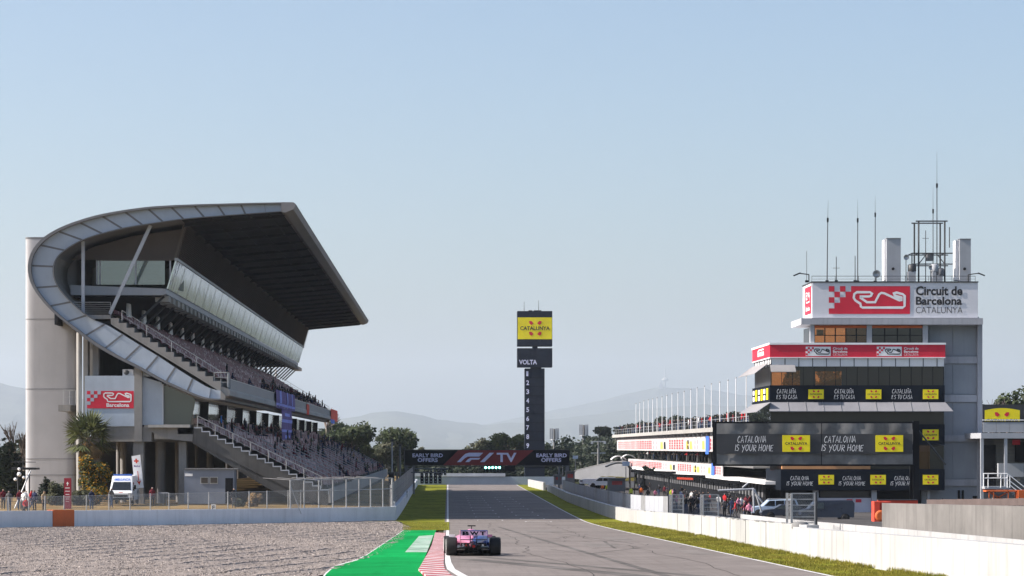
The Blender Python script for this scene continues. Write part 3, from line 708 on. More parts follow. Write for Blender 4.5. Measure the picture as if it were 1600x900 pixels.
def seat_geo(mb, x, y, z, m):
    w_ = .21
    mb.add([(x-.02,y-w_,z+.40),(x+.36,y-w_,z+.43),(x+.36,y+w_,z+.43),(x-.02,y+w_,z+.40),(x+.36,y-w_,z+.36),(x+.36,y+w_,z+.36)], [(0,1,2,3),(1,4,5,2)], m)
    mb.add([(x-.08,y-w_,z+.84),(x+.0,y-w_,z+.40),(x+.0,y+w_,z+.40),(x-.08,y+w_,z+.84),(x-.13,y-w_,z+.84),(x-.05,y-w_,z+.36),(x-.05,y+w_,z+.36),(x-.13,y+w_,z+.84)],
           [(0,1,2,3),(7,6,5,4),(4,0,3,7),(0,4,5,1),(3,2,6,7)], m)
def rows(B, Fr, n):
    dx, dz = (Fr[0]-B[0])/n, (Fr[1]-B[1])/n
    for r in range(n): yield r, B[0]+dx*r+dx*.32, B[1]+dz*r
rnd = random.Random(11); sb = MB(); SEATS = []; near = 0
def seatcol(tr, r, y):
    # blocks of maroon with pale seats mixed in
    k = math.sin(y*.21+r*.5+tr*2)+math.sin(y*.067-r*.9)*.8
    if tr == 0: pr = .13 if y > 252 else .34
    else: pr = .46 if y < 300 else .24
    return 1 if rnd.random() < pr+.10*k else 0
for tr, (B, Fr, n) in enumerate(((UB, UF, NU), (LB, LF, NL))):
    for r, x, z in rows(B, Fr, n):
        j = 0; y = YN+.7
        while y < YF-1:
            if (y-YN) % 15.0 > 1.15:
                c = seatcol(tr, r, y)
                if r > 0: SEATS.append((tr, r, x, y, z))
                if j < 3 and near < 93:
                    near += 1; m = MB(); seat_geo(m, x, y, z, 0); m.build('seat', K['seatw'] if c else K['seatr'], gs)
                else: seat_geo(sb, x, y, z, c)
                j += 1
            y += .5
tag(sb.build('seat', [K['seatr'], K['seatw']], gs), kind='stuff')
# aisle handrails of the lower tier
for i in range(20):
    y = YN+.15+i*11
    if y > YF-2: break
    t_ = 0 if i % 2 == 0 and i < 3 else .42; a, b = (LB[0]+.3+(LF[0]-LB[0])*t_, y, LB[1]+(LF[1]-LB[1])*t_), (LF[0]-.6, y, LF[1]+.45)
    railing([a, b], 1.05, 1.7, 'aisle_rail', K['steel'], .032, 2)
for i in (0, 7):
    railing([(UB[0]+1, YN+.12+i*15, UB[1]-.3), (UF[0], YN+.12+i*15, UF[1]+.3)], 1.0, 2.4, 'aisle_rail', K['steel'], .025, 2)
railing([(UB[0]+1, YF-.5, UB[1]-.3), (UF[0], YF-.5, UF[1]+.3)], 1.1, 2.4, 'aisle_rail', K['steel'], .03, 3)
# front of the upper tier: parapet, pale slab edge
xp, zt = G(357,592); _, zb = G(357,610.5)
m = MB(); m.box(xp-.18, xp, YN+2.0, YF, zb, zt); m.build('parapet', mat('parapet_panel', (.13,.14,.16), .5, .12, .25, big=.12), gs)
m = MB(); m.box(xp-.2, xp+.05, YN+1.9, YF+.05, zt, zt+.06); m.build('parapet_rail', K['steel'], gs)
m = MB(); m.prism([(UF[0]-.2,UF[1]+.05), (xp+.0,UF[1]-.25), (xp+.12,zb), (xp+.10,zb-.42), (xp-.5,zb-.55), (UF[0]-.2,zb-.4)], YN+.1, YF); m.build('slab_edge', K['concl'], gs)
m = MB(); m.prism([G(345,625.5), G(352,624.5), G(353,618), G(345,610)], YN-.3, YN+.1); m.build('end_nose', K['conc'], gs)
railing([(xp-.1, YN+.2, UF[1]-.1), (xp-.1, YN+2.0, UF[1]-.1)], 1.3, .6, 'end_rail', K['steel'], .03, 3)
railing([(UF[0]-.6, YN+.1, UF[1]-.1), (xp-.1, YN+.1, UF[1]-.1)], 1.3, .6, 'end_rail', K['steel'], .03, 3)
# sloping windows under the ledge
w0, w1 = G(303.5,625), G(301,664)
m = MB(); m.prism([w0, (w0[0]-.12,w0[1]), (w1[0]-.12,w1[1]), w1], YN+.6, YF-2); wn = m.build('lounge_glass', glassmat('lounge_glass', (.95,.95,.92), .10, .86, (.05,.055,.06)), gs)
for i in range(11):
    y = YN+9+i*20
    m = MB(); m.bar((w0[0]+.05,y,w0[1]), (w1[0]+.12,y,w1[1]), .8, .5); m.build('mullion', K['black'], wn)
m = MB(); m.box(LB[0]-1.5, LB[0]+.02, YN+.3, YF-1, LB[1]-.6, LB[1]+.0); m.build('walkway', K['conc'], gs)
m = MB(); m.box(w1[0]-.3, w1[0]+.1, YF-60, YF-2, LB[1]+.05, LB[1]+.55); m.build('rear_kerb', K['concl'], gs)
# front parapet of the lower tier
x, z = LF
m = MB(); m.box(x, x+.22, YN, YF+6, z-.85, z+.42); m.build('front_parapet', K['concl'], gs)
m = MB()
for i in range(60):
    y = YN+1+i*3.6; m.box(x-.6, x-.2, y, y+.4, 1.5, z-.8)
m.build('front_column', K['concd'], gs)
m = MB(); m.box(x-1.6, x-1.4, YN+.4, YF, 1.5, z-.8); m.build('shutter_wall', K['flange'], gs)
# ---- end elevation below the band
m = MB(); x, z = G(121.5, 0); zt_ = G(0,519)[1]; m.tube((x,YN+1,2.3), (x,YN+1,zt_), .26, None, 16); m.build('end_column', K['concl'], gs)
m = MB(); x0, _ = G(126,0); x1, _ = G(133,0); m.box(x0, x1, YN+1.6, YN+3, 2.3, G(0,524)[1]); m.build('end_pier', K['conc'], gs)
m = MB(); m.box(G(140,0)[0], G(149,0)[0], YN+2, YN+3, 2.3, G(0,538)[1]); m.build('end_pier', K['conc'], gs)
def gbox(name, m_, px0, px1, py0, py1, y0, y1, parent=gs):
    a, b = G(px0, py1), G(px1, py0); m = MB(); m.box(a[0], b[0], y0, y1, a[1], b[1]); return m.build(name, m_, parent)
gbox('clad_panel', K['clad'], 132, 210, 587, 666, YN+.2, YN+3)
gbox('clad_panel', K['clad'], 221, 252, 588, 664, YN+.5, YN+3)
m = MB(); m.prism([G(221,588), G(252,588), G(252,597.5), G(221,580)], YN+.5, YN+3); m.build('clad_panel', K['clad'], gs)
gbox('pier', K['conc'], 209.5, 221.5, 574, 690, YN+.1, YN+2)
gbox('frame_bar', K['paint'], 252, 254.5, 600, 664, YN+.45, YN+3)
m = MB(); m.prism([G(254.5,663), G(296,663), G(304,627), G(300,620), G(254.5,601)], YN+.9, YN+1.0); m.build('stair_glass', K['greenglass'], gs)
gbox('ledge', K['concl'], 232, 297, 663.5, 668, YN-.3, YN+3)
gbox('beam', K['conc'], 150, 236, 666.5, 690, YN+.35, YN+2.5)
m = MB(); m.prism([G(222,668), G(303,668), G(330,690), G(330,704), G(300,690), G(262,686), G(236,675)], YN+.30, YN+2.4); m.build('raking_beam', K['conc'], gs)
# raking end wall under the lower tier
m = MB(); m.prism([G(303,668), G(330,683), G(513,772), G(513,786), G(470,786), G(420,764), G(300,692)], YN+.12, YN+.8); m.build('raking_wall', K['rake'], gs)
for (px0, px1, y) in ((207,223,YN+.5), (235,251,YN+4), (258,266,YN+9), (277,289,YN+1.2), (284,290,YN+12), (226,232,YN+10), (170,180,YN+8), (300,312,YN+14), (240,247,YN+18), (150,158,YN+14)):
    a = G(px0,0)[0]; b = G(px1,0)[0]
    m = MB(); m.tube(((a+b)/2, y, 2.2), ((a+b)/2, y, G(0,688)[1]), (b-a)/2, None, 16) if px0 not in (207,277) else m.box(a, b, y, y+1.2, 2.2, G(0,690)[1])
    m.build('column', K['conc'], gs)
m = MB(); x = G(110,0)[0]
for i in range(10): m.box(x-.4, x, YN+16+i*21, YN+16+i*21+18.5, 2.2, G(0,672)[1])
m.box(x, G(300,0)[0], YN+34, YN+34.4, 2.2, G(0,640)[1])
m.box(G(131,0)[0]-.5, G(131,0)[0], YN+6, YF-4, G(0,600)[1], G(0,500)[1])
m.build('back_wall', K['conc'], gs)
m = MB(); m.box(G(132,0)[0], G(300,0)[0], YN+3, YF-2, G(0,690)[1], G(0,686)[1]); m.box(G(130,0)[0], G(254,0)[0], YN+5, YF-2, G(0,588)[1]-.1, G(0,588)[1]+.1); m.build('storey_floor', K['concd'], gs)
# red emblem panel
def circuit_track(T, a0, b0, w_, h_, lw, m_, parent, c=.02):
    pts = [(.50,.62),(.36,.62),(.34,.55),(.44,.55),(.44,.62)]
    pts = [(.06,.92),(.32,.92),(.36,.84),(.34,.72),(.30,.68),(.12,.68),(.13,.62),(.26,.36),(.42,.36),(.50,.80),(.54,.88),(.60,.86),(.90,.46),(.94,.48),(.94,.58),(.80,.74),(.79,.84),(.84,.90),(.97,.80),(1.0,.72),(1.0,.14),(.96,.06),(.17,.06),(.14,.12),(.13,.28),(.03,.46),(.0,.60),(.01,.82)]
    m = MB(T); m.strip([(a0+p[0]*w_, b0+p[1]*h_) for p in pts], lw, c, 0, True)
    return m.build('track_outline', m_, parent)
def checks(T, a0, b0, s, cells, m_, parent, c=.012, name='checker'):
    m = MB(T)
    for i, j in cells: m.add([(a0+i*s,b0+j*s,c),(a0+i*s+s,b0+j*s,c),(a0+i*s+s,b0+j*s+s,c),(a0+i*s,b0+j*s+s,c)], [(0,1,2,3)])
    return m.build(name, m_, parent)
T = front_T(136, 638, YN+.17); s = 16.667
sg = MB(T); W_, H_ = 70/s, 26/s; q = .44*.98
sg.add([(0,0,0),(W_,0,0),(W_,H_,0),(0,H_,0),(0,0,.03),(W_,0,.03),(W_,H_,.03),(0,H_,.03)], [(4,5,6,7),(0,1,5,4),(1,2,6,5),(2,3,7,6),(3,0,4,7)])
sp = sg.build('sign_panel', K['signred'], gs)
c_ = H_/5
checks(T, 0, 0, c_, [(0,1),(1,2),(0,3),(2,3),(1,4),(3,4)], K['clad'], sp, .04)
circuit_track(T, 1.5, .55, 2.45, .9, .10, K['signwhite'], sp, .04)
text('Barcelona', K['signwhite'], sp, T, 1.75, .12, 2.05, .34, .04, .03)
# wall of plain offices under the raking wall
ob = thing('site_office', P(325,784,YN-2.6), 'low blue grey office block with strip windows below the grandstand steps', 'building')
Yo = YN-3; cl2 = mat('office_panel', (.19,.22,.28), .6, .06, .6, streak=.15)
def pb(name, m_, x0, x1, y0, y1, Y, d, parent): mb = MB(); mb.pbox(x0, x1, y0, y1, Y, d); return mb.build(name, m_, parent)
pb('wall', cl2, 288, 366, 733, 787, Yo, 2.6, ob); pb('roof', K['flange'], 287, 371, 732, 733.5, Yo-.15, 2.9, ob)
pb('door', K['black'], 352, 364, 747, 787, Yo-.03, .05, ob)
for x in (313, 327.5):
    f = pb('window', K['steel'], x, x+13, 745, 756, Yo-.05, .06, ob); pb('pane', K['darkglass'], x+1.2, x+11.8, 746.3, 754.7, Yo-.065, .02, f)
pb('name_plate', K['signwhite'], 289, 301, 740, 744, Yo-.03, .04, ob)
# air conditioner on the ledge above the emblem panel
ac = thing('air_conditioner', P(200,587,YN+.6), 'boxy air conditioner unit on the ledge above the red circuit emblem', 'air conditioner')
pb('casing', K['cladl'], 191.5, 208.5, 577, 587, YN+.6, .6, ac)
m = MB(); p = P(197.5,582,YN+.57); m.lathe(p, [(.001,-.02),(.22,-.02),(.24,.02),(.001,.03)], 'y', 16); m.build('fan', K['dark'], ac)
# round stair tower at the left end
st = thing('stair_tower', P(78,745,YN+12), 'tall smooth grey round stair tower behind the left end of the grandstand', 'tower')
a = P(38,0,YN+8).x; b = P(119,0,YN+8).x; cx, r = (a+b)/2, (b-a)/2; zt_ = P(0,373,YN+8).z
m = MB()
sec = []
for zz in (2.0, zt_):
    q = []
    for i in range(48):
        an = 2*math.pi*i/48; ex = .26
        q.append((cx+r*math.copysign(abs(math.cos(an))**ex, math.cos(an)), YN+8+r*.9+r*.9*math.copysign(abs(math.sin(an))**ex, math.sin(an)), zz))
    sec.append(q)
m.loft(sec, 0, True); m.build('shaft', mat('tower_cladding', (.42,.42,.44), .6, .05, .5, streak=.10, big=.06), st)
for zz in (zt_-14, zt_-7.5, zt_-20.5, 5):
    q0 = [((p[0]-cx)*1.003+cx, p[1]-.02 if p[1] < YN+8+r*.9 else p[1]+.02, zz) for p in sec[0]]; q1 = [(x,y,zz+.06) for x,y,_ in q0]; m = MB(); m.loft([q0,q1], 0, True, True, False); m.build('seam', K['flange'], st)
m = MB(); q0 = [((p[0]-cx)*1.01+cx, (p[1]-YN-8-r*.9)*1.01+YN+8+r*.9, zt_) for p in sec[0]]; m.loft([q0,[(x,y,zt_+.15) for x,y,_ in q0]], 0, True); m.build('cap', K['flange'], st)
m = MB(); m.box(P(100,0,YN+6).x, P(118,0,YN+6).x, YN+2.5, YN+8, P(0,633,YN+4).z-.6, P(0,633,YN+4).z); m.build('landing', K['conc'], st)
railing([(P(99,0,YN+2.6).x, YN+2.6, P(0,632,YN+2.6).z), (P(118,0,YN+2.6).x, YN+2.6, P(0,632,YN+2.6).z)], 1.3, .5, 'landing_rail', K['steel'], .025, 2, st)
m = MB(); m.prism([G(107,650), G(118,650), G(118,755), G(112,740)], YN+3, YN+6); m.build('landing_support', K['conc'], st)
# ---------------------------------------------------------------- lettered boards shared by several things
def board(T, w_, h_, d, m, name, parent):
    mb = MB(T); mb.add([(0,0,-d),(w_,0,-d),(w_,h_,-d),(0,h_,-d),(0,0,0),(w_,0,0),(w_,h_,0),(0,h_,0)], [(4,5,6,7),(0,1,5,4),(1,2,6,5),(2,3,7,6),(3,0,4,7),(3,2,1,0)])
    return mb.build(name, m, parent)
def subT(T, a0, b0, c0=0.0): return lambda a, b, c=0.0: T(a+a0, b+b0, c+c0)
def diamonds(T, cx, cy, s, parent, c, only_top=False):
    for sx, sy, r in ((-1,1,0), (1,1,.25), (-1,-1,.2), (1,-1,-.1)):
        if only_top and sy < 0: continue
        a = (cx+sx*s*1.15, cy+sy*s*(1.5 if not only_top else 0)); k = s*.72
        pts = [(a[0]-k*.9*sx, a[1]-k*.15), (a[0]-k*.1*sx, a[1]+k*.75), (a[0]+k*.85*sx, a[1]+k*.7), (a[0]+k*.65*sx, a[1]-k*.35), (a[0]-k*.05*sx, a[1]-k*.8)]
        m = MB(T); m.add([(x, y, c) for x, y in pts], [tuple(range(5))]); m.build('red_diamond', K['signred'], parent)
def yellow_sign(T, a, b, w_, h_, parent, small=False, d=.03):
    S = subT(T, a, b, d); p = board(S, w_, h_, d*.8, K['yellow'], 'yellow_sign', parent)
    diamonds(S, w_/2, h_/2, min(w_*.17, h_*.2), p, .015)
    text('CATALUNYA', K['ink'], p, S, w_*.1, h_*.42, w_*.8, h_*.17, .022, .02)
    return p
def yellow_front(px0, px1, py0, py1, Y, parent, d=.05):
    s = F/Y; return yellow_sign(front_T(px0, py1, Y), 0, 0, (px1-px0)/s, (py1-py0)/s, parent, d=d)
def slogan(T, a, b, w_, h_, lines, parent, c=.03, lw=.13):
    lh = h_/len(lines)
    for i, (t_, off, k) in enumerate(lines): brush(t_, K['signwhite'], parent, T, a+off*w_, b+h_-lh*(i+1)+lh*.12, w_*k, lh*.74, lw, c)

# ---------------------------------------------------------------- control tower
YT = 268.0; st_ = F/YT
ct = thing('control_tower', (P(1365,0,YT).x, YT+8, gz(YT)), 'stepped race control tower with red band and circuit sign on its top block', 'tower')
def tb_(name, m_, x0, x1, y0, y1, off=0.0, d=.2, parent=ct): mb = MB(); mb.pbox(x0, x1, y0, y1, YT+off, d); return mb.build(name, m_, parent)
def scaled(px, off): return px   # kept simple: offsets are small next to the distance
greyp = mat('grey_panel', (.30,.32,.355), .6, .06, .5, streak=.12, big=.08); ledge = mat('ledge_render', (.42,.425,.46), .85, .07, .6, streak=.35, big=.06)
# shear core at the right
tb_('core_wall', greyp, 1440, 1530, 497, 792, 2.2, 16)
for i, (a, b) in enumerate(((507,556),(569,616),(629,680),(691,748))):
    for x0, x1 in ((1452,1488),(1489,1526)): tb_('core_panel', greyp, x0, x1, a, b, 2.14, .1)
for a, b in ((495,507),(557,568),(617,628),(680,690),(749,759)): tb_('ledge', ledge, 1446, 1529.5, a, b, 1.95, 1)
tb_('corner_pier', ledge, 1527.5, 1535, 498, 792, 1.7, 16)
# top block with the big sign
tb_('top_block', mat('white_sheet', (.70,.70,.74), .5, .04, .6, streak=.05, big=.03), 1269, 1528, 441, 496.5, .4, 7.0)
sd = MB(); 
p0, p1 = P(1269,496.5,YT+.4), P(1269,441,YT+.4)
# the side face of the top block is the left face of the same box; red panel on it
TL = plane_T((p0.x-.03, YT+6.6, p0.z), (0,-1,0), (0,0,1), (-1,0,0))
b_ = board(subT(TL,.9,.5), 4.6, 2.9, .02, K['signred'], 'side_sign', ct); 
m = MB(subT(TL,.9,.5)); m.add([(.5,.25,.02),(2.9,.25,.02),(2.9,1.0,.02),(.5,1.0,.02)], [(0,1,2,3)]); circuit_track(subT(TL,.9,.5), .8, 1.2, 2.8, 1.2, .12, K['signwhite'], b_)
text('Barcelona', K['signwhite'], b_, subT(TL,.9,.5), 1.0, .35, 2.8, .5, .03, .03)
tb_('roof_edge', K['dark'], 1268, 1529, 439.6, 441.2, .3, 7.2)
Tt = front_T(1295, 490.5, YT+.38); w_, h_ = 127/st_, 43.5/st_
cell = h_/5
sgn = MB(Tt)   # red field with its stepped left edge
for j, i0 in enumerate((0,1,2,3,4)): sgn.add([(i0*cell if j else 0, j*cell, .02), (w_, j*cell, .02), (w_, (j+1)*cell, .02), (i0*cell if j else 0, (j+1)*cell, .02)], [(0,1,2,3)])
sg_ = sgn.build('sign_field', K['signred'], ct)
checks(Tt, 0, 0, cell, [(0,2),(1,3),(0,4),(2,4)], K['signred'], sg_, .021)
circuit_track(Tt, 39/st_, 8.2/st_, 79.5/st_, 28/st_, .23, K['signwhite'], sg_, .03)
text('Circuit de', K['ink'], ct, front_T(1431,461.5,YT+.38), 0, .0, 73/st_, 14.5/st_, .03, .03)
text('Barcelona', K['ink'], ct, front_T(1431,476.5,YT+.38), 0, .0, 72/st_, 13/st_, .03, .03)
text('CATALUNYA', K['ink'], ct, front_T(1431,489.5,YT+.38), 0, .0, 73/st_, 10/st_, .03, -.012)
tb_('cornice', ledge, 1252, 1536, 497, 507, -.2, 8.0)
# glazed top storey: pillars, amber windows, orange blinds
for a, b in ((1266,1272.5),(1354.5,1362.5),(1442,1450)): tb_('pillar', K['cladl'], a, b, 507, 536, .2, .5)
for a, b in ((1266,1272),(1354.5,1362),(1442,1450)): tb_('pillar', K['cladl'], a, b, 507, 536, 6.6, .4)
for (a, b, gm, n) in ((1272.5,1354.5,K['orangeglass'],5),(1362.5,1442,K['darkglass'],4)):
    wd = tb_('window', K['black'], a, b, 535, 536, .45, .1)
    tb_('pane', gm, a, b, 512, 535, .5, .03, wd)
    tb_('blind', K['orange'], a, b, 508.5, 512.5, .35, .1, wd)
    for i in range(n+1): x = a+(b-a)*i/n; tb_('mullion', K['black'], x-.8, x+.8, 512, 535, .44, .1, wd)
    tb_('transom', K['black'], a, b, 523.3, 524.5, .42, .08, wd)
    tb_('pane', K['orangeglass'] if gm is K['orangeglass'] else K['darkglass'], a, b, 507, 536, 6.8, .03, wd)
    if gm is K['darkglass']:
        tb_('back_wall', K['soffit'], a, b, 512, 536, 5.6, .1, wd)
tb_('inner_wall', K['brown'], 1322, 1356, 507, 536, 3.4, .1)
m = MB(); p = P(1268,536,YT+.4); m.box(p.x, p.x+.1, YT+.8, YT+6.4, p.z, p.z+1.7); m.build('side_pane', K['darkglass'], ct)
tb_('screen', K['black'], 1276, 1287, 515, 524, 1.0, .15)
# red band storey (overhanging box, 15 m deep)
X0 = P(1203,0,YT).x; X1 = P(1477,0,YT).x; DEP = 15.5
def storey(name, m_, y0, y1, x0=1203, x1=1477, off=0.0, dep=DEP, parent=ct):
    mb = MB(); mb.pbox(x0, x1, y0, y1, YT+off, dep); return mb.build(name, m_, parent)
storey('roof_slab', K['signwhite'], 535.5, 538.5, 1202, 1478, -.1, DEP+.2)
rb = storey('red_band', K['signred'], 538.5, 558, 1203, 1477, 0, DEP)
storey('band_trim', K['signwhite'], 558, 559.5, 1202.5, 1477.5, -.06, DEP)
for x in (1259, 1370):
    Tb = front_T(x, 556.3, YT-.02); q = 14.6/st_
    pn = board(Tb, 39/st_, q, .02, K['signwhite'], 'white_sign', rb); c_ = q/4.6
    checks(Tb, 0, .08*q, c_, [(0,0),(1,1),(0,2),(2,2),(1,3),(3,3)], K['signred'], pn, .012)
    circuit_track(Tb, 13.5/st_, 2.6/st_, 23/st_, 9/st_, .09, K['ink'], pn, .014)
    for i, t_ in enumerate(('Circuit de', 'Barcelona', 'CATALUNYA')): text(t_, K['signwhite'], rb, Tb, 42.5/st_, (10.0-i*4.9)/st_, 22.5/st_, 3.9/st_, .014, .02 if i < 2 else -.01)
TLb = plane_T((X0-.02, YT+DEP, P(0,558,YT).z), (0,-1,0), (0,0,1), (-1,0,0))
text('Barcelona', K['signwhite'], rb, TLb, DEP*.33, .35, DEP*.36, .65, .02, .04)
m = MB(TLb); m.add([(DEP*.36+i*1.2, 1.0, .02) if 0 else p for i, p in enumerate([(DEP*.35,.95,.02),(DEP*.68,.95,.02),(DEP*.66,1.12,.02),(DEP*.38,1.12,.02)])], [(0,1,2,3)]); m.build('lettering', K['signwhite'], rb)
# white panels under the band
wp = storey('panel_row', K['signwhite'], 559.5, 572.5, 1205, 1475, .25, DEP-.6)
for i in range(13): x = 1205+270*i/12.5; tb_('panel_joint', K['dark'], x-.5, x+.5, 560, 573, .2, .06, wp)
for i in range(7):
    m = MB(); y = YT+1.2+i*2.2; m.box(P(1205,0,YT).x-.03, P(1205,0,YT).x+.05, y-.12, y+.12, P(0,572,YT).z, P(0,560,YT).z); m.build('panel_joint', K['dark'], wp)
# upper office storey: window wall
storey('office_soffit', K['brown'], 571.5, 573, 1205, 1474, .3, DEP-1)
for (a, b) in ((1204,1250),(1274,1315)): tb_('amber_window', K['orangeglass'], a, b, 579 if a < 1210 else 580, 602, .5, .03)
for (a, b) in ((1250,1274),(1315,1475)): tb_('dark_window', K['darkglass'], a, b, 573, 602, .5, .03)
tb_('dark_window', K['darkglass'], 1204, 1250, 573, 579, .5, .03); tb_('dark_window', K['darkglass'], 1274, 1315, 573, 580, .5, .03)
for i in range(17): x = 1204.5+270*i/16; tb_('mullion', K['black'], x-.35, x+.35, 573, 602, .46, .05)
amberroom = mat('sunlit_room', (.55,.27,.12), .9, .2, .3)  # warmth of sun coming through the rooms is put into this colour
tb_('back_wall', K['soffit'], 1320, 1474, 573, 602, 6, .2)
tb_('back_window', K['orangeglass'], 1204, 1320, 573, 602, DEP-1.2, .03)
tb_('inner_post', K['brown'], 1256, 1262, 573, 602, 3.5, .4); tb_('inner_post', K['black'], 1230, 1233, 573, 590, 4.5, .3)
m = MB(); a = P(1276,604,YT+5); b = P(1318,590,YT+5); m.add([(a.x,YT+4,a.z),(b.x,YT+4,a.z),(b.x,YT+7,b.z),(a.x,YT+7,a.z+.2)], [(0,1,2,3)]); m.build('desk', amberroom, ct)
m = MB(); m.box(X0+.2, X0+.3, YT+.6, YT+DEP-.5, P(0,602,YT).z, P(0,573,YT).z); m.build('side_blind', mat('white_blind', (.62,.60,.58), .8, .04, .6), ct)
# awnings
aw = mat('awning_cloth', (.26,.255,.26), .8, .1, .6, big=.08); awl = mat('white_awning', (.24,.24,.26), .7, .06, .6, streak=.1)
def awning(name, m_, x0, x1, y0, y1, out, extend_left=False, parent=ct, x0b=None, x1b=None):
    a = P(x0,y0,YT-.02); b = P(x1,y0,YT-.02); c = P(x1b or x1,y1,YT-.02); d = P(x0b or x0,y1,YT-.02); mb = MB()
    vs = [(a.x,YT-.02,a.z),(b.x,YT-.02,b.z),(c.x,YT-out,c.z),(d.x,YT-out,d.z),(a.x,YT-.02,a.z-.06),(b.x,YT-.02,b.z-.06),(c.x,YT-out,c.z-.06),(d.x,YT-out,d.z-.06)]
    mb.add(vs, [(0,3,2,1),(4,5,6,7),(0,1,5,4),(2,3,7,6),(1,2,6,5),(3,0,4,7)]); return mb.build(name, m_, parent)
def side_awning(name, m_, y0, y1, out, ya=0.0, yb=DEP, parent=ct):
    z0, z1 = P(0,y0,YT).z, P(0,y1,YT).z; x = X0-.05; mb = MB()
    vs = [(x,YT+ya,z0),(x,YT+yb,z0),(x-out,YT+yb,z1),(x-out,YT+ya,z1)]; vs += [(p[0],p[1],p[2]-.06) for p in vs]
    mb.add(vs, [(0,1,2,3),(7,6,5,4),(0,4,5,1),(2,6,7,3),(1,5,6,2),(3,7,4,0)]); return mb.build(name, m_, parent)
awning('awning', aw, 1203, 1242, 570, 581, .9); side_awning('awning', aw, 566, 583, 1.5, .2)
# dark slogan band
db = storey('slogan_band', K['bannerd'], 602, 628.5, 1203, 1476, -.02, DEP)
for i, x in enumerate((1213,1303,1393)):
    slogan(front_T(x, 624.5, YT-.05), 0, 0, 33/st_, 17.5/st_, [('CATALUÑA',.02,.93),('ES TU CASA',0,1)], db)
for x in (1263,1353,1442): yellow_front(x, x+24, 608.5, 623.5, YT-.04, db)
def side_cards(z0, z1, y0, y1, n, parent, Xs):
    L_ = y1-y0
    for i in range(n):
        T_ = plane_T((Xs-.03, YT+y1-L_*i/n-.1, z0), (0,-1,0), (0,0,1), (-1,0,0)); cw = L_/n*.62; ch = z1-z0
        if i % 2: board(T_, cw, ch, .02, K['yellow'], 'yellow_card', parent)
        else:
            board(T_, cw, ch*.42, .02, K['signwhite'], 'white_card', parent); board(subT(T_,0,ch*.56), cw, ch*.42, .02, K['signwhite'], 'white_card', parent)
side_cards(P(0,624,YT).z, P(0,606,YT).z, .6, DEP-.6, 6, db, X0)
awning('awning', awl, 1203, 1477, 628.5, 642.5, 1.2, x0b=1200, x1b=1486); side_awning('awning', awl, 628.5, 643, 1.4, -1.0)
for i in range(1, 10):
    x = 1203+274*i/10; a = P(x,628.5,YT-.05); b = P(x,642.5,YT-.05); m = MB(); m.bar((a.x,YT-.06,a.z+.02),(b.x,YT-1.22,b.z+.02),.05,.04); m.build('awning_rib', K['steel'], ct)
# lower storeys, mostly behind the big banner
storey('window_wall', K['darkglass'], 642, 663, 1204, 1475, 1.2, .05)
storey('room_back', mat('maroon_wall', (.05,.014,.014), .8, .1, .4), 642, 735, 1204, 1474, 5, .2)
d2 = storey('slogan_band', K['bannerd'], 663, 695, 1203, 1476, -.02, DEP-2); yellow_front(1441.5, 1466.5, 671, 688, YT-.04, d2)
tb_('window', K['darkglass'], 1203, 1452, 695, 734, .6, .05); tb_('amber_window', K['orangeglass'], 1436, 1453, 696, 733, .5, .04); tb_('dark_window', K['darkglass'], 1453, 1475, 696, 733, .5, .04)
tb_('lit_panel', amberroom, 1436, 1453, 697, 718, 2.2, .1); tb_('lit_panel', K['brown'], 1454, 1474, 702, 732, 2.2, .1)
d3 = storey('slogan_band', K['bannerd'], 733, 766, 1220, 1476, -.3, DEP-3)
for x in (1228,1309.5,1390.5): slogan(front_T(x, 759.5, YT-.33), 0, 0, 43/st_, 16.5/st_, [('CATALONIA',.16,.68),('IS YOUR HOME',0,1)], d3)
for x in (1279,1360,1442): yellow_front(x, x+24, 742, 757, YT-.32, d3)
Xl = P(1220,0,YT).x; side_cards(P(0,757,YT).z, P(0,739,YT).z, .8, 9.5, 6, d3, Xl)
storey('fascia', amberroom, 727, 733, 1222, 1360, .1, 4)
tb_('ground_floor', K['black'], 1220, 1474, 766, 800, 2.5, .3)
tb_('ground_wall', mat('lilac_white', (.56,.55,.64), .7, .05, .6), 1276, 1364, 778, 806, .8, .3)
for x in (1271,1362): tb_('column', K['cladl'], x, x+8, 766, 806, .4, .5)
tb_('column', K['cladl'], 1449, 1453, 766, 800, .8, .4)
for x in (1323,1337): tb_('notice', K['signred'], x, x+9, 780, 785, .77, .03)
tb_('ground_window', K['darkglass'], 1282, 1360, 767, 777, 1.4, .05)
for i, (px, y0) in enumerate(((1497,766),(1503,766),(1520,775))): tb_('duct', K['black'], px, px+ (3 if i < 2 else 9), y0, y0+14, 2.0, .15)
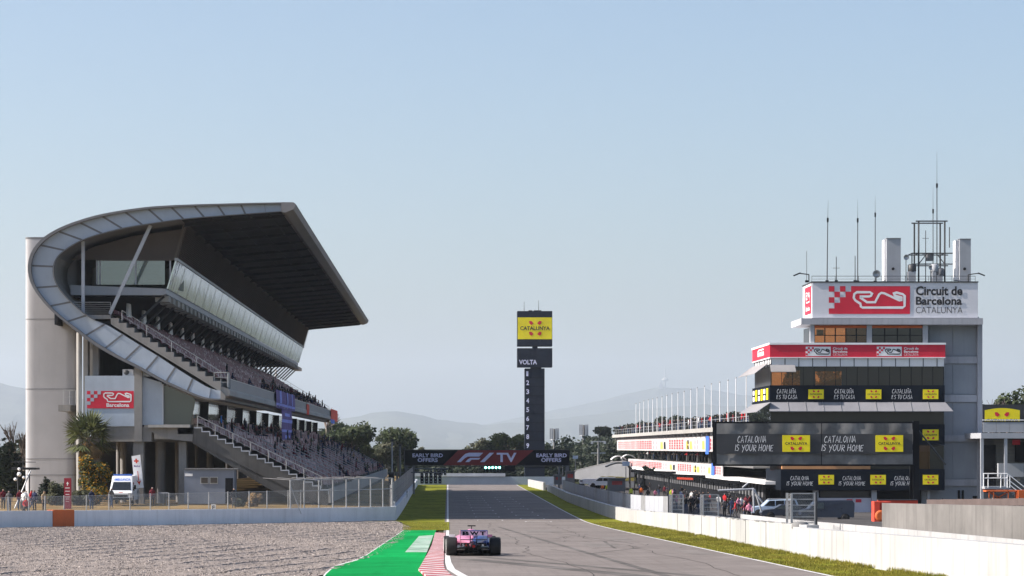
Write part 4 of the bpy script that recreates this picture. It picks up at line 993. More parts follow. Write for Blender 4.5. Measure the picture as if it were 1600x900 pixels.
# ---- equipment on the tower roof: things of their own
ZR = P(0,440,YT).z
def mast(px, ptop, yoff, label, r=.045, whip=None, cat='antenna', yb=440, extra=0, lean=0):
    b = P(px, yb, YT); b.y = YT+yoff; b.z = ZR
    o = thing('whip_antenna', b, label, cat, 'aerials on the tower roof'); zt = P(0, ptop, YT).z; zm = P(0, whip, YT).z if whip else zt
    m = MB(); m.tube(b, (b.x+lean*.6, b.y, zm), r, r*.8, 6); m.build('pole', K['dark'], o)
    if whip: m = MB(); m.tube((b.x+lean*.6,b.y,zm), (b.x+lean,b.y,zt), r*.45, r*.15, 5); m.build('whip', K['dark'], o); m = MB(); m.tube((b.x+lean*.6,b.y,zm-.25),(b.x+lean*.6,b.y,zm+.2), r*1.8, None, 6); m.build('coil', K['black'], o)
    for k in range(extra): m = MB(); z = b.z+(zt-b.z)*(.55+.3*k); m.tube((b.x-.35,b.y,z),(b.x+.35,b.y,z), .025, None, 5); m.build('cross_rod', K['dark'], o)
    m = MB(); m.box(b.x-.15,b.x+.15,b.y-.15,b.y+.15,b.z-.02,b.z+.2); m.build('foot', K['black'], o)
    return o
mast(1294.5, 310, 1.0, 'tall whip aerial leaning slightly, leftmost of the tall ones on the tower roof', .06, 342, lean=.12)
mast(1308.5, 400, .8, 'short stick aerial beside the leftmost tall whip on the tower roof', .05, None, extra=1)
mast(1338, 399, .8, 'short plain stick aerial left of the second tall whip', .05)
mast(1343.5, 309, 1.4, 'second tall whip aerial from the left on the tower roof', .055, 342)
mast(1371.5, 302, 1.6, 'tall whip aerial nearest the left white cabinet on the tower roof', .05, 333)
mast(1262.5, 391, 1.0, 'thin stub aerial at the left corner of the tower roof', .03)
mast(1472.5, 232, 3.0, 'tallest whip aerial rising above the lattice frame', .06, 285)
mast(1467.5, 285, 3.4, 'slim whip aerial just left of the tallest one inside the frame', .05, 325)
mast(1453, 357, 2.4, 'short aerial with two cross rods inside the roof frame', .05, None, extra=2)
for (a, b, t_, lab, lf) in ((1385.5,1407.5,372.5,'tall white equipment cabinet left of the roof frame',1381.5),(1499.5,1517,373.5,'tall white equipment cabinet right of the roof frame',1493)):
    o = thing('equipment_cabinet', (P((a+b)/2,0,YT).x, YT+2, ZR), lab, 'cabinet', 'white cabinets on the tower roof')
    m = MB(); m.pbox(a, b, t_, 440, YT+1.2, 1.2); m.build('body', K['cladl'], o)
    m = MB(); m.pbox(lf, a-.3, t_+2, 438, YT+1.8, 1.3); m.build('side_panel', K['signwhite'], o)
    m = MB(); p = P((a+b)/2-1, 420, YT+1.1); m.tube(p, p+Vector((0,-.25,0)), .16, .1, 10); m.build('lamp', K['black'], o)
    m = MB(); m.pbox(a-.4, b+.4, t_-.8, t_, YT+1.1, 1.4); m.build('cap', K['steel'], o)
fr = thing('antenna_frame', (P(1461,0,YT).x, YT+3, ZR), 'dark steel pipe frame carrying aerials on the tower roof', 'frame')
xa, xb = P(1439.5,0,YT).x, P(1480.5,0,YT).x; zt = P(0,343.5,YT).z; zs = P(0,394,YT).z; zs2 = P(0,411,YT).z
for x in (xa, xb):
    for y in (YT+1.5, YT+4): m = MB(); m.tube((x,y,ZR),(x,y,zt), .09, None, 8); m.build('post', K['dark'], fr)
for y in (YT+1.5, YT+4):
    m = MB(); m.tube((xa-.3,y,zt),(xb+.3,y,zt), .07); m.build('top_rail', K['dark'], fr)
    for z in (zs, zs2): m = MB(); m.tube((P(1429,0,YT).x,y,z),(P(1493,0,YT).x,y,z), .06); m.build('rail', K['dark'], fr)
for x in (xa, xb, P(1429,0,YT).x): m = MB(); m.tube((x,YT+1.5,zs),(x,YT+4,zs), .05); m.build('rail', K['dark'], fr)
m = MB(); m.tube((xa,YT+1.5,zs2),(xa+.9,YT+1.5,zs),.05); m.build('brace', K['dark'], fr)
m = MB(); m.tube((xb,YT+1.5,zs2),(xb-.9,YT+1.5,zs),.05); m.build('brace', K['dark'], fr)
m = MB(); m.tube((P(1429,0,YT).x,YT+1.5,zs2),(P(1429,0,YT).x,YT+1.5,zs),.06); m.build('post', K['dark'], fr)
for x, a, b in ((1436,349,381),(1483.5,355,387)): m = MB(); p = P(x,a,YT+1.4); q = P(x,b,YT+1.4); m.tube(p,q,.05); m.build('dipole', K['dark'], fr)
m = MB(); m.pbox(1449, 1459, 395, 407, YT+1.7, .8); m.build('box', K['flange'], fr)
for (px, py, r, lab) in ((1369.5,428,.42,'grey dish facing left at the foot of the left cabinet'),(1454.5,418,.26,'small pale dish under the roof frame'),(1416,402,.3,'small grid aerial right of the left cabinet')):
    o = thing('dish_antenna', P(px,py,YT+1.0), lab, 'dish'); c = P(px,py,YT+1.0); m = MB(); m.lathe(c, [(.001,.12),(r*.6,.07),(r,-.05),(r*.95,-.06),(r*.55,.03),(.001,.08)], 'y', 16); m.build('dish', K['steel'], o)
    m = MB(); m.tube((c.x,c.y+.15,ZR),(c.x,c.y+.15,c.z), .04); m.build('post', K['dark'], o)
for (a, b, t_, lab, mt_) in ((1419,1431,414,'dark capped ventilator drum beside the left cabinet','dark'),(1457,1463,414,'pale radio box on a stand below the frame','cladl'),(1464,1473,420,'dark cluster of radio boxes below the frame','flange')):
    o = thing('roof_unit', P((a+b)/2,440,YT+1), lab, 'roof unit'); m = MB(); m.pbox(a, b, t_+10, 440, YT+.9, .8); m.build('body', K['cladl'], o)
    m = MB(); c = P((a+b)/2, t_+5, YT+1.3); m.lathe((c.x,c.y,c.z-.4), [(.001,0),(.42,0),(.45,.1),(.45,.7),(.3,.82),(.001,.84)], 'z', 14); m.build('head', K[mt_], o)
for (px, d, lab) in ((1266,-1,'floodlight arm reaching left from the tower roof corner'),(1516,1,'floodlight arm reaching right from the tower roof corner')):
    o = thing('floodlight_arm', (P(px,0,YT).x, YT+1, ZR), lab, 'floodlight'); x = P(px,0,YT).x; z = P(0,428,YT).z
    m = MB(); m.path([(x,YT+1,ZR),(x,YT+1,z),(x+d*1.1,YT+.7,z+.12)], .06); m.build('arm', K['dark'], o)
    m = MB(); m.bar((x+d*.95,YT+.7,z+.15),(x+d*1.65,YT+.55,z-.15),.3,.12); m.build('lamp_head', K['black'], o)
o = thing('roof_railing', (P(1400,0,YT).x, YT+.8, ZR), 'thin two bar railing along the front of the tower roof', 'railing')
railing([(P(1270,0,YT).x,YT+.7,ZR),(P(1526,0,YT).x,YT+.7,ZR)], .62, 2.2, 'bars', K['dark'], .022, 2, o)

# ---------------------------------------------------------------- pit building along the pit lane
XP, YA, YB = 34.0, 286.0, 513.0
pbd = thing('pit_building', (XP+6, 400, gz(400)), 'long low pit building with bright advert strips and a roof terrace', 'building')
Z = lambda r: HC+r
def along(name, m_, x0, x1, z0, z1, y0=YA, y1=YB, parent=pbd): mb = MB(); mb.box(x0, x1, y0, y1, Z(z0), Z(z1)); return mb.build(name, m_, parent)
along('roof_slab', K['concl'], XP-.9, XP+14, 1.95, 2.5, YA, YB+3)
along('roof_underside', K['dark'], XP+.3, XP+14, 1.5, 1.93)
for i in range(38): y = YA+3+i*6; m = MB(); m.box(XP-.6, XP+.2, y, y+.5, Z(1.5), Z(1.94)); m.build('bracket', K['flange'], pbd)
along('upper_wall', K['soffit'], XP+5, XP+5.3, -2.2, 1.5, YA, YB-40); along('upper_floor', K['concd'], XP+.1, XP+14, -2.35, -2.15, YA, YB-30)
along('upper_back', K['flange'], XP+13, XP+13.3, -7.2, 2, YA, YB)
for i in range(12): y = YA+12+i*16; m = MB(); m.box(XP+1.2, XP+1.6, y, y+.4, Z(-2.2), Z(1.5)); m.build('pillar', K['concd'], pbd)
along('fascia', K['signwhite'], XP-.3, XP+14, -3.95, -3.62, YA-14, YB-32)
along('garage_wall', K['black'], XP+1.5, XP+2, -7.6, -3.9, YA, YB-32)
for i in range(60): y = YA+1+i*3.2; m = MB(); m.box(XP+1.3, XP+1.5, y, y+1.3, Z(-5.6), Z(-3.9)); m.build('garage_panel', K['flange'], pbd)
def advert_strip(z0, z1, y0, y1, seed, label):
    rnd = random.Random(seed); T_ = plane_T((XP-.12, y1, Z(z0)), (0,-1,0), (0,0,1), (-1,0,0)); H = z1-z0
    p = board(T_, y1-y0, H, .1, bpy.data.materials.get('strip_white') or mat('strip_white', (.56,.53,.53), .6, .08, .8), 'advert_strip', pbd)
    if label: p['label'] = label
    ink = mat('red_print', (.46,.05,.065), .7, .15, 2); gold = mat('gold_print', (.80,.55,.12), .6, .1, 2); gry = mat('grey_print', (.30,.28,.33), .6, .1, 2)
    D = (y1-y0)
    # order as seen from the far end: red columns, gold, dark, white, red, gold, grey, gold, blue flag
    def cols(m_, u0, u1, n, fill=.45, rows=3, name='print'):
        for i in range(n):
            m = MB(T_); a = (u0+(u1-u0)*i/n)*D; w_ = (u1-u0)/n*D*fill
            for r in range(rows): b = H*(.14+.72*r/rows); m.add([(a,b,.02),(a+w_,b,.02),(a+w_*rnd.uniform(.7,1),b+H*.72/rows*.75,.02),(a,b+H*.72/rows*.75,.02)], [(0,1,2,3)])
            m.build(name, m_, p)
    cols(ink, .02, .30, 17, .62, 4); cols(ink, .30, .46, 8, .75, 4); cols(gry, .47, .53, 2, .3, 2)
    cols(gold, .545, .575, 1, .9, 1); cols(K['bannerd'], .58, .60, 1, .9, 1); cols(ink, .63, .76, 6, .66, 4); cols(gold, .775, .83, 2, .8, 1); cols(K['ink'], .785, .80, 1, .8, 2)
    cols(gry, .84, .88, 2, .35, 2); cols(gold, .895, .915, 1, .9, 1); cols(ink, .95, .995, 3, .5)
    m = MB(T_); a = .92*D; w_ = .02*D; m.add([(a-.2,-.35,.04),(a+w_,-.35,.04),(a+w_+.3,H+.1,.04),(a+.2,H+.1,.04)], [(0,1,2,3)]); m.build('blue_drop', K['blue'], p)
    m = MB(T_); a = .935*D; w_ = .014*D; m.add([(a,.1,.03),(a+w_,.1,.03),(a+w_,H*.9,.03),(a,H*.9,.03)], [(0,1,2,3)]); m.build('purple_drop', K['purple'], p)
advert_strip(-.55, 1.5, YA+35, YB, 1, None); advert_strip(-3.6, -2.15, YA+30, YB-32, 2, None)
along('advert_strip', K['signwhite'], XP-.12, XP-.02, -.55, 1.5, YA, YA+35)
o = railing([(XP-.4, YA, Z(2.5)), (XP-.4, YB+2, Z(2.5))], 1.0, 5, 'terrace_rail', K['steel'], .03, 2, pbd)
# flagpoles
poles_px = [366,385,405,428,450,472,497,521,547,577,608,641,673,710,745,787,828,868,920]
tops_px = [228,223,215,210,205,200,195,188,180,175,168,158,150,142,130,122,112,100,90]
words_ = ['farthest','second farthest','third farthest','fourth farthest','fifth farthest','sixth farthest','seventh farthest','eighth farthest','ninth farthest','middle','ninth nearest','eighth nearest','seventh nearest','sixth nearest','fifth nearest','fourth nearest','third nearest','second nearest','nearest']
for i, (a, b) in enumerate(zip(poles_px, tops_px)):
    px = 880+a/3.2156; py = 560+b/3.2156; x = XP-.75; Y = x*F/(px-VX); zt = P(px,py,Y).z; zb = Z(1.75)
    o = thing('flagpole', (x,Y,zb), f'bare white flagpole on the pit terrace edge, {words_[i]} of the row', 'flagpole', 'flagpoles along the pit terrace')
    m = MB(); m.tube((x,Y,zb),(x,Y,zt), .06, .045, 8); m.build('pole', K['signwhite'], o); m = MB(); m.ball((x,Y,zt+.06), .09, 0, 8, 4); m.build('finial', K['steel'], o)
    m = MB(); m.box(x-.12,x+.12,Y-.12,Y+.12,zb,zb+.35); m.build('bracket', K['flange'], o)

# ---------------------------------------------------------------- big banner on posts
YS_ = 214.0; ss = F/YS_
bn = thing('banner_frame', (P(1430,0,YS_).x, YS_, gz(YS_)), 'huge black framed slogan banner on a thick post in front of the tower', 'banner')
def sb_(name, m_, x0, x1, y0, y1, off=0.0, d=.2, parent=bn): mb = MB(); mb.pbox(x0, x1, y0, y1, YS_+off, d); return mb.build(name, m_, parent)
cl = MB(); n1, n2 = 40, 9; vs = []
for j in range(n2+1):
    for i in range(n1+1):
        px = 1119.5+(1426-1119.5)*i/n1; py = 661.5+(725.5-661.5)*j/n2; p = P(px,py,YS_)
        vs.append((p.x, YS_-.06+.05*math.sin(i*1.3+j*.7)+.06*math.sin(i*.5-j*1.1)+.03*math.sin(i*2.3+j*2.1), p.z))
cl.add(vs, [(j*(n1+1)+i, (j+1)*(n1+1)+i, (j+1)*(n1+1)+i+1, j*(n1+1)+i+1) for j in range(n2) for i in range(n1)], 0, True)
clo = cl.build('cloth', K['meshb'], bn)
sb_('frame_bar', K['black'], 1114, 1120, 659.5, 727, 0, .3); sb_('frame_bar', K['black'], 1425.5, 1428, 660, 727, -.05, .3)
sb_('frame_bar', K['black'], 1114, 1428, 658.8, 661.5, .05, .2); sb_('frame_bar', K['black'], 1114, 1428, 725.3, 728.2, .05, .2)
sb_('post', K['black'], 1427.5, 1436.5, 657.5, 836, .15, .5); sb_('post', K['black'], 1422, 1427, 727, 836, .7, .3)
for i in range(5):
    a = 1119+i*76.7; p, q = P(a,661,YS_+.45), P(a+52,726,YS_+.45); m = MB(); m.tube(p,q,.07); m.build('brace', K['dark'], bn)
sb_('back_board', K['dark'], 1120, 1426, 678, 710, .3, .05)
seam_ = sb_('seam', K['black'], 1283, 1284, 661.5, 725.5, -.22, .02); sb_('printed_field', mat('dark_print', (.045,.047,.052), .7, .2, .5), 1119.6, 1425.8, 678, 709, -.215, .01)
for x, k in ((1147,62),(1282,68)):
    slogan(front_T(x, 706.5, YS_-.24), 0, 0, k/ss, 27/ss, [('CATALONIA',.08,.74),('IS YOUR HOME',0,1)], clo, .03, .12)
for x in (1222.5,1368): yellow_front(x, x+43, 680, 706, YS_-.24, clo)

# ---------------------------------------------------------------- gantry over the straight
YG = 400.0; sgn_ = F/YG
ga = thing('start_gantry', (P(760,0,YG).x, YG, gz(YG)), 'black and red gantry board spanning the straight with five green start lights', 'gantry')
def gb_(name, m_, x0, x1, y0, y1, off=0.0, d=.3, parent=ga): mb = MB(); mb.pbox(x0, x1, y0, y1, YG+off, d); return mb.build(name, m_, parent)
gbd = gb_('board', K['black'], 632, 890, 703.5, 727, 0, .9)
m = MB(); pts = [(692,727),(716,703.5),(834,703.5),(806,727)]
m.add([tuple(P(x,y,YG-.01)) for x, y in pts[::-1]], [(3,2,1,0)]); m.build('red_field', K['f1red'], gbd)
lil = K['lilac']; T = front_T(632, 727, YG-.02); u = 1/sgn_
text('EARLY BIRD', lil, gbd, T, 12.5*u, 12.5*u, 47.5*u, 6*u, .02, .03); text('OFFERS', lil, gbd, T, 20.5*u, 5.2*u, 31.5*u, 6*u, .02, .03)
text('EARLY BIRD', lil, gbd, T, 206*u, 12.5*u, 47.5*u, 6*u, .02, .03); text('OFFERS', lil, gbd, T, 213.5*u, 5.2*u, 31.5*u, 6*u, .02, .03)
def fpoly(pts): 
    m = MB(T); m.add([((x-632)*u, (727-y)*u, .02) for x, y in pts], [tuple(range(len(pts)))]); return m.build('lettering', lil, gbd)
fpoly([(714,722),(720,722),(726,716.2),(731,713.4),(749,713.4),(752,710.4),(729,710.4),(722,713.6)])
fpoly([(722,713.6),(729,710.4),(752,710.4),(755,707.4),(733,707.4),(727,709.0)])
fpoly([(727,722),(733,722),(737,718.2),(748,718.2),(751,715.4),(735,715.4),(731,717.6)])
fpoly([(750,722),(757,722),(772,707.4),(765,707.4)])
text('TV', lil, gbd, T, 144*u, 5*u, 31*u, 14.5*u, .02, .03)
for a, b in ((633,637),(645,648)): gb_('post', K['flange'], a, b, 727, 775, .2, .4)
for a, b in ((884,889),(872,875)): gb_('post', K['flange'], a, b, 727, 772, .2, .4)
gb_('truss', K['dark'], 632, 890, 702.4, 703.4, .9, .2); gb_('truss', K['flange'], 632, 890, 727.6, 729.2, .7, .2)
lp = gb_('light_panel', K['black'], 756.5, 782.5, 727.5, 738.5, -.1, .3)
for i in range(5):
    x = 758.9+i*5.4; p = P(x, 730.6, YG-.13); m = MB(); m.lathe(p, [(.001,-.06),(.14,-.05),(.17,0),(.17,.05)], 'y', 14); m.build('lamp', K['lamp'], lp)
    for yy in (734.0, 736.8): p = P(x, yy, YG-.12); m = MB(); m.lathe(p, [(.001,-.03),(.11,-.02),(.12,.03)], 'y', 10); m.build('dark_lamp', K['dark'], lp)
gb_('screen', K['black'], 789, 805, 727.5, 736.5, -.05, .3)
# signal boards over the left wall
for (x0, x1, y0, y1, n, Y, lab) in ((657,692,739.5,755.5,5,400,'front row of five black signal panels under a rail at the left wall'),(672,699,733.5,742.5,5,432,'rear row of black signal panels just left of the gantry lights')):
    o = thing('signal_rack', P((x0+x1)/2, 762, Y), lab, 'signal rack'); m = MB(); m.pbox(x0-40, x1+2, y0-2.2, y0-.4, Y, .2); m.build('rail', K['flange'], o)
    for i in range(n):
        a = x0+(x1-x0)*i/n; m = MB(); m.pbox(a, a+(x1-x0)/n*.68, y0, y1, Y-.05, .35); pn = m.build('panel', K['black'], o)
        for k in range(3): p = P(a+(x1-x0)/n*.34, y0+(y1-y0)*(k+.6)/3.2, Y-.06); m = MB(); m.lathe(p, [(.001,-.03),(.1,-.02),(.11,.02)], 'y', 8); m.build('lamp', K['steel'], pn)
    m = MB(); m.pbox(x0-38, x0-35, y0-2, y0+28, Y+.1, .25); m.build('post', K['flange'], o)

# ---------------------------------------------------------------- lap board tower
YV = 560.0; sv = F/YV
vt = thing('lap_tower', (P(836,0,YV).x, YV, gz(YV)), 'tall dark lap board tower with yellow top and numbers one to nine', 'tower')
def vb(name, m_, x0, x1, y0, y1, off=0.0, d=.5, parent=vt): mb = MB(); mb.pbox(x0, x1, y0, y1, YV+off, d); return mb.build(name, m_, parent)
vb('shaft', K['navy'], 820, 851, 576, 760, 0, 3.6); vb('neck', K['navy'], 829, 846, 572, 577, .5, 2); vb('neck', K['navy'], 832, 840, 540, 545, .5, 2)
lb_ = vb('lap_board', K['navy'], 808.5, 863, 544, 573.5, -.5, 4.6); tbx = vb('top_board', K['navy'], 808.5, 863, 486, 540.5, -.5, 4.6)
T = front_T(808.5, 540.5, YV-.52); ys = board(subT(T, .4/sv, 10.5/sv), 53.5/sv, 34/sv, .05, K['yellow'], 'yellow_sign', tbx); S = subT(T, .4/sv, 10.5/sv)
diamonds(S, 27.5/sv, 17/sv, 5.6/sv, ys, .03); text('CATALUNYA', K['ink'], ys, S, 4/sv, 14/sv, 46/sv, 6.2/sv, .04, .02)
text('VOLTA', K['lilac'], lb_, front_T(811, 569.5, YV-.53), 0, 0, 28/sv, 7.4/sv, .02, .03)
for i in range(9):
    y = 584+i*14.05+3.7; text(str(i+1), K['lilac'], vt, front_T(822.3, y, YV-.02), 0, 0, (4.4 if i else 3.2)/sv, 7.6/sv, .03, .03)
for x, t_ in ((819,471),(841.5,469)): p = P(x,486,YV+1); m = MB(); m.tube(p, P(x,t_,YV+1), .06, .03, 5); m.build('aerial', K['dark'], vt)
for x0, x1 in ((826,832),(834,846)): vb('roof_box', K['black'], x0, x1, 484.8, 486.2, 1, 1)
for k in range(12): z = 576+k*14.05; vb('rung_line', K['black'], 820.2, 850.8, z-.3, z+.3, -.03, .02)
# ---------------------------------------------------------------- trees and plants
def crown_mesh(lobes, n, leaf, rnd, drop=0.0, flat=1.0, core=None):
    """many small leaf clump faces through the volume of uneven lobes"""
    mb = MB(); tot = sum(l[3]**2 for l in lobes)
    for (cx, cy, cz, r) in lobes:
        k = int(n*r*r/tot)
        holes = [Vector((rnd.gauss(0,1),rnd.gauss(0,1),rnd.gauss(0,1))).normalized() for _ in range(4)]
        for _ in range(k):
            d = Vector((rnd.gauss(0,1), rnd.gauss(0,1), rnd.gauss(0,1))).normalized()
            if max(d.dot(h) for h in holes) > .93 and rnd.random() < .8: continue
            q = r*(rnd.random()**.38)*(1+.18*math.sin(d.x*5+cx*3)*math.sin(d.z*6+d.y*4))
            c = Vector((cx+d.x*q, cy+d.y*q, cz+d.z*q*flat))
            u = Vector((rnd.gauss(0,1),rnd.gauss(0,1),rnd.gauss(0,.6))).normalized(); v = u.orthogonal().normalized(); s = leaf*rnd.uniform(.6,1.4)
            v = (v+u*rnd.uniform(-.4,.4))*rnd.uniform(.5,.9)
            mb.add([c-u*s, c+v*s*.8, c+u*s, c-v*s*.8+Vector((0,0,-drop*s))], [(0,1,2,3)])
    return mb
def limb_mesh(h, r, rnd, lobes, lean=0.0):
    mb = MB(); base = Vector((0,0,-.5)); pts = [base]; 
    for i in range(1, 6): pts.append(Vector((lean*h*(i/5)**2+rnd.uniform(-.02,.02)*h, rnd.uniform(-.02,.02)*h, h*i/5)))
    mb.path(pts, [r*(1-.13*i) for i in range(6)], 8)
    for (cx, cy, cz, lr) in lobes:
        k = rnd.randint(2,5); a = pts[k]; b = Vector((cx,cy,cz)); mid = a.lerp(b,.5)+Vector((0,0,-.06*h))
        mb.path([a, mid, b], [r*.42, r*.3, r*.12], 6)
    return mb
def make_tree(kind, seed):
    rnd = random.Random(seed)
    if kind == 'round':     # pine with a rounded uneven head, 10 m
        lobes = [(rnd.uniform(-2.6,2.6), rnd.uniform(-2.2,2.2), rnd.uniform(5.2,8.6), rnd.uniform(1.3,2.2)) for _ in range(9)]; h, r, n, leaf, fl = 6.0, .28, 3600, .30, .8
    elif kind == 'umbrella':
        lobes = [(rnd.uniform(-3.4,3.4), rnd.uniform(-3,3), rnd.uniform(7.2,8.8)-.0, rnd.uniform(1.2,1.9)) for _ in range(9)]; h, r, n, leaf, fl = 7.4, .26, 3000, .30, .62
    elif kind == 'tall':
        lobes = [(rnd.uniform(-1.5,1.5)*(1-t*.4), rnd.uniform(-1.4,1.4), 2.6+t*7, rnd.uniform(1.2,1.9)*(1-.35*t)) for t in [i/8 for i in range(9)]]; h, r, n, leaf, fl = 8.0, .25, 3400, .30, .95
    elif kind == 'cone':
        lobes = [(rnd.uniform(-.3,.3), rnd.uniform(-.3,.3), .9+t*5.2, 1.75*(1-t)**.8+.25) for t in [i/9 for i in range(10)]]; h, r, n, leaf, fl = 5.5, .16, 3600, .22, .55
    return crown_mesh(lobes, n, leaf, rnd, .2, fl), limb_mesh(h, r, rnd, lobes, rnd.uniform(-.06,.06))
TREES = {}
def tree(kind, var, px, ybase, ytop, Y, leafm, label, group=None, name='tree', wscale=1.0, barkm='bark'):
    key = (kind, var, leafm)
    b = P(px, ybase, Y); H = P(px, ytop, Y).z-b.z
    o = thing(name, b, label, 'tree', group, random.Random(px).uniform(0,6.28))
    if key not in TREES:
        c, t = make_tree(kind, var*17+len(kind)); hmax = max(v[2] for v in c.v)
        co = c.build('crown', K[leafm], o, False); to = t.build('trunk', K[barkm], o, False); TREES[key] = (co.data, to.data, hmax)
    else:
        for nm, d in zip(('crown','trunk'), TREES[key]): q = bpy.data.objects.new(nm, d); col.objects.link(q); q.parent = o
    s = H/TREES[key][2]; o.scale = (s*wscale, s*wscale, s)
    return o
# the wooded rise behind the pit buildings, far to near
grp = 'trees rising behind the pit buildings'
for i, (px, yt, Y, kind, v, ws) in enumerate([
    (893,705,640,'round',1,1.0),(905,694,650,'umbrella',2,.9),(920,690,640,'tall',1,1.1),(930,678,640,'umbrella',1,.8),(944,688,640,'round',2,.9),(957,664,650,'umbrella',3,.75),(968,690,630,'round',3,1.1),
    (975,668,660,'tall',2,1.2),(990,660,660,'round',1,.9),(1000,655,650,'umbrella',1,.7),(1016,662,650,'round',2,.9),(1034,664,650,'tall',1,1.1),(1047,646,640,'umbrella',2,.8),(1060,655,640,'round',3,.9),
    (1076,655,640,'umbrella',3,.8),(1092,650,640,'round',1,1.0),(1108,655,640,'tall',2,1.2),(1122,648,640,'round',2,.9),(1137,643,640,'umbrella',1,.9),(1152,648,640,'round',3,.9),(1166,640,640,'round',1,1.0),(1182,645,640,'umbrella',2,1)]):
    place = 'behind the far end of the pit building' if px < 965 else 'behind the flagpoles of the pit roof'
    lab = {'round':'dark round headed pine','umbrella':'dark flat topped pine','tall':'dark tall leafy tree'}[kind]+' '+place
    tree(kind, v, px, 742, yt, Y, 'grove', lab, grp, 'pine_tree', ws)
# trees over the gantry and around the lap tower
for (px, yt, Y, kind, v, ws, lf, lab) in [
    (743,683,640,'round',2,.9,'pale','pale rounded tree above the left of the gantry lettering'),(775,686,650,'round',3,.9,'pine','low green tree beside the taller one left of the lap tower'),(796,674,640,'umbrella',2,1.0,'pine','taller spreading tree just left of the lap tower'),
    (812,684,650,'round',1,.8,'pine','tree half hidden by the left edge of the lap tower'),(868,690,640,'round',2,.9,'pine','rounded tree just right of the lap tower'),(883,698,650,'round',3,.8,'grove','small dark tree above the right end of the gantry'),(760,694,660,'tall',1,1.4,'pale','pale thin tree low above the gantry red field'),
    (622,666,560,'round',1,.95,'pine','large rounded tree behind the white pole left of the gantry'),(603,686,560,'round',3,.9,'pale','pale green tree left of the large rounded one'),(640,690,570,'tall',2,1.2,'pine','tree directly above the left end of the gantry'),(663,697,600,'tall',1,.9,'pale','thin pale tree behind the left third of the gantry'),(585,695,560,'round',2,.8,'pine','small tree at the far foot of the lower tier'),
    (522,655,490,'round',2,1.15,'pine','dense dark pine just beyond the end of the stand'),(545,657,490,'round',3,1.0,'pine','dense dark pine nearest the sky beyond the end of the stand'),(503,668,500,'tall',2,1.6,'grove','dark tree half hidden behind the far end of the lower tier'),(562,690,500,'round',1,.9,'pine','low dark pine spilling over the far rows of the stand')]:
    tree(kind, v, px, 758, yt, Y, lf, lab, 'trees around the far end of the straight', 'tree', ws)
for i in range(18):      # unseen trees added for their reflection in the grandstand glass
    px = 1225+i*17; tree(('umbrella','tall','cone')[i%3], 1+i%3, px, 742, 600-(i*37%50), 660+(i*53%60), 'grove' if i%3 < 2 else 'conifer', 'tall dark tree in the belt far behind the control tower', 'trees far behind the control tower', 'pine_tree', .75)
rw = random.Random(21)
wood = MB()
for i in range(150):     # far wood that reads as one mass behind the barrier
    px = rw.uniform(560, 900); Y = rw.uniform(575, 720); b = P(px, 0, Y); h = rw.uniform(3.0, 6.5)
    wood2 = crown_mesh([(b.x+rw.uniform(-2,2), Y+rw.uniform(-2,2), h*rw.uniform(.3,.9), rw.uniform(1.4,2.4)) for _ in range(3)], 260, .5, rw, .2)
    wood.add(wood2.v, wood2.f)
for i in range(200):
    px = rw.uniform(880, 1200); Y = rw.uniform(560, 640); b = P(px, 0, Y); h = rw.uniform(5.0, 9.5)
    wood2 = crown_mesh([(b.x+rw.uniform(-2,2), Y+rw.uniform(-2,2), h*rw.uniform(.2,1), rw.uniform(1.5,2.6)) for _ in range(3)], 240, .5, rw, .2)
    wood.add(wood2.v, wood2.f)
for i in range(260):
    px = rw.choice((rw.uniform(-150, 130), rw.uniform(1540,1800))); Y = rw.uniform(380, 620); b = P(px, 0, Y); h = rw.uniform(4.0, 8)
    if px > 1500: h = rw.uniform(2,5)
    wood2 = crown_mesh([(b.x+rw.uniform(-2,2), Y+rw.uniform(-2,2), h*rw.uniform(.2,1), rw.uniform(1.4,2.4)) for _ in range(3)], 160, .5, rw, .2)
    wood.add(wood2.v, wood2.f)
tag(wood.build('woodland', K['grove']), kind='stuff')
# right edge and left edge
tree('round', 3, 1590, 760, 603, 330, 'pine', 'dark rounded tree above the yellow sign at the right edge', None, 'tree', .75)
tree('cone', 1, 12, 775, 683, 262, 'conifer', 'dark conifer at the left edge beside the grey stair tower', None, 'conifer_tree', 1.3)
tree('cone', 2, 72, 790, 744, 232, 'conifer', 'squat dark conifer bush left of the red totem sign', None, 'conifer_bush', 1.25)
def bare_tree(px, ybase, ytop, Y, label, seed, spread=.42, m_='barkpale', w_=1.0):
    rnd = random.Random(seed); b = P(px, ybase, Y); H = P(px, ytop, Y).z-b.z
    o = thing('bare_tree', b, label, 'tree', 'leafless trees'); tr = MB(); br = MB()
    def grow(p, d, L, r, lev):
        q = p+d*L; (tr if lev == 0 else br).path([p, p.lerp(q,.5)+Vector((rnd.uniform(-.04,.04),rnd.uniform(-.04,.04),0))*L, q], [r*2.3, r*2.0, r*1.6], 5)
        if lev >= 5: return
        for _ in range(3 if lev < 4 else 2):
            e = (d+Vector((rnd.uniform(-1,1)*w_, rnd.uniform(-1,1)*w_, rnd.uniform(-.1,.5)))*spread*1.5).normalized(); grow(q if rnd.random() < .6 else p.lerp(q, rnd.uniform(.5,1)), e, L*rnd.uniform(.6,.82), r*.58, lev+1)
    grow(b, Vector((0,0,1)), H*.27, .013*H+.05, 0)
    tr.build('trunk', K[m_], o); br.build('branches', K[m_], o)
bare_tree(1554, 760, 592, 320, 'bare branching tree between the tower and the round tree', 4, .5)
bare_tree(30, 775, 648, 275, 'tall bare tree beside the conifer at the left edge', 8, .30, 'bark', .7)
bare_tree(50, 775, 682, 268, 'smaller bare tree against the left side of the stair tower', 9, .5, 'bark')
bare_tree(511, 700, 618, 490, 'bare treetop showing over the far end of the upper tier', 3, .4)
